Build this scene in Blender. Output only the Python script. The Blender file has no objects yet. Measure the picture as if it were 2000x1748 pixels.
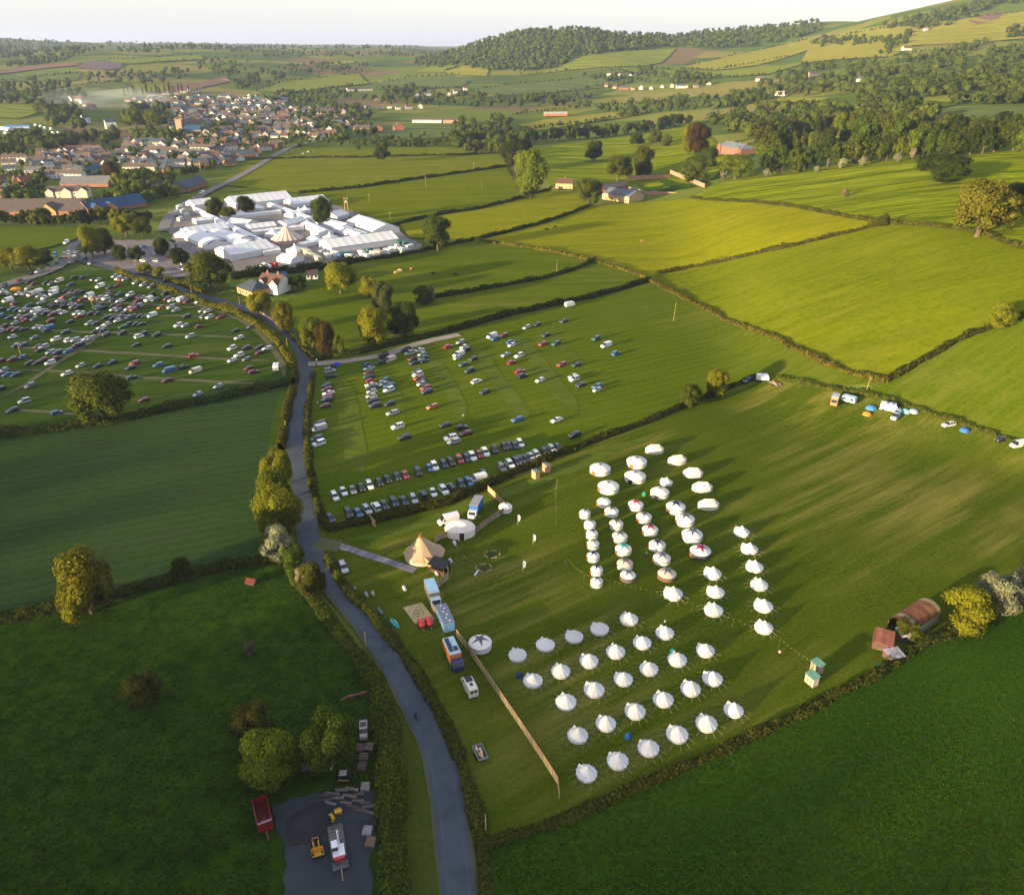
import bpy, math, random
import numpy as np
from mathutils import Vector, Matrix
from mathutils.geometry import delaunay_2d_cdt

# ---------------------------------------------------------------- camera, sky, sun, exposure
SC = bpy.context.scene
COL = SC.collection
CH = 115.0                                   # drone height above the near fields
FPX = 1553.0                                 # focal length in pixels of the 2000 px wide picture
PITCH = math.atan((874 - 88) / FPX)
cam_d = bpy.data.cameras.new('camera'); cam = bpy.data.objects.new('camera', cam_d); COL.objects.link(cam)
cam_d.sensor_width = 36.0; cam_d.lens = FPX / 2000 * 36.0
cam_d.clip_start = 1.0; cam_d.clip_end = 60000.0
cam.location = (0, 0, CH); cam.rotation_euler = (math.pi / 2 - PITCH, 0, 0)
SC.camera = cam

SUN_AZ = (0.80, 0.60)                        # the light travels this way over the ground
SUN_EL = math.radians(8.0)
world = bpy.data.worlds.new('World'); SC.world = world; world.use_nodes = True
nt = world.node_tree; nt.nodes.clear()
sky = nt.nodes.new('ShaderNodeTexSky'); sky.sky_type = 'NISHITA'; sky.sun_disc = False
sky.sun_elevation = SUN_EL
sky.sun_rotation = math.atan2(-SUN_AZ[0], -SUN_AZ[1])
sky.altitude = 100; sky.air_density = 1.0; sky.dust_density = 1.2; sky.ozone_density = 1.6
veil = nt.nodes.new('ShaderNodeMix'); veil.data_type = 'RGBA'; veil.inputs[0].default_value = 0.6    # thin even high cloud
veil.inputs[7].default_value = (2.28, 2.25, 2.54, 1)
bg = nt.nodes.new('ShaderNodeBackground'); bg.inputs[1].default_value = 0.12
wo = nt.nodes.new('ShaderNodeOutputWorld')
nt.links.new(sky.outputs[0], veil.inputs[6]); nt.links.new(veil.outputs[2], bg.inputs[0]); nt.links.new(bg.outputs[0], wo.inputs[0])

sun_d = bpy.data.lights.new('sun', 'SUN'); sun = bpy.data.objects.new('sun', sun_d); COL.objects.link(sun)
sun_d.energy = 5.0; sun_d.angle = math.radians(0.6); sun_d.color = (1.0, 0.77, 0.42)
trav = Vector((SUN_AZ[0] * math.cos(SUN_EL), SUN_AZ[1] * math.cos(SUN_EL), -math.sin(SUN_EL)))
sun.rotation_euler = trav.to_track_quat('-Z', 'Y').to_euler()
sun.location = (-400, -300, 300)

SC.view_settings.view_transform = 'Standard'; SC.view_settings.look = 'None'
SC.view_settings.exposure = 1.82; SC.view_settings.gamma = 1.0; SC.view_settings.use_curve_mapping = False
SC.render.engine = 'CYCLES'
SC.cycles.use_denoising = True
SC.cycles.max_bounces = 5; SC.cycles.diffuse_bounces = 2; SC.cycles.glossy_bounces = 2
SC.cycles.transmission_bounces = 2; SC.cycles.transparent_max_bounces = 4; SC.cycles.volume_bounces = 0
SC.cycles.caustics_reflective = False; SC.cycles.caustics_refractive = False

# ---------------------------------------------------------------- terrain: real heights, valley floor and hills
SP, CP = math.sin(PITCH), math.cos(PITCH)
def ray(u, v):
    cu = (u - 1000) / FPX; cv = (874 - v) / FPX
    return cu, CP + cv * SP, cv * CP - SP
def slope(u, v):
    x, y, z = ray(u, v); return z / math.hypot(x, y)
# for each bearing (named by the column it has at the horizon): (row seen, ground range in metres)
PROF = {
 -900: [(200,1850),(160,2400),(130,2800),(115,3200),(100,4300),(72,6800),(60,8200)],
 0:    [(200,1850),(160,2400),(130,2800),(116,3200),(104,4200),(84,5600),(70,6600)],
 150:  [(200,1850),(160,2300),(130,2650),(108,3100),(98,3600),(99,5200),(79,7600)],
 300:  [(200,1850),(160,2300),(130,2600),(105,3100),(92,3700),(96,5500),(82,9000)],
 600:  [(200,1850),(160,2300),(130,2700),(105,3400),(96,4200),(95,6500),(86,9500)],
 800:  [(230,1520),(200,1800),(160,2200),(125,2900),(104,3400),(95,4600),(88,9500)],
 900:  [(230,1500),(200,1800),(160,2150),(135,2480),(108,2760),(94,2950)],
 960:  [(230,1490),(200,1790),(160,2150),(133,2430),(100,2680),(72,2930)],
 1010: [(230,1480),(200,1780),(160,2150),(136,2400),(95,2660),(56,2950)],
 1110: [(230,1480),(200,1780),(160,2130),(128,2400),(88,2660),(48,2960)],
 1165: [(230,1480),(200,1780),(160,2130),(118,2450),(90,2680),(55,2970)],
 1220: [(230,1470),(200,1770),(160,2120),(112,2500),(95,2700),(69,2990)],
 1300: [(300,960),(230,1430),(200,1720),(160,2080),(120,2480),(90,2850),(67,3150)],
 1400: [(400,640),(300,900),(230,1340),(180,1800),(150,2080),(100,2700),(80,3000),(54,3350)],
 1500: [(455,500),(352,700),(300,850),(230,1250),(180,1650),(140,2080),(100,2650),(70,3080),(48,3450)],
 1620: [(560,385),(455,480),(352,670),(300,810),(230,1150),(180,1530),(140,1900),(95,2450),(60,2900),(36,3350)],
 1720: [(600,360),(455,465),(352,640),(300,770),(230,1080),(180,1430),(135,1800),(80,2350),(45,2700),(22,3000)],
 1850: [(600,352),(455,445),(352,610),(300,730),(230,1020),(180,1330),(130,1720),(80,2220),(40,2600),(0,2900),(-10,3000)],
 2000: [(600,350),(455,435),(352,590),(300,700),(230,980),(180,1280),(130,1650),(80,2150),(40,2500),(0,2800),(-40,3200)],
 2900: [(600,350),(455,435),(352,590),(300,700),(230,980),(180,1280),(130,1650),(80,2150),(40,2500),(0,2800),(-40,3200)],
}
DG = np.exp(np.linspace(math.log(150), math.log(20000), 420))
UG = np.arange(-1200, 3201, 25.0)
def _build_table():
    us = sorted(PROF); rows = []
    for u in us:
        pts = [(0, 0.0)]
        first_row, first_d = PROF[u][0]
        z1 = CH + first_d * slope(u, first_row)
        pts.append((max(260.0, first_d * 0.72), 0.0))
        for r, d in PROF[u]:
            pts.append((d, CH + d * slope(u, r)))
        dl, zl = pts[-1]
        pts += [(dl + 350, zl - 25), (dl + 1200, min(zl - 70, 100)), (max(dl + 2500, 9800), 92), (11500, 104), (14500, 60), (20000, 40)]
        pts.sort()
        rows.append(np.interp(DG, [p[0] for p in pts], [p[1] for p in pts]))
    rows = np.array(rows)
    T = np.array([np.interp(UG, us, rows[:, j]) for j in range(len(DG))]).T
    def blur(A, ax, k):
        for _ in range(k):
            B = np.pad(A, [(1, 1) if i == ax else (0, 0) for i in range(2)], mode='edge')
            A = (np.take(B, range(0, A.shape[ax]), ax) + 2 * A + np.take(B, range(2, A.shape[ax] + 2), ax)) / 4
        return A
    return blur(blur(T, 1, 10), 0, 3)
TAB = _build_table()
LD0, LD1 = math.log(150), math.log(20000)
def sstep(a, b, x):
    t = np.clip((x - a) / (b - a), 0, 1); return t * t * (3 - 2 * t)
def H(x, y):
    x = np.asarray(x, float); y = np.asarray(y, float)
    d = np.hypot(x, y) + 1e-6
    ys = np.maximum(y, 1.0)
    u = np.clip(1000 + x / ys * (CP + (874 - 88) / FPX * SP) * FPX, UG[0], UG[-1] - 1e-3)
    fi = (u - UG[0]) / 25.0; i0 = fi.astype(int); i0 = np.clip(i0, 0, len(UG) - 2); fu = fi - i0
    fj = np.clip((np.log(np.maximum(d, 150.01)) - LD0) / (LD1 - LD0) * (len(DG) - 1), 0, len(DG) - 1.001)
    j0 = fj.astype(int); fv = fj - j0
    z = (TAB[i0, j0] * (1 - fu) + TAB[i0 + 1, j0] * fu) * (1 - fv) + (TAB[i0, j0 + 1] * (1 - fu) + TAB[i0 + 1, j0 + 1] * fu) * fv
    n = (np.sin(x * .0061 + 1.3) * np.cos(y * .0053 + .4) + .6 * np.sin(x * .0137 + y * .0071) + .5 * np.cos(y * .0171 - x * .004))
    z = z + n * 3.0 * sstep(1300, 3000, d)
    return z * sstep(20, 160, y)
_T = np.concatenate([np.linspace(60, 400, 300), np.exp(np.linspace(math.log(401), math.log(15000), 900))])
def P(u, v, dz=0.0):
    """the point of the ground that is seen at picture position u, v"""
    rx, ry, rz = ray(u, v); k = math.hypot(rx, ry)
    xs = _T * rx / k; ys = _T * ry / k; zs = CH + _T * rz / k
    below = zs < H(xs, ys)
    i = int(np.argmax(below)) if below.any() else len(_T) - 1
    a, b = _T[max(i - 1, 0)], _T[i]
    for _ in range(18):
        m = (a + b) / 2
        if CH + m * rz / k < float(H(m * rx / k, m * ry / k)): b = m
        else: a = m
    return Vector((b * rx / k, b * ry / k, float(H(b * rx / k, b * ry / k)) + dz))
def HZ(x, y): return float(H(x, y))
def mpp(p):
    """metres that one picture pixel spans across at point p"""
    return (p.y * CP + (CH - p.z) * SP) / FPX

# ---------------------------------------------------------------- helpers
RND = random.Random(7)
def tag(o, label=None, cat=None, group=None, kind=None):
    if label: o['label'] = label
    if cat: o['category'] = cat
    if group: o['group'] = group
    if kind: o['kind'] = kind
    return o
def empty(name, loc, rz=0.0, scale=None):
    o = bpy.data.objects.new(name, None); COL.objects.link(o)
    o.location = loc; o.rotation_euler = (0, 0, rz); o.empty_display_size = 0.5
    if scale: o.scale = scale
    return o
class MB:
    def __init__(s): s.v = []; s.f = []; s.m = []
    def add(s, vs, fs, mi=0):
        n = len(s.v); s.v += [tuple(p) for p in vs]; s.f += [tuple(i + n for i in f) for f in fs]; s.m += [mi] * len(fs); return s
    def box(s, x0, x1, y0, y1, z0, z1, mi=0, M=None):
        vs = [Vector(p) for p in ((x0,y0,z0),(x1,y0,z0),(x1,y1,z0),(x0,y1,z0),(x0,y0,z1),(x1,y0,z1),(x1,y1,z1),(x0,y1,z1))]
        if M: vs = [M @ p for p in vs]
        return s.add(vs, [(0,3,2,1),(4,5,6,7),(0,1,5,4),(1,2,6,5),(2,3,7,6),(3,0,4,7)], mi)
    def cyl(s, p, q, r0, r1=None, n=8, mi=0, caps=True):
        p = Vector(p); q = Vector(q); r1 = r0 if r1 is None else r1
        z = (q - p).normalized(); x = z.orthogonal().normalized(); y = z.cross(x)
        vs = [];
        for k in range(n):
            a = 2 * math.pi * k / n; d = x * math.cos(a) + y * math.sin(a)
            vs += [p + d * r0, q + d * r1]
        fs = [(2*k, 2*((k+1) % n), 2*((k+1) % n)+1, 2*k+1) for k in range(n)]
        if caps: fs += [tuple(2*k for k in reversed(range(n))), tuple(2*k+1 for k in range(n))]
        return s.add(vs, fs, mi)
    def lathe(s, prof, n=16, mi=0, c=(0,0), sx=1.0, sy=1.0, close=True):
        m = len(prof); vs = []
        for k in range(n):
            a = 2 * math.pi * k / n
            for r, z in prof: vs.append((c[0] + sx * r * math.cos(a), c[1] + sy * r * math.sin(a), z))
        fs = []
        for k in range(n):
            k2 = (k + 1) % n
            for j in range(m - 1): fs.append((k*m+j, k2*m+j, k2*m+j+1, k*m+j+1))
        if close: fs.append(tuple(k*m+m-1 for k in range(n)))
        return s.add(vs, fs, mi)
    def prism(s, poly, z0, z1, mi=0):
        n = len(poly); vs = [(x, y, z0) for x, y in poly] + [(x, y, z1) for x, y in poly]
        return s.add(vs, [tuple(reversed(range(n))), tuple(range(n, 2*n))] + [(k, (k+1) % n, (k+1) % n + n, k + n) for k in range(n)], mi)
    def mesh(s, name, mats, smooth=False):
        me = bpy.data.meshes.new(name); me.from_pydata(s.v, [], s.f)
        for m in (mats if isinstance(mats, (list, tuple)) else [mats]): me.materials.append(m)
        if any(s.m): me.polygons.foreach_set('material_index', s.m)
        if smooth: me.polygons.foreach_set('use_smooth', [True] * len(s.f))
        me.update(); return me
    def build(s, name, mats, parent=None, loc=None, rz=None, smooth=False, color=None):
        return put(name, s.mesh(name, mats, smooth), parent, loc, rz, color)
def put(name, me, parent=None, loc=None, rz=None, color=None):
    o = bpy.data.objects.new(name, me); COL.objects.link(o)
    if parent is not None: o.parent = parent
    if loc is not None: o.location = loc
    if rz is not None: o.rotation_euler = (0, 0, rz)
    if color is not None: o.color = (*color[:3], 1)
    return o
def np_mesh(name, V, F, mat, attr=None, smooth=False):
    """V (n,3), F (m,k) arrays to a mesh"""
    me = bpy.data.meshes.new(name); V = np.asarray(V, np.float32); F = np.asarray(F, np.int32)
    k = F.shape[1]; cnt = np.full(len(F), k, np.int32); keep = np.ones(F.shape, bool)
    if k == 4:
        t3 = F[:, 3] == F[:, 2]; cnt[t3] = 3; keep[t3, 3] = False
    lp = F[keep]; start = np.concatenate([[0], np.cumsum(cnt)[:-1]]).astype(np.int32)
    me.vertices.add(len(V)); me.vertices.foreach_set('co', V.ravel())
    me.loops.add(len(lp)); me.loops.foreach_set('vertex_index', lp)
    me.polygons.add(len(F)); me.polygons.foreach_set('loop_start', start)
    if smooth: me.polygons.foreach_set('use_smooth', np.ones(len(F), bool))
    if attr is not None:
        a = me.attributes.new('v', 'FLOAT', 'FACE'); a.data.foreach_set('value', np.asarray(attr, np.float32))
    me.materials.append(mat); me.update(calc_edges=True); me.validate(); return me
ORD = ['first','second','third','fourth','fifth','sixth','seventh','eighth','ninth','tenth','eleventh','twelfth']
def nth(i):
    n = i + 1
    if n <= 12: return ORD[i]
    return f"{n}{'th' if 10 <= n % 100 <= 20 else {1:'st',2:'nd',3:'rd'}.get(n % 10,'th')}"

# ---------------------------------------------------------------- materials
class NT:
    def __init__(s, name):
        s.m = bpy.data.materials.new(name); s.m.use_nodes = True; s.t = s.m.node_tree; s.t.nodes.clear()
        s.out = s.t.nodes.new('ShaderNodeOutputMaterial')
    def n(s, typ, **kw):
        nd = s.t.nodes.new('ShaderNode' + typ)
        for k, v in kw.items():
            if k.startswith('i_'):
                key = k[2:]; nd.inputs[int(key) if key.isdigit() else key].default_value = v
            else: setattr(nd, k, v)
        return nd
    def l(s, a, b): s.t.links.new(a, b)
    def noise(s, vec, scale, detail=3.0, rough=0.55):
        nd = s.n('TexNoise'); nd.inputs['Scale'].default_value = scale; nd.inputs['Detail'].default_value = detail
        nd.inputs['Roughness'].default_value = rough; s.l(vec, nd.inputs['Vector']); return nd.outputs[0]
    def ramp(s, fac, a, b):
        nd = s.n('MapRange'); nd.inputs[1].default_value = a; nd.inputs[2].default_value = b; s.l(fac, nd.inputs[0]); return nd.outputs[0]
    def mix(s, fac, a, b, mode='MIX'):
        nd = s.n('Mix', data_type='RGBA', blend_type=mode)
        for sock, val in ((nd.inputs[0], fac), (nd.inputs[6], a), (nd.inputs[7], b)):
            if hasattr(val, 'is_output'): s.l(val, sock)
            elif isinstance(val, (int, float)): sock.default_value = val
            else: sock.default_value = (*val[:3], 1)
        return nd.outputs[2]
    def coord(s, rot=0.0, scale=(1,1,1), kind='geo'):
        if kind == 'geo': src = s.n('NewGeometry').outputs['Position']
        else: src = s.n('TexCoord').outputs['Object']
        mp = s.n('Mapping', vector_type='TEXTURE'); mp.inputs['Rotation'].default_value = (0, 0, -rot); mp.inputs['Scale'].default_value = tuple(1 / k for k in scale)
        s.l(src, mp.inputs[0]); return mp.outputs[0]
    def bsdf(s, col, rough=0.8, spec=0.2, metal=0.0, bump=None, bstr=0.3, bdist=0.1):
        b = s.n('BsdfPrincipled'); b.inputs['Roughness'].default_value = rough; b.inputs['Metallic'].default_value = metal
        b.inputs['Specular IOR Level'].default_value = spec
        if hasattr(col, 'is_output'): s.l(col, b.inputs['Base Color'])
        else: b.inputs['Base Color'].default_value = (*col[:3], 1)
        if bump is not None:
            bn = s.n('Bump'); bn.inputs['Strength'].default_value = bstr; bn.inputs['Distance'].default_value = bdist
            s.l(bump, bn.inputs['Height']); s.l(bn.outputs[0], b.inputs['Normal'])
        return b
    def done(s, b): s.l(b.outputs[0], s.out.inputs[0]); return s.m

def grass_mat(name, a, b, c, rot=0.0, stretch=0.12, fine=0.9, cfac=0.6, rows=0.0, rowcol=None, bstr=0.9, bdist=0.35, soft=0.0):
    """a, b: the two leaf colours in fine mottling; c: dry or bare streaks that run along rot"""
    t = NT(name)
    g = t.coord(); st = t.coord(rot, (stretch, 1, 1))
    f1 = t.ramp(t.noise(g, fine, 5.0, 0.75), 0.38, 0.62)
    f2 = t.ramp(t.noise(g, 0.035, 3.0, 0.6), 0.35, 0.65)
    col = t.mix(f1, a, b)
    col = t.mix(f2, col, t.mix(0.5, col, b))
    s1 = t.noise(st, 0.16, 5.0, 0.68); s2 = t.noise(g, 0.012, 3.0, 0.6)
    mm = t.n('Math', operation='MULTIPLY'); t.l(t.ramp(s1, 0.44, 0.68), mm.inputs[0]); t.l(t.ramp(s2, 0.42, 0.60), mm.inputs[1])
    m2 = t.n('Math', operation='MULTIPLY'); t.l(mm.outputs[0], m2.inputs[0]); m2.inputs[1].default_value = cfac
    col = t.mix(m2.outputs[0], col, c)
    if rows:
        w = t.n('TexWave', wave_type='BANDS', bands_direction='Y'); w.inputs['Scale'].default_value = rows
        w.inputs['Distortion'].default_value = 1.5; w.inputs['Detail Scale'].default_value = 0.4; w.inputs['Detail'].default_value = 2
        t.l(t.coord(rot), w.inputs[0])
        wf = t.n('Math', operation='MULTIPLY'); t.l(t.ramp(w.outputs[1], 0.55, 0.95), wf.inputs[0]); wf.inputs[1].default_value = 0.32
        col = t.mix(wf.outputs[0], col, rowcol)
    hb = t.n('Math', operation='MULTIPLY_ADD'); t.l(t.noise(g, 1.7, 4.0, 0.75), hb.inputs[0]); hb.inputs[1].default_value = 0.55
    hw = t.n('Math', operation='MULTIPLY'); t.l(t.noise(t.coord(rot, (stretch * 2, 1, 1)), 0.045, 3.0, 0.5), hw.inputs[0]); hw.inputs[1].default_value = 9.0 * (1 + soft)
    t.l(hw.outputs[0], hb.inputs[2])
    return t.done(t.bsdf(col, 1.0, 0.0, bump=hb.outputs[0], bstr=bstr, bdist=bdist))
def plain(name, col, rough=0.6, spec=0.3, metal=0.0, var=0.12, scale=1.5):
    t = NT(name); n = t.noise(t.coord(kind='obj'), scale, 4.0)
    dark = tuple(x * (1 - 2.2 * var) for x in col); lite = tuple(min(1, x * (1 + var)) for x in col)
    return t.done(t.bsdf(t.mix(t.ramp(n, 0.3, 0.7), dark, lite), rough, spec, metal))
def tinted(name, rough=0.4, spec=0.5, metal=0.0, coat=0.0, var=0.08, scale=2.0):
    """takes the object's own colour"""
    t = NT(name); oi = t.n('ObjectInfo'); n = t.noise(t.coord(kind='obj'), scale, 3.0)
    col = t.mix(t.ramp(n, 0.3, 0.7), t.mix(2.2 * var, oi.outputs['Color'], (0, 0, 0)), oi.outputs['Color'])
    b = t.bsdf(col, rough, spec, metal); b.inputs['Coat Weight'].default_value = coat
    return t.done(b)
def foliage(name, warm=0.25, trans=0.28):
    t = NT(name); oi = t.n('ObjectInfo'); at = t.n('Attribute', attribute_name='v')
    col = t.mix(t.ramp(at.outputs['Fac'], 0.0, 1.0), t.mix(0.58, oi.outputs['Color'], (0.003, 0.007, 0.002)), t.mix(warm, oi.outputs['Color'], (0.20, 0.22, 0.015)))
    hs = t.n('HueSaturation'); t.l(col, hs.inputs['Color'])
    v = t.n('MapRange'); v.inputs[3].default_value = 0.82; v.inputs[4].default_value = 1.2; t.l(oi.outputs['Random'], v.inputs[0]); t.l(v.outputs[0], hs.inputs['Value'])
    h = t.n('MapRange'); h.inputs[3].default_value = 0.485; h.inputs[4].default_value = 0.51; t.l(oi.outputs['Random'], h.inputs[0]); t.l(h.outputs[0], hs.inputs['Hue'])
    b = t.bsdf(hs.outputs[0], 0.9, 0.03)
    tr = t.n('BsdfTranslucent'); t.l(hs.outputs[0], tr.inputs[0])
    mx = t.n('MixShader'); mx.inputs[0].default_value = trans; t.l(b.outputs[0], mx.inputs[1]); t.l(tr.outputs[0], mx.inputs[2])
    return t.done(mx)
MAT = {}
def M(k): return MAT[k]
MAT['leaf'] = foliage('foliage')
MAT['hedge'] = foliage('hedge_foliage', 0.3)
MAT['bark'] = plain('bark', (0.11, 0.085, 0.06), 0.9, 0.1, var=0.25, scale=4)
MAT['paint'] = tinted('car_paint', 0.28, 0.5, 0.15, 0.6, 0.04)
MAT['glass'] = NT('car_glass'); MAT['glass'] = MAT['glass'].done(MAT['glass'].bsdf((0.015, 0.02, 0.028), 0.08, 0.5))
MAT['tyre'] = plain('tyre_rubber', (0.02, 0.02, 0.02), 0.9, 0.1)
MAT['canvas'] = tinted('tent_canvas', 0.85, 0.1, var=0.035, scale=0.7)
MAT['vinyl'] = tinted('marquee_vinyl', 0.5, 0.3, var=0.06, scale=0.15)
MAT['wall'] = tinted('rendered_wall', 0.85, 0.15, var=0.10, scale=0.4)
MAT['roof'] = tinted('roof_covering', 0.8, 0.2, var=0.16, scale=0.5)
MAT['pane'] = plain('window_pane', (0.03, 0.04, 0.055), 0.15, 0.5)
MAT['wood'] = tinted('timber', 0.8, 0.15, var=0.2, scale=1.2)
MAT['metal'] = tinted('painted_metal', 0.5, 0.4, 0.1, var=0.12, scale=1.0)
MAT['flat'] = tinted('plain_cloth', 0.9, 0.1, var=0.08)

# ---------------------------------------------------------------- ground sheet to the horizon
def far_ground_mat():
    t = NT('far_farmland'); g = t.coord()
    w = t.n('TexNoise'); w.inputs['Scale'].default_value = 0.004; t.l(g, w.inputs[0])
    ad = t.n('VectorMath', operation='MULTIPLY_ADD'); t.l(w.outputs[1], ad.inputs[0]); ad.inputs[1].default_value = (120, 120, 0); t.l(g, ad.inputs[2])
    mp = t.n('Mapping'); mp.inputs['Scale'].default_value = (0.0050, 0.0062, 0.0); mp.inputs['Rotation'].default_value = (0, 0, 0.35); t.l(ad.outputs[0], mp.inputs[0])
    vo = t.n('TexVoronoi', distance='CHEBYCHEV'); vo.inputs['Scale'].default_value = 1.0; t.l(mp.outputs[0], vo.inputs[0])
    sp = t.n('SeparateColor'); t.l(vo.outputs['Color'], sp.inputs[0])
    cr = t.n('ValToRGB'); cr.color_ramp.interpolation = 'CONSTANT'
    els = cr.color_ramp.elements
    cols = [(0.0,(0.08,0.125,0.018)),(0.2,(0.13,0.165,0.022)),(0.42,(0.20,0.205,0.035)),(0.58,(0.065,0.11,0.025)),(0.72,(0.23,0.20,0.055)),(0.84,(0.18,0.115,0.07)),(0.90,(0.10,0.15,0.018))]
    els[0].position = 0; els[0].color = (*cols[0][1], 1); els[1].position = cols[1][0]; els[1].color = (*cols[1][1], 1)
    for p, c in cols[2:]:
        e = els.new(p); e.color = (*c, 1)
    t.l(sp.outputs[0], cr.inputs[0])
    v2 = t.n('TexVoronoi', feature='DISTANCE_TO_EDGE'); v2.inputs['Scale'].default_value = 1.0; t.l(mp.outputs[0], v2.inputs[0])
    n = t.ramp(t.noise(g, 0.02, 4.0), 0.3, 0.7)
    col = t.mix(0.25, cr.outputs[0], t.mix(n, (0.03, 0.05, 0.012), (0.14, 0.15, 0.03)))
    return t.done(t.bsdf(col, 1.0, 0.0, bump=t.noise(g, 0.25, 4.0, 0.7), bstr=0.8, bdist=2.0))
MAT['far'] = far_ground_mat()
def build_ground():
    an = np.concatenate([np.linspace(-180, -46, 34), np.linspace(-45, 45, 241), np.linspace(46, 176, 34)]) * math.pi / 180
    rr = np.concatenate([[0.0], np.exp(np.linspace(math.log(12), math.log(20000), 420))])
    A, R = np.meshgrid(an, rr, indexing='ij')
    X = R * np.sin(A); Y = R * np.cos(A)
    Z = H(X, Y) - 0.35 - 0.0005 * R
    na, nr = A.shape; idx = np.arange(na * nr).reshape(na, nr)
    nxt = np.roll(idx, -1, 0)
    F = np.stack([idx[:, :-1], idx[:, 1:], nxt[:, 1:], nxt[:, :-1]], -1).reshape(-1, 4)
    me = np_mesh('ground', np.stack([X, Y, Z], -1).reshape(-1, 3), F, MAT['far'], smooth=True)
    tag(put('ground', me), 'rolling farmland of the valley and far hills', kind='structure')
build_ground()

# unseen guessed hill outside the frame, crest shaped to lay shade over the near fields
def build_shade_hill():
    L = Vector((SUN_AZ[0], SUN_AZ[1])); T = Vector((-SUN_AZ[1], SUN_AZ[0])); R = 900.0
    te = math.tan(SUN_EL)
    ts = [-1500, -400, -150, 0, 60, 110, 130, 150, 164, 200, 280, 330, 380, 440, 520, 620, 760, 1000, 1500]
    se = [ 100,  122,  124, 126, 138, 148, 138,  66,  34,  34,  42,  50,  56,  58,  52,   10, -150, -420, -700]
    prof = [(-420, 0.0), (-260, .35), (-140, .72), (-60, .94), (0, 1.0), (60, .90), (140, .60), (240, .22), (340, 0.0)]
    tt = np.linspace(-1500, 1500, 301)
    crest = (np.interp(tt, ts, se) + R) * te - 6.5
    V = []; F = []
    for i, t in enumerate(tt):
        for s, k in prof:
            p = L * (s - R) + T * t
            V.append((p.x, p.y, max(crest[i], 0) * k - 1.5))
    m = len(prof)
    for i in range(len(tt) - 1):
        for j in range(m - 1): F.append((i*m+j, i*m+j+1, (i+1)*m+j+1, (i+1)*m+j))
    me = np_mesh('hill', V, F, MAT['far'], smooth=True)
    tag(put('hill', me), 'wooded hill towards the low evening sun', kind='structure')
    return [((L * (s - R) + T * t), np.interp(t, tt, crest)) for t in tt for s in (-20, 0, 25)]
SHADE = build_shade_hill()

# ---------------------------------------------------------------- fields as draped sheets
_fi = [0]
def resample(pts, step):
    out = []
    for a, b in zip(pts, pts[1:]):
        n = max(1, int(math.ceil((b - a).length / step)))
        for k in range(n): out.append(a.lerp(b, k / n))
    out.append(pts[-1]); return out
def field(name, label, poly, mat, grid=None, rag=0.0):
    w = [P(*q) for q in poly]
    c = sum((p.length for p in w)) / len(w)
    step = grid or max(8.0, c * 0.03)
    ring = resample(w + [w[0]], step)[:-1]
    if rag:
        ring = [p + Vector((RND.uniform(-rag, rag), RND.uniform(-rag, rag), 0)) for p in ring]
    R2 = [Vector((p.x, p.y)) for p in ring]
    xs = [p.x for p in R2]; ys = [p.y for p in R2]
    px = np.array(xs); py = np.array(ys); qx = np.roll(px, -1); qy = np.roll(py, -1)
    gx, gy = np.meshgrid(np.arange(min(xs), max(xs), step), np.arange(min(ys), max(ys), step)); gx = gx.ravel(); gy = gy.ravel()
    inside = np.zeros(len(gx), bool)
    for k in range(len(px)):
        cond = ((py[k] > gy) != (qy[k] > gy)) & (gx < (qx[k] - px[k]) * (gy - py[k]) / (qy[k] - py[k] + 1e-12) + px[k])
        inside ^= cond
    pts = R2 + [Vector((x, y)) for x, y in zip(gx[inside], gy[inside])]
    vs, es, fs, *_ = delaunay_2d_cdt(pts, [], [list(range(len(R2)))], 1, 1e-3)
    V = np.array([(v.x, v.y) for v in vs]); _fi[0] += 1
    d = np.hypot(V[:, 0], V[:, 1])
    Z = H(V[:, 0], V[:, 1]) + 0.004 * _fi[0] + d * 0.0002
    tri = [f for f in fs if len(f) == 3]
    me = np_mesh(name, np.column_stack([V, Z]), tri, mat, smooth=True)
    if me.polygons and me.polygons[0].normal.z < 0: me.flip_normals()
    return tag(put(name, me), label, kind='structure')
ang = lambda a, b: math.atan2(P(*b).y - P(*a).y, P(*b).x - P(*a).x)
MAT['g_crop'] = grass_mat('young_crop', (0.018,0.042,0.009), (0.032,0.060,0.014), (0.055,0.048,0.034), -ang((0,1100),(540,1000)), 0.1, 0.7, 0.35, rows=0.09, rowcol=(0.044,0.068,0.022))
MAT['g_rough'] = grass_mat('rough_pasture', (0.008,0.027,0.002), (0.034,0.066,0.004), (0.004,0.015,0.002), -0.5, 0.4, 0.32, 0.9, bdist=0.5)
MAT['g_park1'] = grass_mat('car_field_grass', (0.024,0.052,0.004), (0.044,0.076,0.007), (0.10,0.11,0.04), -0.25, 0.08, 0.8, 0.5)
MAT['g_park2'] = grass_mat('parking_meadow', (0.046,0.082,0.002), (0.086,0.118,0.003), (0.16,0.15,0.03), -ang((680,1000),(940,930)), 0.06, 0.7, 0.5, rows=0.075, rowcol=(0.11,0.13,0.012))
MAT['g_tent'] = grass_mat('mown_meadow', (0.031,0.058,0.002), (0.076,0.100,0.004), (0.25,0.205,0.05), -ang((1100,1500),(1700,1150)), 0.07, 1.1, 0.72, bdist=0.4)  # straw streaks, brightened to put golden evening light into the colour
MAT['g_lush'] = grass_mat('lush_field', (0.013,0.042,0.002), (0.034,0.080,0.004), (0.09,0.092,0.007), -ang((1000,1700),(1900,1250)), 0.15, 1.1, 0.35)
MAT['g_verge'] = grass_mat('verge_grass', (0.035,0.060,0.006), (0.070,0.085,0.012), (0.10,0.075,0.035), -ang((800,1700),(790,1450)), 0.05, 1.2, 0.7)
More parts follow.
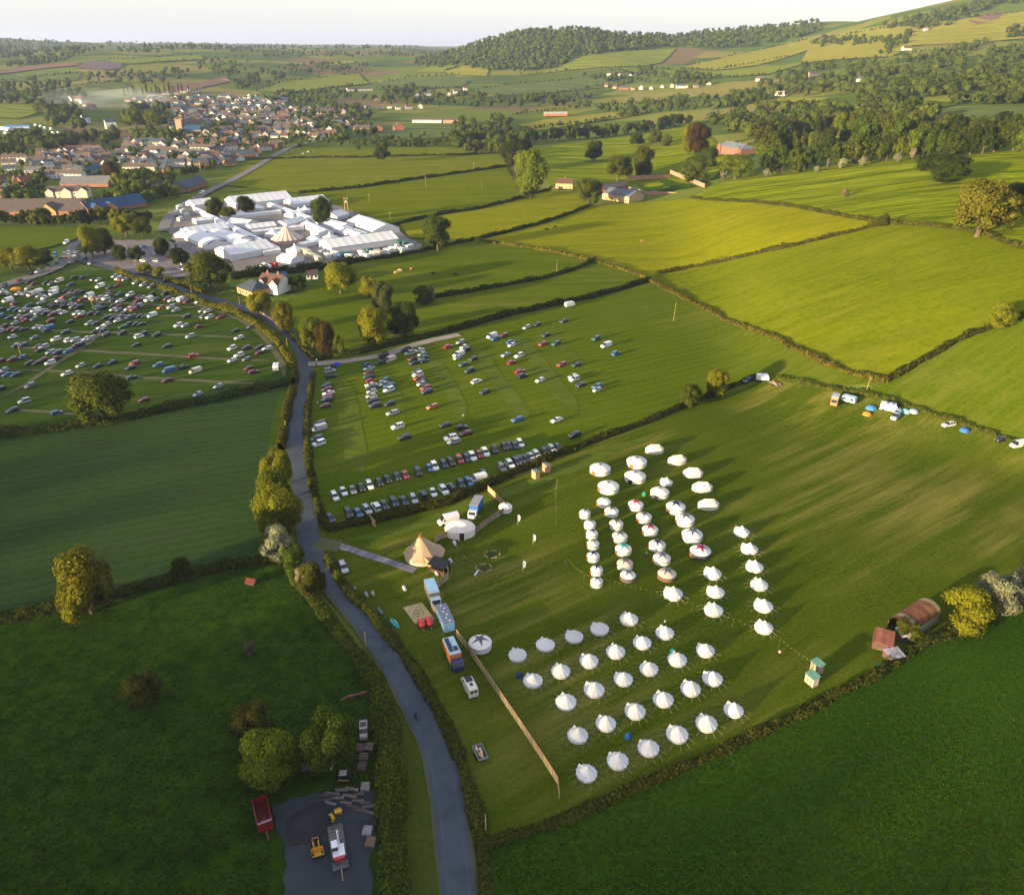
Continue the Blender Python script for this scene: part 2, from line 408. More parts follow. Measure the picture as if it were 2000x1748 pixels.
MAT['g_gold1'] = grass_mat('golden_meadow', (0.128,0.148,0.001), (0.196,0.198,0.002), (0.24,0.20,0.02), -0.25, 0.15, 0.28, 0.5, soft=0.2)  # sunlit brightness put into these meadow colours, above the shaded fields' grass
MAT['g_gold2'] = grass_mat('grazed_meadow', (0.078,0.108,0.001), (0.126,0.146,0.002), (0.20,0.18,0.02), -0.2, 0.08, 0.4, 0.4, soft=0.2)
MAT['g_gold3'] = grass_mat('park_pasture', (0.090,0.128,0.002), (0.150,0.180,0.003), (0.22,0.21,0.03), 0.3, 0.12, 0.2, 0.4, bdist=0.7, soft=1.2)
MAT['g_stripe'] = grass_mat('tilled_field', (0.09,0.12,0.003), (0.15,0.165,0.006), (0.20,0.19,0.03), -0.25, 0.08, 0.12, 0.4, rows=0.045, rowcol=(0.10,0.12,0.02), bdist=0.7)  # row bands put the streaks of low light into the colour
MAT['g_lawn'] = grass_mat('garden_lawn', (0.050,0.086,0.002), (0.095,0.122,0.003), (0.18,0.15,0.04), -0.1, 0.06, 0.6, 0.5)
MAT['g_far1'] = grass_mat('far_pasture', (0.12,0.155,0.016), (0.18,0.20,0.024), (0.24,0.22,0.05), 0.2, 0.15, 0.05, 0.4, bdist=1.0)
MAT['g_far2'] = grass_mat('far_hay_field', (0.18,0.18,0.022), (0.25,0.23,0.03), (0.28,0.25,0.06), 0.2, 0.15, 0.05, 0.4, bdist=1.0)
MAT['g_far3'] = grass_mat('far_cool_pasture', (0.07,0.105,0.03), (0.11,0.14,0.04), (0.15,0.16,0.05), 0.2, 0.15, 0.05, 0.4, bdist=1.0)
MAT['g_plough'] = grass_mat('ploughed_field', (0.14,0.085,0.065), (0.19,0.12,0.09), (0.12,0.07,0.07), 0.2, 0.1, 0.05, 0.4, bdist=1.0)
MAT['g_violet'] = grass_mat('violet_crop', (0.12,0.085,0.10), (0.15,0.11,0.12), (0.10,0.09,0.09), 0.2, 0.1, 0.05, 0.4, bdist=1.0)
H15 = [(-260,880),(0,852),(60,848),(130,838),(210,828),(300,808),(400,787),(480,768),(562,750)]
H16 = [(-300,1275),(0,1212),(70,1200),(150,1185),(230,1165),(300,1145),(380,1125),(460,1105),(545,1090)]
H3 = [(640,1035),(720,1020),(800,1002),(870,985),(950,950),(1000,927),(1060,902),(1110,882),(1200,848),(1280,818),(1340,792),(1400,768),(1450,747),(1475,740),(1520,740),(1600,757),(1680,770),(1760,790),(1850,820),(1920,845),(2000,872),(2200,950)]
H4 = [(614,704),(640,698),(700,690),(760,674),(820,660),(880,647),(940,630),(1000,613),(1080,596),(1150,581),(1220,562),(1268,547)]
H5 = [(1268,547),(1330,580),(1400,615),(1470,645),(1540,675),(1600,705),(1660,728),(1730,745)]
H6 = [(1730,745),(1790,712),(1850,677),(1900,652),(1950,636),(2010,615),(2200,560)]
H7 = [(930,470),(990,478),(1040,486),(1100,496),(1160,511),(1220,528),(1268,547)]
H8 = [(815,590),(860,581),(920,571),(1000,556),(1060,545),(1120,528),(1160,511)]
H9 = [(1285,535),(1350,523),(1450,503),(1550,482),(1640,460),(1730,438)]
H10 = [(1350,388),(1450,395),(1550,405),(1650,424),(1730,438),(1800,441),(1900,453),(2000,487),(2150,540)]
H11 = [(590,378),(700,368),(800,353),(900,339),(990,326)]
H12 = [(690,512),(760,504),(820,493),(860,483),(930,469),(990,455),(1060,437),(1110,420),(1150,404)]
H13 = [(780,438),(860,420),(930,410),(1000,393),(1040,380),(1075,372)]
H14 = [(490,313),(620,309),(700,309),(800,306),(900,304),(990,300)]
HB = [(556,1090),(580,1130),(610,1170),(640,1210),(670,1247),(705,1292),(730,1335),(745,1372),(755,1420),(760,1480),(765,1540),(764,1600),(768,1660),(772,1770)]
HA = [(228,531),(262,547),(300,558),(340,572),(380,588),(420,601),(455,611),(480,624),(508,642),(533,662),(551,682),(566,706),(576,730),(576,750)]
HA2 = [(572,762),(562,800),(555,840),(548,880)]
HR = [(642,1092),(662,1132),(692,1168),(728,1204),(758,1240),(792,1284),(818,1322),(840,1362),(864,1404),(886,1452),(906,1502),(922,1560),(936,1612),(944,1680),(952,1770)]
HR1 = [(612,735),(602,800),(600,860),(604,910),(614,960),(627,1010),(640,1033)]
H17 = [(945,1652),(1040,1622),(1100,1602),(1150,1580),(1200,1557),(1260,1532),(1330,1502),(1400,1472),(1480,1432),(1560,1396),(1640,1352),(1700,1326),(1740,1298),(1780,1272),(1840,1247),(1900,1222),(2010,1172),(2200,1090)]
FIELDS = [
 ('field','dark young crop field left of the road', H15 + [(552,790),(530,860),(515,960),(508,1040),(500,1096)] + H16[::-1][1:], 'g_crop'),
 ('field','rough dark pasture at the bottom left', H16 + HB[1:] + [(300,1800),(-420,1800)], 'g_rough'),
 ('field','grass car park field left of the road', [(-260,585),(0,566),(60,548),(120,532),(200,528)] + HA + H15[::-1], 'g_park1'),
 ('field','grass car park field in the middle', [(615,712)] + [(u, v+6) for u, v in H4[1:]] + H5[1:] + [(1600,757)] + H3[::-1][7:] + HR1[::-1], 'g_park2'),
 ('field','mown camping meadow with the white tents', H3 + [(2200,1090)] + H17[::-1] + HR[::-1][2:] + [(628,1068)], 'g_tent'),
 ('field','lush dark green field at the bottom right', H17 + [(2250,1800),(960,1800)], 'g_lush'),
 ('verge','mown strip between thick hedge and road', [(u+3, v) for u, v in HB[8:]] + [(868,1770),(855,1640),(838,1560),(815,1470),(790,1410),(765,1350)], 'g_verge'),
 ('verge','bright grass margin of the dark crop field', [(556,764),(560,800),(553,850),(548,880),(520,905),(524,1010),(545,1085),(500,1096),(508,1040),(512,960),(522,880),(532,820),(545,775)], 'g_park1'),
 ('lawn','garden lawn among the trees beside the villa', [(602,700),(575,655),(545,630),(560,600),(575,585),(610,560),(690,515)] + H12[1:4] + [(930,470)] + H7[1:5] + H8[::-1] + [(700,640)], 'g_lawn'),
 ('field','narrow pasture between two long hedges', [(602,701),(700,641)] + H8 + H7[5:] + [(u, v-2) for u, v in H4[::-1]], 'g_lawn'),
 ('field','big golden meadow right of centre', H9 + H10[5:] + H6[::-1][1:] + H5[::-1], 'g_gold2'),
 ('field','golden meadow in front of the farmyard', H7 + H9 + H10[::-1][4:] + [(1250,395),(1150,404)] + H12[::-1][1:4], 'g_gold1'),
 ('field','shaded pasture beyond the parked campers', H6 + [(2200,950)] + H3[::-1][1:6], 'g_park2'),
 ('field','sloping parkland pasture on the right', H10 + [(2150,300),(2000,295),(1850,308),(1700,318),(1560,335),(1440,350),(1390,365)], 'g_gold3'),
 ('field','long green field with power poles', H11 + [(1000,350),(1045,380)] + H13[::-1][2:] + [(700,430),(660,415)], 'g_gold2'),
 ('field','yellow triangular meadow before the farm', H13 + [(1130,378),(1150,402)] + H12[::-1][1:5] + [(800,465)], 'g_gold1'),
 ('field','striped tilled field behind the marquees', [(440,362),(490,313)] + H14[1:] + [(995,326)] + H11[::-1][1:], 'g_stripe'),
 ('field','bright strip of pasture beyond the lone tree', [(560,290),(700,290),(850,288),(960,292),(990,299)] + H14[::-1][1:] + [(500,312)], 'g_stripe'),
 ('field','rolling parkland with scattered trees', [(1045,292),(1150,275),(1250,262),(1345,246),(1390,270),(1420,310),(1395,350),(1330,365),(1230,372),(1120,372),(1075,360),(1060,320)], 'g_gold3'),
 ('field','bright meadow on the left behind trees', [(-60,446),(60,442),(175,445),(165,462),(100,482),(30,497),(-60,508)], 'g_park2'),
 ('field','far pasture on the left beyond the wood', [(-40,205),(60,205),(72,222),(40,232),(-40,230)], 'g_far1'),
 ('field','riverside campsite meadow', [(-40,255),(60,240),(125,255),(130,268),(60,272),(-40,282)], 'g_far3'),
 ('field','far green pasture with a pale strip', [(-20,150),(90,138),(160,142),(150,158),(40,160),(-20,162)], 'g_far3'),
 ('field','far pink ploughed field', [(-20,138),(60,130),(150,122),(155,128),(60,138),(-20,147)], 'g_plough'),
 ('field','far violet coloured field', [(145,133),(175,120),(240,122),(235,135),(200,138)], 'g_violet'),
 ('field','pasture on the hill above the town', [(200,118),(320,112),(390,108),(400,117),(300,122),(250,126)], 'g_far1'),
 ('field','cool green field above the town', [(160,165),(240,160),(250,170),(180,178)], 'g_far3'),
 ('field','brown field beyond the poplars', [(330,170),(440,150),(450,160),(350,182)], 'g_plough'),
 ('field','big hedged field above the town centre', [(500,178),(560,160),(640,146),(700,144),(722,165),(640,172),(560,184)], 'g_far1'),
 ('field','pale field left of the wooded hill', [(725,166),(800,152),(880,148),(916,160),(900,172),(780,175)], 'g_far3'),
 ('field','yellow field at the foot of the wooded hill', [(865,142),(905,128),(955,135),(950,150),(900,148)], 'g_far2'),
 ('field','pale yellow field below the wood', [(810,142),(850,130),(905,127),(862,143)], 'g_far1'),
 ('field','thin bright field beyond the town', [(640,125),(690,119),(692,124),(645,129)], 'g_far2'),
 ('field','meadow below the wooded hill', [(915,178),(1000,166),(1100,158),(1120,150),(1200,148),(1240,160),(1180,172),(1080,182),(980,188)], 'g_far3'),
 ('field','long bright meadow under the trees', [(1010,148),(1120,138),(1260,130),(1290,124),(1320,96),(1240,100),(1180,104),(1120,116),(1080,138)], 'g_far1'),
 ('field','wide sunlit field on the right hillside', [(1335,132),(1420,112),(1500,95),(1580,78),(1590,95),(1545,110),(1480,128),(1400,138)], 'g_far2'),
 ('field','green hillside field left of the copse', [(1300,140),(1400,140),(1490,130),(1560,128),(1500,146),(1400,152),(1310,152)], 'g_far1'),
 ('field','upper hillside pasture', [(1590,80),(1650,65),(1760,50),(1860,40),(1990,25),(2080,10),(2080,70),(1900,85),(1780,90),(1740,112),(1620,118),(1560,126)], 'g_far2'),
 ('field','russet bracken patch on the hill', [(1890,42),(1930,26),(1965,24),(1950,38),(1910,50)], 'g_plough'),
 ('field','pasture strip behind the tree belt', [(1010,245),(1080,232),(1180,222),(1260,215),(1262,222),(1150,240),(1050,256)], 'g_far2'),
 ('field','sports ground beside the brick houses', [(735,262),(780,246),(860,246),(890,252),(880,268),(800,275),(740,270)], 'g_far3'),
 ('field','clearing in the wood on the right', [(1820,215),(1900,206),(2060,203),(2060,238),(1900,240),(1850,230)], 'g_far3'),
 ('field','bright clearing behind the wood', [(1780,195),(1860,182),(1910,180),(1900,195),(1850,202)], 'g_far1'),
 ('field','pale paddock among trees on the right', [(1470,200),(1540,192),(1620,192),(1600,204),(1500,206)], 'g_far2'),
]
for nm, lb, poly, mt in FIELDS: field(nm, lb, poly, MAT[mt])

# ---------------------------------------------------------------- roads, lanes, tracks
def road_mat(name, a, b, rough=0.75, streak=0.5):
    t = NT(name); g = t.coord()
    c = t.mix(t.ramp(t.noise(g, 0.35, 5.0, 0.65), 0.3, 0.7), a, b)
    c = t.mix(t.ramp(t.noise(g, 6.0, 3.0), 0.35, 0.75), c, t.mix(0.3, c, (0.02, 0.02, 0.02)))
    return t.done(t.bsdf(t.mix(t.ramp(t.noise(g, 0.08, 3.0, 0.6), 0.42, 0.60), c, t.mix(0.6, c, b)), rough, 0.3, bump=t.noise(g, 8, 3.0), bstr=0.3, bdist=0.03))
MAT['asphalt'] = road_mat('asphalt', (0.028,0.040,0.058), (0.062,0.076,0.096))
MAT['gravel'] = road_mat('gravel_lane', (0.22,0.19,0.16), (0.32,0.27,0.22), 0.9)
MAT['yard'] = road_mat('stony_yard', (0.016,0.021,0.030), (0.038,0.044,0.054), 0.9)
MAT['hard'] = road_mat('hardstanding', (0.13,0.12,0.12), (0.20,0.17,0.16), 0.9)
MAT['trackgrass'] = grass_mat('worn_grass', (0.058,0.092,0.009), (0.094,0.122,0.014), (0.12,0.13,0.03), 0.0, 0.1, 0.6, 0.5)
MAT['trackdirt'] = road_mat('trodden_track', (0.062,0.072,0.020), (0.10,0.10,0.040), 0.95)
def ribbon(name, label, pts, width, mat, dz=0.05, crown=0.0, ragged=0.0, kind='structure', taper=False, offset=0.0):
    w = [P(*q) for q in pts]
    # Catmull-Rom smoothing
    q = [w[0]] + w + [w[-1]]; S = []
    for i in range(1, len(q) - 2):
        n = max(2, int((q[i+1] - q[i]).length / max(3.0, q[i].length * 0.012)))
        for k in range(n):
            t = k / n
            S.append(0.5 * ((2 * q[i]) + (q[i+1] - q[i-1]) * t + (2*q[i-1] - 5*q[i] + 4*q[i+1] - q[i+2]) * t*t + (3*q[i] - q[i-1] - 3*q[i+1] + q[i+2]) * t**3))
    S.append(w[-1]); V = []; F = []; rr = random.Random(len(S))
    for i, p in enumerate(S):
        d = S[min(i+1, len(S)-1)] - S[max(i-1, 0)]; d.z = 0; d.normalize(); nrm = Vector((-d.y, d.x, 0))
        for k in (-1, 0, 1):
            e = width / 2 * (1 + (rr.uniform(-ragged, ragged) if k else 0)) * (min(1, (i + .15) / 4, (len(S) - .85 - i) / 4) if taper else 1); c = p + nrm * (e * k + offset)
            V.append((c.x, c.y, HZ(c.x, c.y) + dz + p.length * 0.0003 + (crown if k == 0 else 0)))
    for i in range(len(S) - 1):
        for k in range(2): F.append((i*3+k, i*3+k+1, i*3+k+4, i*3+k+3))
    me = np_mesh(name, V, F, mat, smooth=True)
    if me.polygons[0].normal.z < 0: me.flip_normals()
    return tag(put(name, me), label, kind=kind)
ROAD = [(900,1790),(886,1650),(874,1560),(851,1461),(827,1411),(806,1361),(776,1311),(740,1252),(702,1202),(660,1152),(622,1108),(604,1052),(597,1000),(588,950),(581,900),(577,865),(583,812),(594,750),(596,712),(587,682),(565,654),(532,628),(495,609),(440,592),(400,582),(362,570),(330,557),(290,546),(255,538),(212,523),(178,514),(150,503),(137,488),(150,475),(170,466)]
ribbon('verge', 'trodden grassy verge under the road edges', ROAD, 6.1, MAT['trackdirt'], 0.10, 0.0, 0.10)
ribbon('road', 'curving asphalt country road', ROAD, 5.3, MAT['asphalt'], 0.16, 0.04, 0.03)
MAT['wear'] = road_mat('worn_asphalt', (0.040,0.053,0.071), (0.074,0.088,0.106))
for off, nm in ((-1.25, 'left'), (1.25, 'right')): ribbon('road', f'paler {nm} hand wheel path worn into the road', ROAD, 1.0, MAT['wear'], 0.178, 0.0, 0.35, offset=off)
ribbon('lane', 'pale gravel lane into the car park field', [(602,712),(650,709),(700,703),(760,691),(830,669),(898,655)], 4.6, MAT['gravel'], 0.20, ragged=0.12)
ribbon('road', 'straight town road beside the long field', [(318,452),(335,420),(372,396),(405,376),(455,352),(500,327),(548,299),(580,285),(640,272)], 8.0, MAT['hard'], 0.4)
ribbon('road', 'car lined track on the left', [(-60,572),(0,560),(40,548),(75,537),(106,524),(125,508),(140,492)], 9.0, MAT['hard'], 0.24, ragged=0.1)
ribbon('path', 'dirt gateway off the road', [(618,1062),(640,1066),(664,1068)], 5.0, MAT['trackdirt'], 0.22, ragged=0.15)
for k, (pts, wd, nm) in enumerate([
  ([(668,738),(680,800),(690,860),(700,905),(712,930)], 7.5, 'wheel track down the middle car field, nearest the road'),
  ([(745,720),(770,770),(790,810)], 5.0, 'faint wheel track beside the dense car column'),
  ([(838,690),(862,730),(890,780),(905,830)], 6.0, 'worn wheel track in the middle of the car field'),
  ([(925,672),(962,730),(1000,780),(1035,830)], 6.5, 'long worn wheel track right of centre'),
  ([(1010,655),(1045,700),(1090,760),(1130,805)], 7.0, 'rightmost worn wheel track in the car field'),
  ([(1062,648),(1095,678),(1140,712)], 5.0, 'short worn track at the top of the car field')]):
    ribbon('track', nm, pts, wd, MAT['trackgrass'], 0.06, ragged=0.06, taper=True)
for k, (pts, nm) in enumerate([
  ([(40,582),(150,588),(260,594),(360,600),(420,605)], 'topmost dirt track across the left car park'),
  ([(0,604),(120,610),(240,616),(360,618),(470,624)], 'second dirt track across the left car park'),
  ([(0,640),(130,648),(260,652),(380,656),(500,662)], 'third dirt track across the left car park'),
  ([(0,678),(130,684),(240,690),(400,700),(540,706)], 'fourth dirt track across the left car park'),
  ([(0,722),(60,724),(140,728),(230,735),(340,742),(450,748),(540,752)], 'lowest long dirt track across the left car park'),
  ([(0,800),(60,803),(130,808),(200,812)], 'dirt track in front of the big round tree'),
  ([(0,780),(50,752),(110,712),(160,680),(215,640)], 'diagonal dirt track through the left car park'),
  ([(300,562),(400,600),(470,626),(520,664),(548,706),(556,740)], 'dirt track inside the golden hedge')]):
    ribbon('track', nm, pts, 2.6, MAT['trackdirt'], 0.12 + 0.006 * k, ragged=0.3, taper=True)
ribbon('track', 'faint wheel marks along the top of the camping meadow', [(680,1055),(760,1042),(850,1015),(930,982),(1010,955),(1090,925),(1180,888),(1280,850)], 4.5, MAT['trackgrass'], 0.10, ragged=0.3, taper=True)
field('yard', 'dark stony yard with machinery', [(536,1572),(575,1558),(640,1548),(735,1545),(738,1600),(724,1680),(728,1800),(560,1800),(556,1680)], MAT['yard'], 1.2, 0.45)
field('hardstanding', 'hardstanding between the festival marquees', [(325,440),(365,405),(440,395),(560,385),(650,400),(760,440),(840,490),(760,505),(650,515),(570,530),(450,530),(400,520),(345,480)], MAT['hard'], 6, 2)
field('hardstanding', 'grey car park left of the big round tree', [(120,505),(180,490),(215,470),(330,470),(380,520),(400,540),(330,545),(240,530),(180,512)], MAT['hard'], 5, 1.5)

# ---------------------------------------------------------------- hedges
HEDGE_MESH = {}
def hedge(label, pts, w=2.2, h=2.0, color=(0.045,0.062,0.012), dens=26, gap=None, name='hedge', leaf=0.19, group='field hedges'):
    rs = np.random.RandomState(int(abs(pts[0][0] * 7 + pts[0][1] * 3 + len(pts))) % 9999)
    wp = [P(*q) for q in pts]
    dmean = sum(p.length for p in wp) / len(wp)
    step = max(1.2, dmean * 0.006)
    S = resample(wp, step)
    V = []; F = []; A = []
    n = len(S); c = np.array([(p.x, p.y) for p in S])
    t = np.gradient(c, axis=0); t /= np.linalg.norm(t, axis=1)[:, None] + 1e-9; nr = np.column_stack([-t[:, 1], t[:, 0]])
    z = H(c[:, 0], c[:, 1])
    ph = rs.rand(4) * 6; s = np.arange(n) * step
    hv = h * (1 + 0.45 * np.maximum(0, np.sin(s * 0.083 + ph[3]) * np.sin(s * 0.031 + ph[0]) - .35) + 0.22 * np.sin(s * 0.21 + ph[0]) + 0.14 * np.sin(s * 0.57 + ph[1]) + 0.12 * rs.randn(n).clip(-1.5, 2))
    wv = w * (1 + 0.18 * np.sin(s * 0.33 + ph[2]) + 0.12 * rs.randn(n).clip(-1.5, 1.5))
    prof = [(-0.5, -0.1), (-0.46, 0.55), (-0.28, 0.92), (0.0, 1.0), (0.28, 0.92), (0.46, 0.55), (0.5, -0.1)]
    core = np.zeros((n, 7, 3))
    for j, (a, b) in enumerate(prof):
        core[:, j, :2] = c + nr * (a * wv * 0.86)[:, None]; core[:, j, 2] = z + b * hv * 0.88
    V = core.reshape(-1, 3); idx = np.arange(n * 7).reshape(n, 7)
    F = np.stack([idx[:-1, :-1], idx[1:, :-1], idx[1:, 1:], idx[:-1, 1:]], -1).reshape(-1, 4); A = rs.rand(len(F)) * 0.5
    per = max(3, 2.2 * dens * step * min(1.0, (150 / max(dmean, 1)) ** 0.9)); N = int(per * n)
    k = rs.randint(0, n, N); th = rs.rand(N) * math.pi
    a = -0.52 * np.cos(th); b = np.abs(np.sin(th)) ** 0.6
    pos = np.column_stack([c[k] + nr[k] * (a * wv[k])[:, None] + t[k] * ((rs.rand(N) - .5) * step * 1.2)[:, None], z[k] + (0.05 + 0.97 * b) * hv[k]])
    sz = (leaf * (0.6 + rs.rand(N)) * max(1.0, dmean / 190))[:, None]
    nrm = np.column_stack([nr[k] * (a * 1.6)[:, None], b]) + rs.randn(N, 3) * 0.55
    nrm /= np.linalg.norm(nrm, axis=1)[:, None]
    e1 = np.cross(nrm, rs.randn(N, 3)); e1 /= np.linalg.norm(e1, axis=1)[:, None] + 1e-9; e2 = np.cross(nrm, e1)
    q = np.stack([pos - e1 * sz, pos - e2 * sz * .7, pos + e1 * sz, pos + e2 * sz * .7], 1).reshape(-1, 3)
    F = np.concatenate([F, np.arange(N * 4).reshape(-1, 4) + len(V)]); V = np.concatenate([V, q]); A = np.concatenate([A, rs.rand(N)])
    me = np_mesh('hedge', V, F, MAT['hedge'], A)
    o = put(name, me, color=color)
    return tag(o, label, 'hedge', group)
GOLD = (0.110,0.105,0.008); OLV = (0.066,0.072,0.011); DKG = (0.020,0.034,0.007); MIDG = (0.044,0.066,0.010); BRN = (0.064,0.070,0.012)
hedge('golden clipped hedge left of the road beside the crowded car park', HA, 2.6, 2.2, GOLD, 30)
hedge('narrow golden hedge left of the road above the roadside trees', HA2, 3.0, 2.2, (0.07,0.072,0.012), 30)
hedge('long hedge left of the road from the blossom tree to the yard', HB[:7], 3.0, 1.7, (0.046,0.066,0.009), 34)
hedge('thick tall leafy hedge between stony yard and road', HB[6:], 4.4, 2.8, (0.056,0.084,0.009), 46, leaf=0.22)
hedge('low hedge along the road on the camping side', HR, 2.4, 1.3, BRN, 34)
hedge('trimmed hedge between road and middle car park', HR1, 2.2, 1.7, OLV, 30)
hedge('dark hedge between parked cars and camping meadow', H3[:8], 2.6, 1.9, (0.05,0.05,0.012), 30)
hedge('hedge bank above the top edge of the camping meadow', H3[7:14], 2.4, 1.7, (0.045,0.045,0.010), 26)
hedge('low hedge behind the campers on the right', H3[14:], 2.0, 1.3, (0.06,0.07,0.014), 26)
hedge('low wall-like hedge along the gravel lane', H4[:6], 2.0, 1.6, MIDG, 26)
hedge('dark hedge behind the white caravan', H4[5:], 2.4, 1.9, (0.03,0.042,0.010), 26)
hedge('broad tawny hedge bank running down to the pole', H5, 4.2, 1.3, (0.13,0.105,0.02), 30)
hedge('dark hedge climbing past the golden bush', H6, 2.6, 1.8, (0.045,0.050,0.014), 24)
hedge('tawny grass bank above the narrow pastures', H7, 4.0, 1.3, (0.13,0.105,0.02), 24)
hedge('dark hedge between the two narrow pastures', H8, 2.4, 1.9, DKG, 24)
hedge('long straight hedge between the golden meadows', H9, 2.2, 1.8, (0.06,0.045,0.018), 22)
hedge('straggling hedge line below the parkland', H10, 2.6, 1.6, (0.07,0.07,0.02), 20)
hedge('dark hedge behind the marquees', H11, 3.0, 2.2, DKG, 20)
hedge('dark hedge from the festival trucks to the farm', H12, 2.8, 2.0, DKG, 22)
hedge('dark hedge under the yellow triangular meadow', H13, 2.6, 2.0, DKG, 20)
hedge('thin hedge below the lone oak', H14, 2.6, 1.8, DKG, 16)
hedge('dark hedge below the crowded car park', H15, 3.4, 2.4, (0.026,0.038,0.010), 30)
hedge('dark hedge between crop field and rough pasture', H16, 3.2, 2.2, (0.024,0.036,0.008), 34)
hedge('tangled brown hedge below the white bell tents', H17[:13], 2.1, 1.0, (0.062,0.064,0.012), 34)
hedge('hedge behind the rusty barn', H17[12:], 2.4, 1.6, (0.045,0.05,0.012), 26)
hedge('golden hedge above the villa drive', [(325,553),(345,566),(365,580),(395,590),(440,603)][:1] + [(322,545),(340,553),(365,562),(395,573)], 2.2, 2.0, GOLD, 24)
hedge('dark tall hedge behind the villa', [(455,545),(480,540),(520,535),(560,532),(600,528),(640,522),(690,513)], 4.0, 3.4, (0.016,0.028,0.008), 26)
hedge('garden hedge from the brick wall to the gravel lane', [(566,652),(580,668),(597,688),(612,703)], 1.8, 1.6, OLV, 28)

# ---------------------------------------------------------------- trees
def ico(sub=1):
    import bmesh
    bm = bmesh.new(); bmesh.ops.create_icosphere(bm, subdivisions=sub, radius=1.0)
    V = np.array([v.co[:] for v in bm.verts]); F = np.array([[v.index for v in f.verts] for f in bm.faces]); bm.free(); return V, F
ICO1 = ico(1); ICO2 = ico(2)
def crown_arrays(seed, nleaf, nlobe, leaf, shape='round', lo=0.14):
    """a crown one unit high and one unit wide, standing on z = 0"""
    rs = np.random.RandomState(seed)
    L = []; Rr = []
    for k in range(nlobe):
        a = rs.rand() * 2 * math.pi; t = rs.rand() ** 0.8
        zz = lo + 0.10 + (0.90 - lo) * t * 0.92
        if shape == 'round': rad = 0.36 * math.sin(math.pi * min(1, 0.16 + 0.80 * t)) ** 0.6
        elif shape == 'cone': rad = 0.40 * (1 - t) ** 0.8 + 0.02
        elif shape == 'tall': rad = 0.34 * math.sin(math.pi * (0.15 + 0.75 * t)) ** 0.8
        else: rad = 0.40 * math.sin(math.pi * (0.25 + 0.6 * t)) ** 0.5
        r = rad * (0.55 + 0.62 * rs.rand()); s = (0.09 + 0.14 * rs.rand() ** 1.3) * (1.0 if shape != 'cone' else 0.8 + 0.3 * (1 - t))
        L.append((r * math.cos(a), r * math.sin(a), min(zz, 1 - s * 0.9))); Rr.append(s)
    L.append((0, 0, 0.5)); Rr.append(0.24); L.append((0, 0, 0.72)); Rr.append(0.18)
    L = np.array(L); Rr = np.array(Rr)
    V = []; F = []; A = []; n0 = 0
    for c, r in zip(L, Rr):
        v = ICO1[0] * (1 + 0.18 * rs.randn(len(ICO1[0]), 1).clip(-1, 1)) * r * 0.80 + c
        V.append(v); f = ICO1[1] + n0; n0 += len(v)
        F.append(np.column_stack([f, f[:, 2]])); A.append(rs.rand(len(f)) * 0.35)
    k = rs.choice(len(L), nleaf * 2, p=Rr**2 / (Rr**2).sum()); d = rs.randn(nleaf * 2, 3); d[:, 2] += 0.25; d /= np.linalg.norm(d, axis=1)[:, None]
    pos = L[k] + d * (Rr[k] * (0.82 + 0.30 * rs.rand(nleaf * 2)))[:, None]
    dist = np.linalg.norm(pos[:, None, :] - L[None], axis=2) / Rr[None]
    keep = np.where(dist.min(1) > 0.72)[0][:nleaf]; pos = pos[keep]; d = d[keep]; N = len(keep)
    out = pos - np.array([0, 0, 0.45]); out /= np.linalg.norm(out, axis=1)[:, None] + 1e-6
    nrm = d * 0.7 + out * 0.5 + rs.randn(N, 3) * 0.45; nrm /= np.linalg.norm(nrm, axis=1)[:, None]
    e1 = np.cross(nrm, rs.randn(N, 3)); e1 /= np.linalg.norm(e1, axis=1)[:, None] + 1e-9; e2 = np.cross(nrm, e1)
    sz = (leaf * (0.55 + 0.9 * rs.rand(N)))[:, None]
    q = np.stack([pos - e1 * sz, pos - e2 * sz * .75, pos + e1 * sz, pos + e2 * sz * .75], 1).reshape(-1, 3)
    lobe_v = rs.rand(len(L))
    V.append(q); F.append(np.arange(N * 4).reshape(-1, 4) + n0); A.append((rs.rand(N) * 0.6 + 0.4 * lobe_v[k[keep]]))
    return np.concatenate(V), np.concatenate(F), np.concatenate(A)
def trunk_mesh(seed, lo):
    rs = random.Random(seed); b = MB()
    b.cyl((0,0,-0.02), (0.01,0.0,lo + 0.05), 0.050, 0.034, 7); b.cyl((0.01,0,lo + 0.05), (0.0,0.01,0.62), 0.034, 0.010, 6)
    for k in range(5):
        a = rs.uniform(0, 6.28); z = lo + 0.02 + 0.07 * k
        b.cyl((0,0,z), (0.26*math.cos(a), 0.26*math.sin(a), z + 0.22), 0.020, 0.005, 5)
    return b.mesh('trunk', MAT['bark'])
CROWN = {}; TRUNK = {}
for k, (nm, sh, n, lob, leaf, lo) in enumerate([
    ('r0','round',6500,32,0.0185,0.10),('r1','round',6500,27,0.0185,0.13),('r2','round',6000,38,0.0185,0.08),
    ('s0','spread',7000,34,0.0165,0.16),('t0','tall',5500,28,0.02,0.10),('c0','cone',6500,38,0.0185,0.06),
    ('b0','round',4200,30,0.02,0.02),('b1','spread',4200,28,0.02,0.02),
    ('m0','round',1100,20,0.034,0.08),('m1','round',1100,26,0.034,0.08),('m2','tall',1000,18,0.036,0.08),('m3','spread',1100,22,0.034,0.06)]):
    V, F, A = crown_arrays(40 + k, n, lob, leaf, sh, lo)
    CROWN[nm] = np_mesh('crown_' + sh, V, F, MAT['leaf'], A); TRUNK[nm] = trunk_mesh(k, lo)
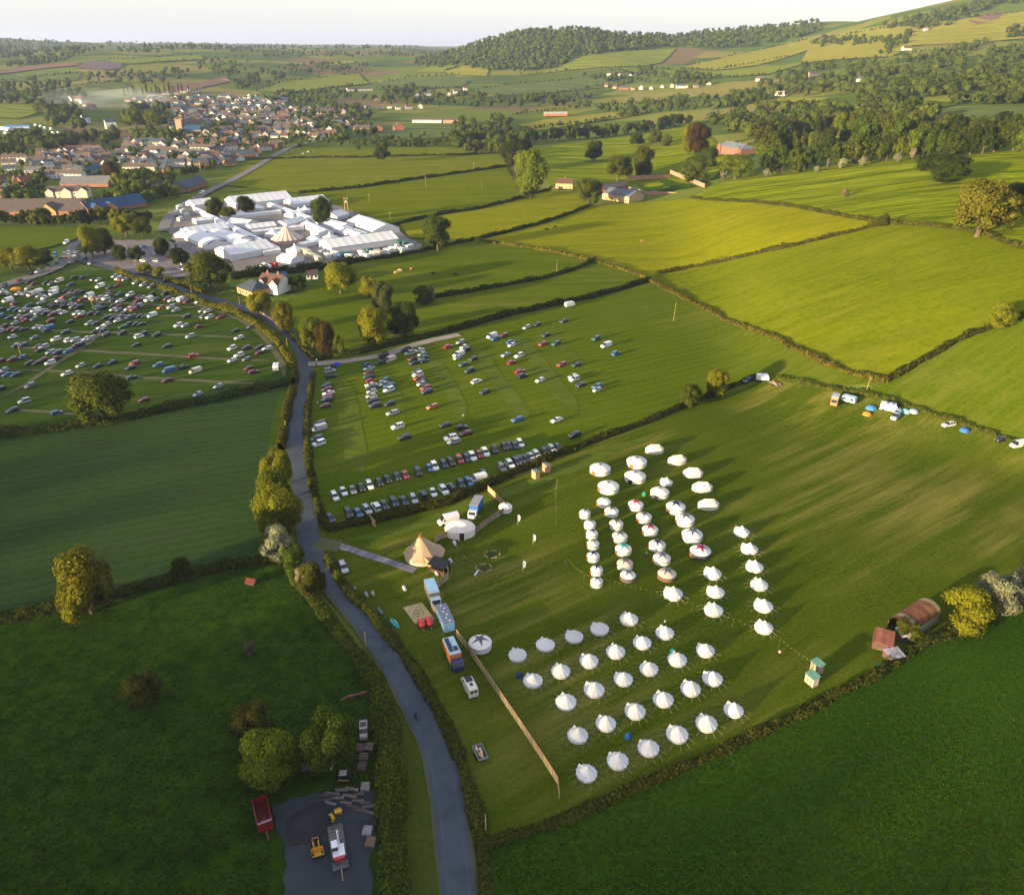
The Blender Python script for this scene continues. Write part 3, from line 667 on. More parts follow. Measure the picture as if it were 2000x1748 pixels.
TC = dict(olive=(0.064,0.080,0.009), gold=(0.190,0.188,0.010), dark=(0.018,0.034,0.008), green=(0.048,0.084,0.009), yg=(0.120,0.155,0.010), yel=(0.245,0.245,0.010),  # gold leaf colour is brightened to carry the low sun's glow
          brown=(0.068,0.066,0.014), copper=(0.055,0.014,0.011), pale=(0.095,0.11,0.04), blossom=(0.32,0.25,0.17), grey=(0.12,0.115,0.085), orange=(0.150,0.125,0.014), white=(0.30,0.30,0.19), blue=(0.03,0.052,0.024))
def tree(label, u, v, wpx, top, col, kind='r0', group=None, cat='tree', name='tree'):
    p = P(u, v); k = mpp(p); w = wpx * k
    # height so that the crown's top is seen at row `top`
    rx, ry, rz = ray(u, top); q = math.hypot(rx, ry); dist = math.hypot(p.x, p.y) + 0.12 * w
    h = max(1.2, CH + dist * rz / q - p.z)
    return tree_at(label, p, w * 1.02, h, col, kind, group, cat, name)
def tree_at(label, p, w, h, col, kind='r0', group=None, cat='tree', name='tree', rz=None):
    rz = RND.uniform(0, 6.28) if rz is None else rz
    r = empty(name, (p.x, p.y, p.z - 0.05), rz, (w, w, h)); tag(r, label, cat, group)
    c = TC[col] if isinstance(col, str) else col
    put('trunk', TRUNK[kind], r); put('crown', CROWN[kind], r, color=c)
    return r
HERO = [
 ('big round olive tree standing in front of the crowded car park hedge',205,826,126,722,'olive','r0'),
 ('golden pear shaped tree on the hedge between dark fields',180,1196,122,1052,'gold','c0'),
 ('small dark tree on the hedge right of the golden tree',356,1128,40,1084,'dark','b0'),
 ('lone brownish bush in the rough pasture',285,1380,66,1310,'brown','b1'),
 ('tiny grey twiggy shrub in the rough pasture',490,1278,28,1250,'grey','b0'),
 ('brown leaved tree left of the yard, behind the yellow green one',503,1448,86,1370,'brown','r1'),
 ('yellow green tree above the red grain trailer',533,1526,112,1422,'yg','r2'),
 ('ragged green tree over the parked flatbed truck',652,1494,116,1386,'green','r1'),
 ('uppermost golden tree of the roadside row',548,950,66,876,'gold','r1'),
 ('second golden tree of the roadside row',540,992,72,912,'yg','r2'),
 ('slim golden tree on the lane side of the roadside row',566,1040,58,960,'gold','t0'),
 ('broad golden tree in the middle of the roadside row',545,1046,92,946,'gold','r0'),
 ('white flowering hawthorn at the foot of the roadside row',544,1090,64,1024,'white','b0'),
 ('low green bush under the roadside hawthorn',572,1100,46,1062,'green','b1'),
 ('brown and white flowering bush where the road bends at the gateway',612,1164,56,1096,'brown','b0'),
 ('pale flowering hawthorn beside the brown roadside bush',592,1140,26,1108,'blossom','b1'),
 ('great round olive tree in front of the marquees',411,566,86,490,'olive','r2'),
 ('yellow willow tree beyond the villa lawn',666,573,70,512,'yel','r0'),
 ('yellow tree in front of the white villa',512,617,50,566,'yel','r1'),
 ('slim golden brown tree at the end of the roadside brick wall',557,650,42,590,'orange','t0'),
 ('green tree beside the copper beech',611,682,52,618,'yg','r0'),
 ('dark red copper beech by the lane',637,693,40,628,'copper','t0'),
 ('little yellow green tree right of the copper beech',664,694,24,654,'yg','b0'),
 ('bright yellow tree top left of the lawn group',722,582,40,540,'yel','r1'),
 ('pale thin leaved tree in the lawn group',748,612,48,550,'pale','t0'),
 ('bright yellow green tree at the front of the lawn group',733,677,64,598,'yel','t0'),
 ('dark green broad tree right of the lawn group',790,664,60,588,'dark','r2'),
 ('green bush with pink blossom at the end of a hedge',826,594,40,558,'green','b0'),
 ('pink flowering hawthorn on the hedge end',842,590,18,556,'blossom','b0'),
 ('tall green tree at the corner of the festival trucks',856,490,60,420,'green','t0'),
 ('dark ivy covered tree among the marquees',630,440,40,383,'dark','t0'),
 ('tall yellow green poplar left of the farm',1036,388,66,290,'yg','t0'),
 ('dark tree behind the yellow green poplar',1008,335,62,272,'dark','r0'),
 ('round tree behind the barns, left of two',1206,354,54,303,'olive','r1'),
 ('tall round tree behind the barns, right of two',1256,351,44,285,'olive','t0'),
 ('single dark tree on the rolling parkland',1160,316,36,276,'dark','r2'),
 ('small dark tree on the parkland fence line',1243,288,32,261,'dark','r1'),
 ('small olive tree by the parkland fence line',1279,286,32,254,'olive','r1'),
 ('pale young tree on the parkland',1302,287,24,262,'yg','b0'),
 ('copper beech left of the red brick mansion',1362,310,44,240,'copper','t0'),
 ('light green tree against the copper beech',1341,303,28,243,'yel','t0'),
 ('rounded green tree in front of the copper beech',1380,332,50,290,'green','r0'),
 ('broad tree at the corner of the walled garden',1354,359,56,308,'olive','r2'),
 ('yellow green tree right of the walled garden',1436,350,58,302,'yg','s0'),
 ('tree overhanging the farm track',1148,402,46,350,'olive','s0'),
 ('wide dark parkland oak casting a long shadow',1838,358,98,302,'dark','s0'),
 ('orange tinged oak with pale trunk at the hedge corner',1908,462,126,350,'orange','r0'),
 ('dark tree at the right edge behind the orange oak',1992,418,80,352,'dark','r1'),
 ('small pale blossom tree alone on the slope',1649,386,16,368,'blossom','b0'),
 ('small tawny bush where two hedges meet',1724,441,26,417,'brown','b0'),
 ('golden round bush on the right hand hedge',1950,640,56,588,'gold','b0'),
 ('twiggy green tree on the meadow hedge',1347,796,40,750,'olive','t0'),
 ('pale blossom bush at the foot of the twiggy tree',1345,796,18,776,'blossom','b0'),
 ('yellow topped tree on the meadow hedge',1399,778,46,720,'gold','t0'),
 ('bright yellow bush beside the rusty barn',1882,1228,108,1142,'yel','b0'),
 ('white flowering hawthorn right of the yellow bush',1942,1200,84,1112,'white','b1'),
 ('white flowering hawthorn at the right picture edge',1996,1168,60,1098,'blossom','b0'),
 ('green bush growing inside the rusty barn mouth',1768,1246,44,1205,'olive','b1'),
 ('lone oak in the bright strip field',749,319,32,282,'dark','r1'),
 ('dark red tree among the town roofs',220,356,34,315,'copper','r0'),
 ('golden topped tree clump left of the junction, left half',22,525,50,482,'gold','r0'),
 ('golden topped tree clump left of the junction, right half',58,527,60,478,'gold','r2'),
 ('dark low tree right of the golden clump',92,522,34,488,'dark','r1'),
 ('tall golden tree beside the junction',183,506,44,440,'gold','r0'),
 ('dark tree behind the golden junction tree',205,498,44,446,'olive','r2'),
 ('golden tree above the red path',248,462,50,418,'gold','r1'),
 ('olive tree above the red path',280,462,44,424,'olive','r0'),
 ('dark young tree in the small car park, left',235,510,30,478,'dark','t0'),
 ('dark young tree in the small car park, centre',270,512,32,480,'dark','r1'),
 ('dark young tree in the small car park, right',318,500,30,464,'dark','t0'),
 ('dark bushy tree left of the great olive tree',352,522,36,484,'dark','r0'),
 ('yellow shrub row by the villa road, left',285,535,32,514,'gold','b1'),
 ('yellow shrub row by the villa road, right',312,540,26,520,'gold','b0'),
 ('dark tree cluster inside the festival ground, left',421,424,34,386,'dark','t0'),
 ('round dark tree inside the festival ground, right',481,420,38,383,'dark','r0'),
 ('low green tree inside the festival ground',447,428,34,404,'olive','r1'),
 ('green garden tree beside the villa lawn',582,566,36,538,'green','b1'),
 ('big pale green willow by the river, left of two',266,254,38,212,'yg','r1'),
 ('big pale green willow by the river, right of two',303,254,36,214,'yg','r0'),
]
for lb, u, v, w, tp, c, kd in HERO:
    tree(lb, u, v, w, tp, c, kd, cat=('bush' if kd[0] == 'b' else 'tree'), name=('bush' if kd[0] == 'b' else 'tree'))

# belts of separate trees: each belt is a line at the trees' feet
def inpoly(u, v, poly):
    c = False; n = len(poly)
    for i in range(n):
        (x1, y1), (x2, y2) = poly[i], poly[(i + 1) % n]
        if (y1 > v) != (y2 > v) and u < (x2 - x1) * (v - y1) / (y2 - y1) + x1: c = not c
    return c
def along(pts, n, jit, rs):
    w = [Vector(p) for p in pts]; seg = [(b - a).length for a, b in zip(w, w[1:])]; tot = sum(seg); out = []
    for k in range(n):
        s = (k + 0.5 + rs.uniform(-.3, .3)) / n * tot; i = 0
        while i < len(seg) - 1 and s > seg[i]: s -= seg[i]; i += 1
        p = w[i].lerp(w[i+1], min(1, s / seg[i])); out.append((p.x, p.y + rs.uniform(-jit, jit)))
    return out
def belt(phrase, group, pts, n, h, cols, jit=2.0, kinds=('m0','m1','m2','m3'), wf=0.85):
    rs = random.Random(int(pts[0][0] * 3 + pts[0][1]))
    for i, (u, v) in enumerate(sorted(along(pts, n, jit, rs))):
        hh = h * rs.uniform(0.72, 1.22); c = rs.choice(cols)
        tree_at(f"{CN[c]} tree, {nth(i)} from left in {phrase}", P(u, v), hh * wf * rs.uniform(0.8, 1.2), hh, c, rs.choice(kinds), group)
CN = dict(olive='olive green', gold='golden', dark='dark green', green='green', yg='yellow green', yel='yellow', brown='brownish', copper='copper red', pale='pale green', blossom='pale flowering', grey='grey', orange='russet', white='white flowering', blue='blue green')
belt('the dark belt behind the parkland', 'trees of the parkland belt', [(875,283),(960,276),(1040,282),(1120,274),(1200,266),(1290,256),(1348,245)], 34, 17, ['dark','dark','dark','green','olive'])
belt('the front edge of the right hand wood', 'trees at the front of the wood', [(1480,340),(1560,334),(1640,322),(1720,314),(1800,308),(1900,302),(2010,294)], 26, 19, ['green','dark','olive','yg','green'], 3)
belt('the second row of the right hand wood', 'trees inside the wood', [(1478,312),(1560,302),(1640,294),(1720,288),(1800,282),(1900,278),(2010,272)], 24, 20, ['green','dark','olive','olive','yg'], 4)
belt('the third row of the right hand wood', 'trees inside the wood', [(1480,282),(1560,270),(1640,262),(1720,258),(1800,254)], 17, 19, ['green','dark','olive','brown','yg'], 4)
belt('the row along the left meadow', 'trees on the left meadow edge', [(-20,441),(60,439),(140,441),(240,436),(300,432)], 24, 10, ['brown','gold','olive','dark','orange'], 1.5)
belt('the bushy row before the brown roof', 'trees before the long roofs', [(170,412),(210,405),(250,396),(300,388),(345,376)], 14, 10, ['olive','gold','dark','yg'], 5)
belt('the garden row below the town', 'trees by the long curved building', [(228,366),(250,378),(275,384),(305,372),(330,380),(352,384)], 14, 11, ['olive','gold','yg','dark'], 4)
belt('the clump left of the poplar', 'trees beside the farm', [(905,300),(935,296),(960,300),(985,306),(1000,318)], 10, 14, ['olive','dark','yg','brown'], 2)
belt('the row behind the sports ground', 'trees by the sports ground', [(690,292),(720,288),(770,284),(812,290),(852,284),(880,280)], 12, 9, ['dark','brown','olive','blossom'], 3)
belt('the flowering hedge below the wood', 'bushes below the wood', [(1395,356),(1420,352),(1470,348),(1530,344),(1790,312),(1810,311)], 9, 7, ['blossom','olive','dark','white'], 2)

belt('the line of poplars above the town', 'poplars above the town', [(240,192),(262,190),(290,188),(320,186),(352,184),(372,184)], 15, 20, ['dark','blue'], 1, ('m2',), 0.24)
# woods and hedgerows too far off to tell the trees apart
def mass(label, items, name='woodland', cards=18):
    """items: (point, width, height, colour value 0..1); one object of many small crowns"""
    rs = np.random.RandomState(len(items)); v0, f0 = ICO1
    n = len(items); nv = len(v0); nf = len(f0)
    pos = np.array([p[:] for p, *_ in items]); w = np.array([i[1] for i in items]); h = np.array([i[2] for i in items]); cv = np.array([i[3] for i in items])
    bump = 0.92 + 0.36 * rs.randn(n, nv, 1).clip(-1.2, 1.2)
    B = v0[None] * bump * np.stack([w * .5, w * .5, h * .5], -1)[:, None, :]; B[..., 2] += (h * 0.5)[:, None]; B += pos[:, None, :]
    F = (f0[None] + (np.arange(n) * nv)[:, None, None]).reshape(-1, 3); F = np.column_stack([F, F[:, 2]])
    A = np.clip(np.repeat(cv, nf) * 0.75 + rs.rand(n * nf) * 0.35, 0, 1)
    V = B.reshape(-1, 3)
    if cards:
        d = rs.randn(n, cards, 3); d[..., 2] = np.abs(d[..., 2]) * 0.9 - 0.2; d /= np.linalg.norm(d, axis=2)[..., None]
        c = d * np.stack([w * .5, w * .5, h * .5], -1)[:, None, :] * rs.uniform(0.9, 1.15, (n, cards, 1)); c[..., 2] += (h * 0.5)[:, None]; c += pos[:, None, :]
        nrm = d + rs.randn(n, cards, 3) * 0.5; nrm /= np.linalg.norm(nrm, axis=2)[..., None]
        e1 = np.cross(nrm, rs.randn(n, cards, 3)); e1 /= np.linalg.norm(e1, axis=2)[..., None]; e2 = np.cross(nrm, e1)
        sz = (w * 0.105)[:, None, None] * rs.uniform(0.6, 1.3, (n, cards, 1))
        q = np.stack([c - e1 * sz, c - e2 * sz, c + e1 * sz, c + e2 * sz], 2).reshape(-1, 3)
        F = np.concatenate([F, np.arange(n * cards * 4).reshape(-1, 4) + len(V)]); V = np.concatenate([V, q])
        A = np.concatenate([A, np.clip(np.repeat(cv, cards) * 0.7 + rs.rand(n * cards) * 0.4, 0, 1)])
    return tag(put(name, np_mesh(name, V, F, MAT['leaf'], A), color=(0.045, 0.072, 0.012)), label, name, kind='stuff')
def scatter(poly, n, h, rs, cv=(0.1, 0.8), wf=1.0):
    us = [p[0] for p in poly]; vs = [p[1] for p in poly]; out = []; tries = 0
    while len(out) < n and tries < n * 30:
        tries += 1; u = rs.uniform(min(us), max(us)); v = rs.uniform(min(vs), max(vs))
        if inpoly(u, v, poly):
            hh = h * rs.uniform(0.65, 1.25); out.append((P(u, v), hh * wf * rs.uniform(.75, 1.2), hh, rs.uniform(*cv)))
    return out
def line(pts, n, h, rs, jit=1.0, cv=(0.0, 0.6), wf=1.0):
    out = []
    for u, v in along(pts, n, jit, rs):
        hh = h * rs.uniform(0.5, 1.3); out.append((P(u, v), hh * wf * rs.uniform(.7, 1.3), hh, rs.uniform(*cv)))
    return out
R3 = random.Random(5)
# the wooded hill, front slope and crest
it = scatter([(820,112),(880,95),(960,70),(1020,54),(1110,47),(1150,50),(1190,60),(1230,68),(1290,68),(1400,53),(1500,48),(1600,40),(1605,62),(1520,84),(1460,92),(1400,96),(1340,92),(1300,92),(1200,102),(1130,112),(1085,134),(1010,142),(940,136),(890,132),(830,128)], 2300, 12, R3, (0, .75))
mass('dense wood covering the round hill on the skyline', it, 'woodland', 18)
it = []
for poly, n, h in [
 ([(1380,235),(1500,215),(1620,222),(1720,205),(1800,215),(1830,240),(1760,262),(1650,262),(1560,272),(1480,280),(1400,268)], 120, 15),
 ([(1150,215),(1260,200),(1400,190),(1480,180),(1500,200),(1420,212),(1300,222),(1200,228)], 110, 11),
 ([(1480,165),(1560,135),(1640,125),(1740,122),(1850,112),(2040,110),(2040,180),(1900,178),(1780,190),(1660,188),(1560,192),(1490,196)], 330, 12),
 ([(1700,185),(1780,165),(1880,160),(2030,158),(2030,182),(1900,182),(1800,200),(1720,210)], 90, 13),
 ([(1850,205),(1900,195),(1960,175),(2030,175),(2030,205),(1950,208)], 50, 12),
 ([(1580,85),(1620,72),(1680,75),(1740,78),(1780,60),(1770,85),(1740,108),(1720,112),(1700,92),(1640,90),(1600,95)], 80, 11),
 ([(1715,52),(1780,40),(1850,20),(1920,2),(2010,-12),(2010,5),(1940,12),(1890,40),(1830,58),(1780,58),(1730,58)], 150, 12),
 ([(1780,118),(1860,98),(1920,78),(1930,90),(1880,108),(1820,118)], 40, 10),
 ([(1920,100),(2030,85),(2030,105),(1940,112)], 40, 9),
 ([(1960,60),(2030,48),(2030,75),(1970,75)], 30, 11)]:
    it += scatter(poly, n, h, R3, (0.05, .95))
mass('far trees and copses over the right hand hillside', it, 'woodland', 44)
it = []
for poly, n, h in [
 ([(-40,175),(60,160),(150,165),(190,185),(110,210),(60,205),(-40,200)], 110, 12),
 ([(80,215),(120,195),(170,235),(160,255),(110,258),(80,240)], 50, 13),
 ([(-40,300),(40,262),(120,278),(200,265),(300,258),(345,262),(340,278),(240,278),(150,288),(80,302),(-40,312)], 120, 12),
 ([(240,248),(255,215),(330,212),(330,250)], 46, 15),
 ([(350,262),(420,250),(500,245),(520,262),(430,268)], 40, 10),
 ([(160,150),(260,138),(370,140),(360,158),(250,168),(170,165)], 80, 10),
 ([(380,118),(470,112),(500,135),(450,152),(390,140)], 60, 10),
 ([(450,165),(520,140),(560,145),(545,160),(470,178)], 60, 12),
 ([(540,130),(620,125),(720,128),(720,142),(620,146),(545,145)], 80, 10),
 ([(500,200),(560,180),(640,182),(700,178),(700,196),(640,200),(560,205)], 70, 10),
 ([(700,195),(800,180),(900,185),(1000,192),(1100,190),(1150,185),(1160,205),(1000,212),(860,210),(720,205)], 150, 11),
 ([(740,178),(820,168),(840,180),(760,190)], 30, 11),
 ([(560,225),(640,205),(720,215),(720,240),(640,250),(570,245)], 60, 12),
 ([(860,250),(960,232),(1000,235),(990,255),(900,262)], 40, 11),
 ([(0,135),(60,118),(140,102),(190,98),(130,118),(60,130),(0,135)], 90, 12),
 ([(190,100),(280,92),(400,88),(500,92),(500,104),(400,100),(280,104)], 120, 11),
 ([(500,104),(600,98),(720,104),(800,98),(900,98),(870,115),(760,112),(640,112),(520,116)], 160, 10),
 ([(800,120),(850,110),(900,115),(880,132),(820,134)], 50, 11),
 ([(1130,150),(1180,140),(1260,135),(1330,138),(1370,152),(1300,162),(1200,165)], 60, 10),
 ([(1300,168),(1360,145),(1400,150),(1395,170)], 24, 13),
 ([(-60,74),(60,76),(140,84),(200,90),(200,98),(120,104),(40,114),(-60,118)], 260, 15), ([(200,84),(330,84),(500,88),(820,92),(820,97),(500,97),(200,94)], 240, 14)]:
    it += scatter(poly, n, h, R3, (0.0, .7))
mass('far trees in hedges and copses around the town', it, 'woodland', 26)
it = []
for poly, n, h in [([(0,350),(60,300),(230,295),(420,290),(470,300),(400,340),(330,365),(200,345),(100,345)], 150, 7), ([(0,395),(0,345),(100,352),(100,395)], 50, 7), ([(250,285),(330,262),(600,262),(680,262),(620,290),(500,285),(400,290)], 110, 8), ([(330,260),(350,200),(560,195),(680,205),(680,250),(560,262)], 170, 8), ([(560,262),(640,240),(720,240),(740,262),(640,285)], 60, 9),
   ([(225,395),(240,350),(300,345),(345,360),(330,392),(270,402)], 40, 8), ([(260,205),(330,195),(420,190),(540,190),(540,200),(400,205)], 50, 7), ([(650,285),(740,268),(880,262),(900,290),(760,292)], 40, 7), ([(880,290),(900,262),(990,250),(1000,290)], 50, 11)]:
    it += scatter(poly, n, h, R3, (0.0, .8))
mass('garden trees scattered between the town houses', it, 'woodland', 30)
it = []
for pts, n in [([(500,178),(560,160),(700,144)],22),([(722,165),(640,173),(560,185)],18),([(725,166),(800,152),(900,147)],18),([(900,172),(780,175)],12),([(915,178),(1000,166),(1100,158),(1200,148)],22),
   ([(980,188),(1080,182),(1240,160)],18),([(1335,132),(1420,112),(1580,78)],26),([(1300,152),(1400,152),(1500,146)],16),([(1280,135),(1400,138),(1545,110)],22),([(1010,148),(1120,138),(1260,130)],18),
   ([(865,142),(905,128)],8),([(-20,162),(160,142)],16),([(200,118),(390,108)],18),([(160,165),(240,160)],8),([(300,122),(400,117)],10),([(1590,80),(1760,50),(1990,25)],34),([(1560,126),(1740,112),(1900,85)],24),
   ([(1010,256),(1150,240),(1262,222)],26),([(1000,225),(1120,212),(1260,203)],30),([(1700,205),(1820,215)],12),([(1840,240),(2010,238)],24),([(1470,206),(1600,204)],14)]:
    it += line(pts, int(n * 1.6), 5.5, R3)
mass('far field hedges across the valley', it, 'hedgerow', 8)
it = [(Vector((q.x + R3.uniform(-8, 8), q.y + R3.uniform(-8, 8), max(z, 0) * 0.97 - 1)), R3.uniform(7, 12), R3.uniform(4, 10.5), R3.random()) for q, z in SHADE if z > 3 and R3.random() < 0.62]  # unseen crest trees, added so the low light falls in streaks
mass('trees along the crest of the hill towards the sun', it, 'woodland', 10)

# ---------------------------------------------------------------- cars
PAINT = dict(w=(0.78,0.78,0.76), s=(0.42,0.44,0.46), g=(0.16,0.17,0.18), k=(0.012,0.013,0.016), n=(0.016,0.028,0.060), b=(0.035,0.13,0.33), r=(0.36,0.022,0.022), m=(0.14,0.015,0.022), t=(0.02,0.10,0.10), o=(0.50,0.17,0.05), c=(0.62,0.54,0.42))
PNAME = dict(w='white', s='silver', g='grey', k='black', n='dark blue', b='blue', r='red', m='maroon', t='teal', o='orange', c='cream')
# side outlines: (x, belt height, top height, half width at belt, half width at top)
SHAPES = {
 'hatchback': [(-2.0,.62,.62,.76,.70),(-1.95,.92,.98,.84,.66),(-1.45,.96,1.45,.87,.60),(0.2,.93,1.50,.88,.62),(1.02,.88,.94,.87,.70),(1.85,.74,.76,.82,.72),(2.05,.52,.52,.74,.66)],
 'saloon': [(-2.3,.62,.62,.76,.70),(-2.22,.90,.92,.84,.74),(-1.65,.94,.98,.87,.70),(-1.0,.94,1.40,.88,.58),(0.3,.92,1.44,.88,.60),(1.15,.86,.91,.87,.72),(2.1,.74,.75,.83,.72),(2.3,.52,.52,.74,.66)],
 'estate': [(-2.3,.62,.62,.78,.72),(-2.24,.94,.98,.86,.70),(-1.95,.97,1.45,.88,.61),(0.3,.93,1.49,.89,.62),(1.15,.88,.93,.88,.72),(2.1,.76,.77,.84,.74),(2.3,.54,.54,.76,.68)],
 'suv': [(-2.2,.75,.75,.84,.80),(-2.15,1.08,1.12,.92,.80),(-1.98,1.10,1.74,.93,.70),(0.35,1.08,1.78,.94,.71),(1.05,1.04,1.09,.93,.80),(2.0,.95,.97,.90,.80),(2.2,.62,.62,.84,.76)],
 'van': [(-2.6,.5,.5,.92,.90),(-2.58,1.2,2.02,.97,.86),(-2.5,1.2,2.08,.97,.86),(1.25,1.2,2.08,.97,.86),(2.05,1.12,1.18,.95,.82),(2.5,.9,.92,.92,.80),(2.65,.55,.55,.86,.76)],
}
def loft_car(sh, detail):
    st = SHAPES[sh]; zb = 0.26; tall = sh in ('van',)
    body, ws, rw, sl, sr = MB(), MB(), MB(), MB(), MB()
    ring = lambda s: [(s[0], -s[3]*.97, zb), (s[0], -s[3], s[1]), (s[0], -s[4], s[2]), (s[0], s[4], s[2]), (s[0], s[3], s[1]), (s[0], s[3]*.97, zb)]
    R = [ring(s) for s in st]
    cab = [i for i, s in enumerate(st) if s[2] - s[1] > 0.3]; c0, c1 = cab[0], cab[-1]
    q = lambda mb, a, b, c, d: mb.add([a, b, c, d], [(0, 1, 2, 3)])
    for i in range(len(R) - 1):
        A, B = R[i], R[i+1]
        q(body, A[1], A[0], B[0], B[1]); q(body, A[5], A[4], B[4], B[5]); q(body, A[0], A[5], B[5], B[0])
        cabin = c0 <= i < c1
        if tall: cabin = False
        side_glass = cabin or i == c1 or (i == c0 - 1 and not tall)
        q(sl if side_glass else body, A[2], A[1], B[1], B[2]); q(sr if side_glass else body, A[4], A[3], B[3], B[4])
        top = ws if i == c1 else rw if (i == c0 - 1 and not tall) else body
        q(top, A[3], A[2], B[2], B[3])
    for e, f in ((R[0], (0,1,2,3,4,5)), (R[-1], (5,4,3,2,1,0))): body.add(e, [f])
    s = st[c0]
    for i in range(c0, c1 + 1, 1):        # pillars stand a little proud of the side glass
        if tall: break
        S = st[i]
        for sg in (-1, 1): body.cyl((S[0], sg*S[3]*1.005, S[1]), (S[0], sg*(S[4]+.01), S[2]), .05, .05, 4, caps=False)
    if not tall:
        xm = (st[c0][0] + st[c1][0]) / 2; k = .5; bm_ = [(a + b) / 2 for a, b in zip(st[c0], st[c1])]
        for sg in (-1, 1): body.cyl((xm, sg*bm_[3]*1.006, bm_[1]), (xm, sg*(bm_[4]+.012), bm_[2]), .06, .06, 4, caps=False)
    wh = MB(); wh.cyl((0,-.10,0), (0,.10,0), .32, .32, 10 if detail else 8)
    wx = (st[0][0] + .78, st[-1][0] - .80)
    lamp = MB()
    f = st[-2]; lamp.box(f[0]-.02, f[0]+.13, -.72, -.40, f[1]-.14, f[1]-.02).box(f[0]-.02, f[0]+.13, .40, .72, f[1]-.14, f[1]-.02)
    tail = MB(); f = st[1]; tail.box(f[0]-.07, f[0]+.01, -.80, -.55, f[1]-.22, f[1]-.04).box(f[0]-.07, f[0]+.01, .55, .80, f[1]-.22, f[1]-.04)
    return body, ws, rw, sl, sr, wh, wx, lamp, tail
MAT['lampglass'] = plain('lamp_glass', (0.7,0.7,0.65), 0.2, 0.5); MAT['redlamp'] = plain('tail_lamp', (0.35,0.01,0.01), 0.3, 0.5)
CARM = {}
for sh in SHAPES:
    b, ws, rw, sl, sr, wh, wx, lamp, tail = loft_car(sh, True)
    CARM[sh] = dict(body=b.mesh('car_body', MAT['paint']), windscreen=ws.mesh('windscreen', MAT['glass']), rear=rw.mesh('rear_window', MAT['glass']) if rw.f else None,
        sl=sl.mesh('side_window', MAT['glass']), sr=sr.mesh('side_window', MAT['glass']), wheel=wh.mesh('wheel', MAT['tyre']), wx=wx, lamp=lamp.mesh('headlight', MAT['lampglass']), tail=tail.mesh('tail_light', MAT['redlamp']))
    one = MB()
    for mb, mi in ((b,0),(ws,1),(rw,1),(sl,1),(sr,1)): one.add(mb.v, mb.f, mi)
    for x in wx:
        for y in (-.76, .76): one.cyl((x, y-.1, .32), (x, y+.1, .32), .32, .32, 8, 2)
    CARM[sh]['one'] = one.mesh('car_far', [MAT['paint'], MAT['glass'], MAT['tyre']]); CARM[sh]['src'] = one
def scaled(o, s):
    o.scale = (s, s, s); return o
def heading(u, v, du, dv):
    a = P(u, v); b = P(u + du, v + dv); return math.atan2(b.y - a.y, b.x - a.x)
def car_parts(r, sh, col):
    m = CARM[sh]
    put('body', m['body'], r, color=col); put('windscreen', m['windscreen'], r)
    if m['rear']: put('rear_window', m['rear'], r)
    if sh != 'van': put('side_window', m['sl'], r); put('side_window', m['sr'], r)
    for x in m['wx']:
        for y in (-.76, .76): put('wheel', m['wheel'], r, (x, y, .32))
    put('headlight', m['lamp'], r); put('tail_light', m['tail'], r)
CARS = []                                   # (row phrase, group, [(u, v, colour, shape or None)], heading in picture)
KINDS = ['hatchback','hatchback','estate','suv','saloon','hatchback','suv']
def cars(phrase, group, lst, hd, near=True, jit=0.08, cat='car'):
    rr = random.Random(len(lst) * 31 + int(lst[0][0]))
    for i, c in enumerate(sorted(lst, key=lambda c: (c[0], c[1]))):
        u, v, col = c[:3]; sh = c[3] if len(c) > 3 else rr.choice(KINDS)
        rz = heading(u, v, *hd) + rr.uniform(-jit, jit) + (math.pi if rr.random() < .12 else 0)
        CARS.append((u, v, col, sh, rz, f"{PNAME[col]} {sh.upper() if sh == 'suv' else sh}, {nth(i)} from left in {phrase}", group, near))
MG = 'cars parked in the middle field'
cars('the column along the roadside hedge', MG, [(646,720,'k'),(645,727,'s'),(647,738,'n'),(640,756,'n'),(639,764,'m'),(642,771,'w'),(641,778,'r'),(639,785,'n'),(636,796,'m')], (-10,2))
cars('the small group at the hedge corner', MG, [(625,832,'n','suv'),(624,841,'s','van'),(619,860,'t','estate'),(623,870,'w')], (-10,3))
cars('the dense column left of centre', MG, [(718,716,'b'),(721,723,'s'),(721,732,'m'),(722,739,'n'),(725,747,'r'),(725,755,'w'),(726,761,'n'),(727,768,'s'),(726,777,'s'),(729,786,'k'),(733,796,'n','suv')], (-10,2))
cars('the short double column beside it', MG, [(752,746,'b'),(751,753,'s'),(761,757,'b'),(760,765,'w'),(761,792,'n'),(767,810,'s','estate'),(745,711,'k'),(749,697,'n')], (-10,3))
cars('the column below the end of the lane', MG, [(794,687,'k'),(800,693,'s'),(807,704,'m'),(809,712,'n'),(819,687,'w'),(825,695,'s'),(827,702,'t'),(829,708,'t'),(815,729,'n'),(816,735,'w'),(818,742,'r'),(824,748,'n'),(824,753,'s'),(832,762,'r'),(834,769,'n','suv'),(845,798,'o')], (-10,3))
cars('the loose group right of the lane end', MG, [(876,680,'r'),(900,671,'s','estate'),(906,681,'w'),(910,687,'n'),(894,702,'s'),(924,704,'n'),(906,715,'t'),(917,728,'n','suv'),(931,748,'w'),(947,769,'n')], (-10,3.5))
cars('the scattered middle columns', MG, [(967,665,'b'),(984,658,'r'),(998,671,'b'),(1000,677,'w'),(988,696,'s'),(1014,698,'w'),(999,711,'r'),(1016,729,'r','estate'),(1021,738,'n'),(1055,746,'w'),(1029,642,'s'),(1049,637,'n'),(1066,658,'n'),(1060,675,'r'),(1011,823,'b','estate')], (-10,3.5))
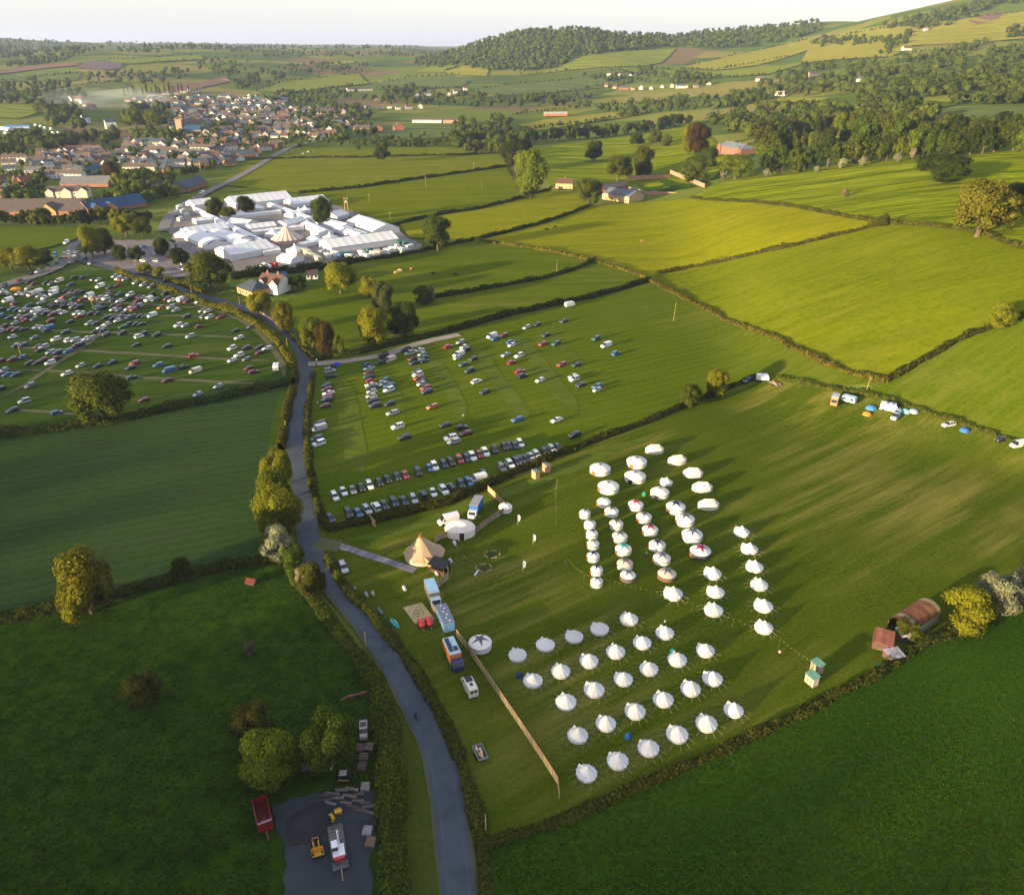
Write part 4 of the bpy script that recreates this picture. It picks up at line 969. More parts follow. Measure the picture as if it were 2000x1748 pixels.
cars('the sunlit right hand group', MG, [(1101,630,'n'),(1086,675,'t'),(1164,665,'t','suv'),(1203,694,'b'),(1097,715,'r','estate'),(1126,716,'n'),(1119,739,'w'),(1122,744,'w'),(1134,755,'n'),(1166,758,'b'),(1167,765,'s'),(1087,824,'w','saloon'),(1122,854,'k','suv')], (-10,3.5))
cars('the loose pairs in mid field', MG, [(777,837,'w','suv'),(790,859,'k','suv'),(870,834,'k'),(902,838,'k'),(910,850,'m','estate'),(880,859,'w','suv'),(887,866,'s','estate')], (-10,2.5))
RG = 'cars parked in the lower rows'
cars('the upper long row of angled cars', RG, [(654,973,'w'),(671,964,'w'),(689,961,'g'),(706,956,'k'),(722,951,'w','estate'),(741,946,'k'),(757,940,'k'),(776,935,'n'),(792,931,'r'),(817,926,'k','suv'),(839,918,'b'),(849,915,'w'),(867,910,'n'),(881,906,'k'),(898,902,'r'),(912,898,'n'),(923,896,'w'),(936,891,'r'),(948,888,'w'),(966,882,'k'),(985,876,'k'),(994,874,'k'),(1006,874,'n'),(1016,869,'w','estate')], (10,15))
cars('the lower long row beside the hedge', RG, [(646,1016,'n'),(681,1007,'k'),(700,1006,'b'),(717,999,'s','estate'),(735,994,'w','suv'),(751,990,'n'),(770,986,'n'),(789,982,'n','saloon'),(808,978,'s','estate'),(827,971,'n','suv'),(846,966,'w'),(867,962,'w'),(882,955,'n','estate'),(900,950,'n'),(916,945,'b'),(946,932,'n','suv')], (10,15))
cars('the short row behind the toilet cabins', RG, [(980,918,'g'),(996,911,'w','suv'),(1009,906,'n'),(1016,903,'k'),(1026,899,'n'),(1037,895,'s'),(1048,891,'w','estate'),(1064,885,'n'),(1078,880,'s','estate'),(1089,877,'n')], (12,13))
cars('the vans of the middle field', 'vans in the middle field', [(762,706,'c','van'),(896,696,'w','van'),(961,660,'w','van'),(1184,678,'w','van'),(934,939,'w','van')], (-10,3))
LZ = [
 ('top row along the golden hedge', [(900,420,'s'),(930,440,'w'),(945,447,'r'),(980,447,'s'),(1060,472,'c'),(1125,488,'s'),(1185,505,'g')]),
 ('thin top row', [(735,447,'k'),(770,450,'s'),(785,500,'w','van'),(915,495,'r'),(860,510,'t'),(465,460,'c','van'),(360,475,'k'),(400,480,'g'),(590,430,'k'),(640,435,'k'),(555,490,'n'),(225,515,'s'),(270,478,'m'),(230,465,'k')]),
 ('crowded row', [(20,540,'w'),(10,572,'n'),(50,560,'w'),(95,582,'m'),(145,560,'w'),(200,560,'s'),(250,565,'c','van'),(298,545,'w','van'),(330,555,'n'),(318,575,'s'),(350,590,'w'),(420,532,'w','van'),(420,557,'w','van'),(510,540,'k'),(555,545,'n'),(600,550,'m'),(635,548,'k'),(510,580,'r'),(540,573,'g'),(575,600,'t'),(640,605,'r'),(700,575,'w','van'),(722,592,'w'),(745,600,'o'),(780,595,'s'),(830,595,'w'),(850,548,'m'),(845,572,'g'),(935,565,'t'),(890,610,'n'),(940,615,'w'),(1020,565,'w'),(1010,595,'k'),(1090,585,'m'),(1080,612,'m'),(1120,590,'s'),(1165,605,'w','van'),(1215,605,'g'),(1185,570,'k'),(1310,600,'m'),(1345,610,'w'),(1290,560,'k'),(1420,605,'w','van'),(1465,620,'m'),(1475,600,'k'),(1555,622,'w')]),
 ('second crowded row', [(65,612,'w','van'),(120,637,'m'),(325,627,'s'),(230,650,'t'),(410,640,'n'),(430,654,'k'),(465,612,'w'),(515,636,'m'),(510,660,'k'),(560,643,'s'),(580,662,'g'),(620,665,'k'),(775,652,'n'),(770,672,'n'),(800,672,'k'),(885,658,'k'),(890,682,'w'),(930,660,'m'),(935,685,'g'),(1005,677,'w'),(1040,653,'r'),(1062,662,'n'),(1045,682,'r'),(1085,655,'s'),(1260,665,'o'),(1340,665,'s'),(1375,690,'s'),(1585,690,'s'),(1625,695,'w')]),
 ('third crowded row', [(15,680,'k'),(95,680,'b','suv'),(135,687,'n'),(185,685,'c'),(220,687,'g'),(285,690,'w','van'),(340,690,'s'),(300,711,'s'),(240,718,'s'),(350,715,'k'),(400,706,'n'),(412,722,'m'),(455,705,'w'),(500,705,'w'),(600,710,'w'),(645,710,'w'),(620,735,'r'),(710,712,'k'),(760,715,'k'),(825,747,'n'),(862,738,'k'),(888,748,'k'),(935,748,'n'),(960,718,'k'),(972,738,'g'),(925,768,'w'),(1045,733,'m'),(1090,735,'n'),(1135,735,'k'),(1190,728,'w','van'),(1005,747,'g'),(1460,737,'k'),(1595,738,'g'),(1640,740,'w'),(1725,742,'r')]),
 ('fourth crowded row', [(5,735,'b'),(80,745,'n'),(145,738,'s'),(195,745,'m'),(195,770,'r'),(270,758,'g'),(120,788,'s'),(400,770,'m'),(550,778,'k'),(700,788,'s'),(750,792,'n'),(835,795,'w'),(795,822,'w'),(960,820,'t'),(1005,795,'k'),(1060,797,'k'),(1105,797,'k'),(1395,805,'w'),(1450,807,'s'),(1555,815,'m'),(1840,848,'k'),(1960,820,'g')]),
 ('fifth row', [(35,812,'m'),(15,850,'s'),(85,835,'r'),(128,843,'m'),(185,838,'n'),(290,818,'w'),(343,818,'s'),(385,828,'b','van'),(360,848,'n'),(515,862,'k'),(745,855,'n'),(800,850,'n'),(832,880,'n'),(955,868,'k'),(1120,873,'n'),(1090,893,'w'),(1225,883,'k'),(1490,892,'s'),(1870,902,'w')]),
 ('sixth row', [(100,895,'w'),(275,903,'g'),(440,915,'w'),(545,922,'w'),(593,922,'s'),(640,938,'s'),(675,910,'w'),(715,905,'s'),(615,968,'n','van'),(575,982,'m'),(535,1010,'b'),(130,965,'n','suv'),(185,962,'n'),(300,973,'m'),(347,975,'s'),(310,1002,'k'),(400,1015,'s'),(455,1020,'n'),(1065,960,'k'),(1305,970,'k'),(1815,985,'w','suv'),(1925,985,'k'),(2025,980,'k'),(2090,985,'w')]),
 ('seventh row', [(180,1055,'b'),(100,1075,'m'),(235,1100,'k'),(295,1100,'k'),(340,1075,'r'),(395,1100,'w'),(450,1060,'m'),(1515,1045,'r'),(1870,1040,'w'),(1815,1080,'w'),(1930,1070,'g'),(1945,1140,'m'),(1985,1170,'m'),(5,1085,'m'),(2030,1020,'m')]),
 ('eighth row', [(635,1120,'s'),(765,1125,'n'),(880,1095,'n'),(1055,1105,'r'),(1020,1140,'n'),(1240,1120,'b'),(1325,1160,'b','van'),(1435,1132,'k'),(1530,1165,'c','van'),(35,1155,'s'),(62,1190,'b'),(125,1195,'n'),(5,1190,'m'),(525,1183,'w'),(1030,1215,'n'),(1310,1235,'m')]),
 ('lowest row', [(240,1280,'g'),(1710,1283,'s'),(1550,1345,'s'),(195,1400,'s'),(1130,1390,'m'),(100,1470,'n'),(450,1490,'b'),(10,1300,'k')]),
]
for nm, l in LZ: cars(f"the {nm} of the left car park", 'cars in the crowded left car park', [(c[0]/4, c[1]/4+437) + tuple(c[2:]) for c in l], (-10,3), False, 0.2)
cars('the small car park under dark trees', 'cars in the small car park', [(245,484,'s'),(280,485,'b','suv'),(302,498,'w'),(280,512,'w'),(305,512,'s'),(338,488,'s'),(330,505,'r'),(355,518,'w','van'),(360,529,'s'),(352,527,'w'),(268,497,'n'),(372,545,'n'),(400,560,'k')], (-8,-3), False, 0.5)
cars('the queue at the road junction', 'cars at the junction', [(130,476,'w','van'),(135,497,'w'),(147,501,'s'),(140,514,'s'),(108,501,'b','van'),(175,517,'c'),(165,508,'k'),(111,517,'k'),(95,523,'g'),(75,533,'s'),(60,538,'k'),(38,551,'m'),(52,553,'m'),(10,560,'n'),(118,508,'t'),(127,508,'r')], (-8,5), False, 0.3)
cars('the row by the town road', 'cars along the town road', [(570,296,'s'),(580,300,'b'),(585,293,'s'),(592,302,'s'),(602,298,'w'),(605,305,'b'),(612,297,'g'),(560,302,'s'),(355,402,'s'),(362,398,'b'),(350,410,'s'),(395,378,'w','van'),(378,388,'s'),(358,420,'s')], (-8,4), False, 0.5)
cars('the line behind the camping meadow', 'cars beside the camping meadow', [(1852,833,'w','estate'),(1955,862,'k','estate'),(1988,873,'w','van'),(1460,747,'n')], (-10,5), True, 0.1)
cars('the spot by the lower roadside hedge', 'cars by the gateway', [(671,1112,'s','estate')], (10,22), True, 0)
CARS.sort(key=lambda c: -c[1] - (30 if c[7] else 0))
far_v = MB()
rest = []
for i, (u, v, col, sh, rz, lb, gr, near) in enumerate(CARS):
    p = P(u, v)
    if i < 300 and near:
        r = empty('van' if sh == 'van' else 'car', (p.x, p.y, p.z + .12), rz); car_parts(r, sh, PAINT[col]); tag(r, lb, 'van' if sh == 'van' else 'car', gr)
    elif i < 300:
        tag(scaled(put('van' if sh == 'van' else 'car', CARM[sh]['one'], None, (p.x, p.y, p.z + .14), rz, PAINT[col]), .94), lb, 'van' if sh == 'van' else 'car', gr)
    else: rest.append((p, sh, rz, col))
fm = {}
for p, sh, rz, col in rest:
    src = CARM[sh]['src']; Mx = Matrix.Translation((p.x, p.y, p.z + .2)) @ Matrix.Rotation(rz, 4, 'Z')
    far_v.add([Mx @ Vector(q) for q in src.v], src.f); k = fm.setdefault(col, len(fm))
    far_v.m[-len(src.f):] = [(k + 2) if m == 0 else (m - 1) for m in src.m]
fmats = [MAT['glass'], MAT['tyre']] + [plain('far_car_' + PNAME[c].replace(' ', '_'), PAINT[c], 0.35, 0.5, var=0.03) for c in fm]
if rest: tag(far_v.build('parked_cars', fmats), 'far cars crowded at the top of the car park and along the town roads', 'cars', kind='stuff')

# ---------------------------------------------------------------- bell tents
def bell_tent_meshes():
    n = 12; R = 2.05; hw = 0.62; hp = 2.30
    can = MB(); V = []
    rings = [(1.0, hw), (0.72, hw + 0.42), (0.46, hw + 0.84), (0.22, hw + 1.28), (0.06, hp)]
    for j, (f, z) in enumerate(rings):
        for k in range(2 * n):
            a = math.pi * k / n; sc = 1.0 if k % 2 == 0 else (0.955 if j == 0 else 0.965)
            V.append((R*f*sc*math.cos(a), R*f*sc*math.sin(a), z - (0.05 if (k % 2 and j == 0) else 0)))
    m = 2 * n; F = []
    for j in range(len(rings) - 1):
        for k in range(m): F.append((j*m+k, j*m+(k+1) % m, (j+1)*m+(k+1) % m, (j+1)*m+k))
    F.append(tuple((len(rings)-1)*m + k for k in range(m))); can.add(V, F)
    wall = MB(); V = []
    for z, f in ((0.0, 0.93), (hw - .02, 0.95)):
        for k in range(m):
            a = math.pi * k / n; V.append((R*f*math.cos(a), R*f*math.sin(a), z))
    wall.add(V, [(k, (k+1) % m, m+(k+1) % m, m+k) for k in range(m)])
    # entrance: a low A-frame ridge reaching out from the cone on +X
    door = MB(); door.add([(2.02,-.50,0),(2.02,.50,0),(2.05,0,1.22),(0.95,0,1.42),(1.30,-.55,.96),(1.30,.55,.96),(1.92,-.66,0.5),(1.92,.66,.5)],
        [(0,1,2),(2,3,4,6,0),(1,7,5,3,2)])
    flap = MB(); flap.add([(2.045,-.30,.02),(2.045,.30,.02),(2.075,0,1.0)], [(0,1,2)])
    tip = MB(); tip.cyl((0,0,hp-.05), (0,0,hp+.09), .13, .08, 8)
    guy = MB()
    for k in range(n):
        a = 2 * math.pi * k / n; c, s = math.cos(a), math.sin(a)
        guy.cyl((R*c, R*s, hw), (R*1.68*c, R*1.68*s, 0.02), .016, .016, 3, caps=False)
    return (can.mesh('canopy', MAT['canvas']), wall.mesh('side_wall', MAT['canvas']), door.mesh('entrance', MAT['canvas']), flap.mesh('door_flap', MAT['canvas']), tip.mesh('peak_cap', MAT['canvas']), guy.mesh('guy_ropes', MAT['flat']))
BELL = bell_tent_meshes()
def bell(label, u, v, group, sc=1.0, rz=None, col=(0.66,0.65,0.64)):
    p = P(u, v); sc *= RND.uniform(.95, 1.05); f_ = RND.uniform(.90, 1.04); col = tuple(c * f_ for c in col); r = empty('bell_tent', (p.x, p.y, p.z + .1), (2.05 if rz is None else rz) + RND.uniform(-.3, .3), (sc, sc, sc * RND.uniform(.93, 1.06))); r.rotation_euler[0] = RND.uniform(-.035, .035); r.rotation_euler[1] = RND.uniform(-.035, .035)
    tag(r, label, 'tent', group)
    put('canopy', BELL[0], r, color=col); put('side_wall', BELL[1], r, color=(0.60,0.58,0.56)); put('entrance', BELL[2], r, color=col)
    put('door_flap', BELL[3], r, color=(0.35,0.33,0.32)); put('peak_cap', BELL[4], r, color=(0.6,0.58,0.55)); tag(put('guy_ropes', BELL[5], r, color=(0.45,0.43,0.36)), kind='stuff')
BG = 'white bell tents of the lower camp'
for nm, row in [
 ('the front row nearest the hedge', [(1145,1514),(1206,1490),(1266,1465),(1322,1438),(1379,1417),(1432,1391)]),
 ('the second row from the hedge', [(1128,1440),(1183,1417),(1240,1393),(1295,1370),(1348,1349),(1391,1329)]),
 ('the third row from the hedge', [(1105,1375),(1160,1351),(1217,1330),(1267,1310),(1322,1292),(1377,1274)]),
 ('the fourth row from the hedge', [(1041,1333),(1095,1315),(1150,1295),(1202,1277),(1254,1259),(1298,1240)]),
 ('the back row of the lower camp', [(1011,1283),(1065,1263),(1121,1247),(1171,1232),(1228,1213)])]:
    for i, (u, v) in enumerate(row): bell(f"white bell tent, {nth(i)} from left in {nm}", u, v, BG)
for i, (u, v) in enumerate([(1448,1043),(1463,1076),(1473,1111),(1482,1146),(1490,1187),(1491,1229)]):
    bell(f"white bell tent, {nth(i)} from top in the outer right column", u, v, 'bell tents of the right columns', 1.06)
for i, (u, v) in enumerate([(1391,1124),(1397,1160),(1393,1196)]):
    bell(f"white bell tent, {nth(i)} from top in the inner right column", u, v, 'bell tents of the right columns', 1.06)
bell('single white bell tent below the last brown walled yurt', 1314, 1164, 'bell tents of the right columns', 1.08)
bell('small white bell tent between the cream yurts', 1301, 945, 'bell tents of the right columns', 0.92)

# twin peaked tents at the top of the camp
def twin_meshes():
    can = MB(); V = []; n = 16
    for j, (fx, fy, z) in enumerate([(1,1,1.35),(.80,.66,1.95),(.58,.30,2.55),(.44,.05,2.95)]):
        for k in range(n):
            a = 2*math.pi*k/n; s = 1 if k % 2 == 0 else .96
            V.append((3.1*fx*math.cos(a)*s, 2.1*fy*math.sin(a)*s, z - (0.22*(1-abs(math.cos(a))) if j == 3 else 0)))
    F = [(j*n+k, j*n+(k+1) % n, (j+1)*n+(k+1) % n, (j+1)*n+k) for j in range(3) for k in range(n)] + [tuple(3*n+k for k in range(n))]
    can.add(V, F)
    wall = MB(); wall.add([(3.0*math.cos(2*math.pi*k/n), 2.0*math.sin(2*math.pi*k/n), z) for z in (0, 1.33) for k in range(n)], [(k, (k+1) % n, n+(k+1) % n, n+k) for k in range(n)])
    door = MB(); door.box(-.5,.5,-2.06,-2.0,0,1.25)
    return can.mesh('canopy', MAT['canvas']), wall.mesh('side_wall', MAT['canvas']), door.mesh('door_flap', MAT['canvas'])
TWIN = twin_meshes()
for i, (u, v) in enumerate([(1278,883),(1322,904),(1353,929),(1371,957),(1383,991)]):
    p = P(u, v); r = empty('twin_peaked_tent', (p.x, p.y, p.z + .1), RND.uniform(-.2, .2), (.98,.98,.9)); tag(r, f"cream twin peaked tent, {nth(i)} from top in its column", 'tent', 'twin peaked tents')
    put('canopy', TWIN[0], r, color=(0.66,0.58,0.51)); put('side_wall', TWIN[1], r, color=(0.63,0.55,0.48)); put('door_flap', TWIN[2], r, color=(0.55,0.48,0.42))

# ---------------------------------------------------------------- yurts
def yurt_meshes(arms):
    n = 28; roof = MB(); roof.lathe([(1.02,.60),(.98,.66),(.80,.83),(.55,.99),(.30,1.09),(.15,1.12)], n)
    wall = MB(); wall.lathe([(.985,0),(1.0,.10),(1.0,.60)], n, close=False)
    band = MB(); band.lathe([(1.006,.50),(1.02,.51),(1.02,.56),(1.006,.57)], n, close=False)
    crown = MB(); crown.lathe([(.17,1.115),(.16,1.16),(.06,1.19)], 12)
    door = MB(); door.box(.93,1.035,-.20,.20,.02,.54)
    star = MB(); prof = [(.22,1.125),(.40,1.068),(.60,.985),(.80,.855)]
    for k in range(arms):
        a = 2*math.pi*k/arms; L = []; Rr = []
        for (r, z), w in zip(prof, (.17,.105,.055,.012)):
            c, s = math.cos(a), math.sin(a); L.append((r*c - w*s, r*s + w*c, z+.012)); Rr.append((r*c + w*s, r*s - w*c, z+.012))
        for j in range(3): star.add([L[j], Rr[j], Rr[j+1], L[j+1]], [(0,1,2,3)])
    star.lathe([(.25,1.125),(.17,1.145)], 14)
    return dict(roof=roof.mesh('roof', MAT['canvas'], True), wall=wall.mesh('wall', MAT['canvas'], True), band=band.mesh('band', MAT['flat']), crown=crown.mesh('crown', MAT['flat']), door=door.mesh('door', MAT['wood']), star=star.mesh('star_cover', MAT['flat']))
YU = {k: yurt_meshes(k) for k in (5, 6)}
YC = dict(navy=(0.02,0.03,0.10), blue=(0.10,0.14,0.26), grey=(0.12,0.12,0.15), brown=(0.13,0.10,0.09), red=(0.45,0.02,0.06), crimson=(0.28,0.015,0.07), teal=(0.02,0.30,0.26), plum=(0.14,0.09,0.13), slate=(0.16,0.17,0.20))
def yurt(label, u, v, wpx, star, roofc=(0.66,0.64,0.61), wallc=(0.68,0.66,0.64), group='yurts of the upper camp', hz_=0.95, door=(0.30,0.13,0.05), band=(0.10,0.09,0.10), rz=None, h=1.0):
    p = P(u, v); R = wpx * mpp(p) / 2; a = (3.5 if rz is None else rz) + RND.uniform(-.3, .3)
    r = empty('yurt', (p.x, p.y, p.z + .08), a, (R, R, max(1.95, R * 0.86) * h)); tag(r, label, 'yurt', group); Y = YU[5]
    put('roof', Y['roof'], r, color=roofc); put('wall', Y['wall'], r, color=wallc); put('door', Y['door'], r, color=door)
    if band: put('band', Y['band'], r, color=band)
    if star: put('star_cover', Y['star'], r, (0,0,0), RND.uniform(0, 1.2), color=YC[star])
    else: put('crown', Y['crown'], r, color=(0.12,0.11,0.14))
WH = (0.68,0.66,0.64); CR = (0.72,0.67,0.58); TAN = (0.50,0.43,0.36)
yurt('large white yurt with grey crown, upper left of the camp', 1172, 922, 40, None, rz=4.0, h=.85)
yurt('large cream white yurt below the upper left one', 1188, 957, 41, None, (0.76,0.74,0.66), rz=3.8, h=.85)
yurt('large white yurt with plum crown below the first twin peaked tent', 1243, 908, 39, None, rz=4.2, h=.85)
yurt('large white yurt with open dark door', 1240, 937, 41, None, door=(0.02,0.02,0.02), rz=4.3, h=.85)
yurt('plain cream yurt beside the small bell tent', 1288, 968, 36, None, CR, CR, rz=3.9, h=.95)
for i, (u, v, w, s) in enumerate([(1142,1009,22,'blue'),(1152,1030,23,'slate'),(1156,1049,23,'navy'),(1158,1069,24,'slate'),(1158,1093,25,'navy'),(1165,1120,24,'navy'),(1165,1143,24,'navy')]):
    yurt(f"small white yurt with {s if s != 'slate' else 'slate grey'} star roof, {nth(i)} from top in the left column", u, v, w, s, group='small yurts of the left column', rz=3.3)
for i, (u, v, w, s, rc, wc) in enumerate([(1179,987,27,None,(0.78,0.76,0.66),WH),(1194,1005,27,'brown',WH,WH),(1203,1030,27,'brown',CR,WH),(1210,1054,30,'brown',CR,WH),(1217,1079,32,'teal',CR,CR),(1220,1108,31,'brown',TAN,WH),(1226,1131,30,'grey',WH,(0.15,0.12,0.12))]):
    yurt(f"{'plain cream' if not s else 'white'} yurt {'without' if not s else 'with ' + s} star, {nth(i)} from top in the second column", u, v, w, s, rc, wc, 'yurts of the second column')
for i, (u, v, w, s, rc, wc) in enumerate([(1241,992,30,'red',WH,WH),(1257,1016,30,'grey',WH,WH),(1269,1041,31,'crimson',WH,WH),(1283,1071,32,'navy',(0.62,0.58,0.58),WH),(1292,1097,34,'grey',(0.6,0.56,0.55),WH),(1302,1128,36,'grey',TAN,(0.18,0.11,0.07))]):
    yurt(f"{'tan' if rc is TAN else 'white'} yurt with {s} star, {nth(i)} from top in the third column", u, v, w, s, rc, wc, 'yurts of the third column')
for i, (u, v, w, s, wc) in enumerate([(1319,997,37,'navy',WH),(1337,1021,37,'grey',WH),(1351,1052,40,'grey',WH),(1367,1084,40,'crimson',(0.05,0.05,0.07))]):
    yurt(f"wide white yurt with {s} star, {nth(i)} from top in the right column", u, v, w, s, WH, wc, 'yurts of the right column')
yurt('big white yurt with dark star beside the long fence', 938, 1264, 45, 'grey', (0.76,0.74,0.68), WH, 'yurts by the fence')
yurt('plain white yurt closing the bamboo fence by the blue lorry', 987, 997, 27, None, (0.78,0.72,0.70), WH, 'yurts by the fence')

# ---------------------------------------------------------------- festival marquees
def along_axis(ua, va, ub, vb):
    a, b = P(ua, va), P(ub, vb); d = b - a; d.z = 0
    return a, b, d.length, math.atan2(d.y, d.x)
def marquee(label, A, B, w, e=3.2, r=None, col=(0.68,0.69,0.71), group='festival marquees', wallcol=(0.62,0.62,0.64), bay=5.0, arch=False):
    a, b, L, rz = along_axis(*A, *B); c = (a + b) / 2
    e *= .86; r = e + (w * 0.165 if r is None else r)
    o = empty('marquee', (c.x, c.y, c.z + .3), rz); tag(o, label, 'marquee', group)
    n = max(2, int(round(L / bay))); s = L / n; hw = w / 2
    wl = MB()
    V = [(-L/2,-hw,0),(L/2,-hw,0),(L/2,hw,0),(-L/2,hw,0),(-L/2,-hw,e),(L/2,-hw,e),(L/2,hw,e),(-L/2,hw,e),(-L/2,0,r-.05),(L/2,0,r-.05)]
    wl.add(V, [(0,1,5,4),(1,2,6,9,5),(2,3,7,6),(3,0,4,8,7)]); wl.build('side_wall', MAT['vinyl'], o, color=wallcol)
    prof = [(-hw-.25, e-.06), (0, r)] if not arch else [(-hw-.2, e-.06), (-hw*.72, e+(r-e)*.55), (-hw*.36, e+(r-e)*.88), (0, r)]
    pl = MB()
    for (y0, z0), (y1, z1) in zip(prof, prof[1:]):
        for x0, x1, dz0, dz1 in ((-s/2, 0, .0, -.07), (0, s/2, -.07, .0)): pl.add([(x0,y0,z0+dz0),(x1,y0,z0+dz1),(x1,y1,z1+dz1),(x0,y1,z1+dz0)], [(0,1,2,3)])
    me = pl.mesh('roof_panel', MAT['vinyl'])
    for k in range(n):
        x = -L/2 + (k + .5) * s; cc = tuple(q * RND.uniform(.93, 1.04) for q in col)
        p1 = put('roof_panel', me, o, (x, 0, 0), color=cc); p2 = put('roof_panel', me, o, (x, 0, 0), math.pi, color=cc)
    return o
MQ = [
 ('largest white marquee at the back of the festival', (450,404), (560,392), 26, 4.0, False),
 ('long white marquee right of the largest one', (565,404), (632,396), 20, 3.4, False),
 ('white marquee half hidden behind the ivy tree', (644,430), (668,424), 15, 3.2, False),
 ('broad white marquee at the far left of the festival', (372,406), (412,401), 18, 3.2, False),
 ('wide ribbed marquee behind the round roofed tents', (366,462), (438,451), 17, 3.6, False),
 ('round roofed white marquee pointing towards the great olive tree', (382,466), (426,486), 15, 3.2, True),
 ('round roofed white marquee in the middle of three', (424,462), (482,478), 14, 3.2, True),
 ('small round roofed marquee beside the front hall', (455,478), (492,484), 11, 3.0, True),
 ('big ribbed hall right behind the great olive tree', (436,505), (522,490), 21, 4.2, False),
 ('white marquee with a yellow end wall', (454,440), (494,444), 13, 3.2, False),
 ('white marquee below the covered walkway crossing', (486,452), (536,446), 12, 3.0, False),
 ('pale marquee facing the striped big top', (548,446), (590,436), 13, 3.2, False),
 ('sunlit marquee with pink tinted roof on the right', (702,438), (755,458), 20, 3.6, False),
 ('long ribbed hall in front of the delivery trucks', (636,490), (766,472), 20, 4.0, False),
 ('small marquee left of the pink tinted one', (648,443), (680,450), 12, 3.0, False),
 ('small white tent at the front yard of the festival', (553,509), (582,514), 10, 3.0, False),
 ('low white tent near the left walkway', (380,438), (412,434), 9, 2.8, False),
 ('flat white tent between walkway and hall', (512,499), (545,494), 7, 2.8, False),
 ('narrow white tent by the right walkways', (600,443), (640,462), 9, 2.8, False),
 ('white tent beside the small marquee', (660,452), (706,468), 8, 2.8, False),
]
for lb, A, B, w, e, ar in MQ: marquee(lb, A, B, w, e, arch=ar)
for lb, A, B in [('left covered walkway running down to the front hall', (384,414), (540,492)), ('covered walkway across the back court', (432,431), (548,418)), ('right covered walkway from the largest marquee', (528,404), (702,466)),
   ('covered walkway behind the striped big top', (494,460), (592,448)), ('second right covered walkway', (612,430), (718,465)), ('short covered walkway right of the big top', (584,484), (640,474))]:
    marquee(lb, A, B, 5.0, 2.6, 0.9, group='covered walkways', bay=6.0)
def pagoda(label, u, v, w, h=3.2, col=(0.8,0.8,0.8)):
    p = P(u, v); o = empty('pagoda_tent', (p.x, p.y, p.z + .3), RND.uniform(0, 1)); tag(o, label, 'tent', 'pagoda tents')
    c = MB(); c.lathe([(w*.71,2.3),(w*.36,2.9),(w*.12,3.9),(.06,2.3+h)], 4); c.build('canopy', MAT['vinyl'], o, color=col)
    wl = MB(); wl.lathe([(w*.69,0),(w*.69,2.3)], 4, close=False); wl.build('side_wall', MAT['vinyl'], o, color=(.7,.7,.72))
for i, (u, v) in enumerate(sorted([(471,424),(505,412),(584,420),(596,416),(612,472),(622,458),(645,470),(577,494),(356,463),(570,424),(533,462)])):
    pagoda(f"small white pointed tent, {nth(i)} from left of those on the festival ground", u, v, 8)
# striped big top
def big_top():
    p = P(562, 474); R = 30 * mpp(p); o = empty('big_top', (p.x, p.y, p.z + .3), 0.2); tag(o, 'striped circus big top with two poles', 'tent')
    a, b = MB(), MB(); n = 36
    pr = [(1.0,2.6),(.78,4.0),(.45,6.6),(.16,9.6),(.05,10.6)]
    for k in range(n):
        mb = a if k % 2 else b
        for (r0, z0), (r1, z1) in zip(pr, pr[1:]):
            q = []
            for r, z, t in ((r0,z0,k),(r0,z0,k+1),(r1,z1,k+1),(r1,z1,k)):
                an = 2*math.pi*t/n; q.append((R*r*math.cos(an) * 1.05, R*r*math.sin(an) * .95, z))
            mb.add(q, [(0,1,2,3)])
    b.build('light_stripe', MAT['canvas'], o, color=(0.72,0.60,0.50)); a.build('dark_stripe', MAT['canvas'], o, color=(0.30,0.20,0.19))
    w = MB(); w.lathe([(R*.96,0),(R*.98,2.6)], n, close=False); w.build('side_wall', MAT['canvas'], o, color=(0.5,0.3,0.28))
    m = MB(); m.cyl((-.9,0,9), (-.9,0,13.2), .16, .1, 6); m.build('mast', MAT['metal'], o, color=(.6,.6,.6))
    m = MB(); m.cyl((.9,0,9), (.9,0,13.0), .16, .1, 6); m.build('mast', MAT['metal'], o, color=(.6,.6,.6))
big_top()
def boxy(label, name, cat, u, v, size, col, hd, group, roofc=None, z=0.0):
    """a container, cabin or kiosk with a roof of its own, a door and a window"""
    p = P(u, v); L, W, Hh = size; o = empty(name, (p.x, p.y, p.z + .2 + z), heading(u, v, *hd)); tag(o, label, cat, group)
    b = MB(); b.box(-L/2, L/2, -W/2, W/2, 0, Hh); b.build('body', MAT['metal'], o, color=col)
    b = MB(); b.box(-L/2-.08, L/2+.08, -W/2-.08, W/2+.08, Hh+.003, Hh+.12); b.build('roof', MAT['metal'], o, color=roofc or tuple(min(.9, c*1.15) for c in col))
    b = MB(); b.box(L/2+.003, L/2+.05, -.45, .45, .1, min(2.1, Hh-.1)); b.build('door', MAT['metal'], o, color=tuple(c*.55 for c in col))
    return o
CL = [(655,501,'w'),(664,505,'b'),(673,503,'t'),(683,507,'w'),(694,508,'s'),(706,500,'w'),(716,506,'w'),(722,494,'t'),(731,500,'w'),(741,499,'c'),(748,492,'k'),(757,496,'w'),(768,492,'w'),(776,486,'s'),(784,494,'w'),(800,488,'w'),(640,505,'w'),(628,498,'s')]
for i, (u, v, c) in enumerate(sorted(CL)):
    boxy(f"{PNAME[c]} truck box, {nth(i)} from left in the jumble before the long hall", 'truck_box', 'truck', u, v, (5.5,2.4,2.8) if i % 3 else (4.0,2.2,2.4), PAINT[c], (10, RND.uniform(-6, 6)), 'trucks and containers behind the festival')
for i, (u, v, c) in enumerate([(600,497,'c'),(608,504,'c'),(620,510,'c')]): boxy(f"cream site cabin, {nth(i)} from left of three before the long hall", 'site_cabin', 'cabin', u, v, (9,2.8,2.8), (0.50,0.45,0.33), (10,5), 'site cabins')
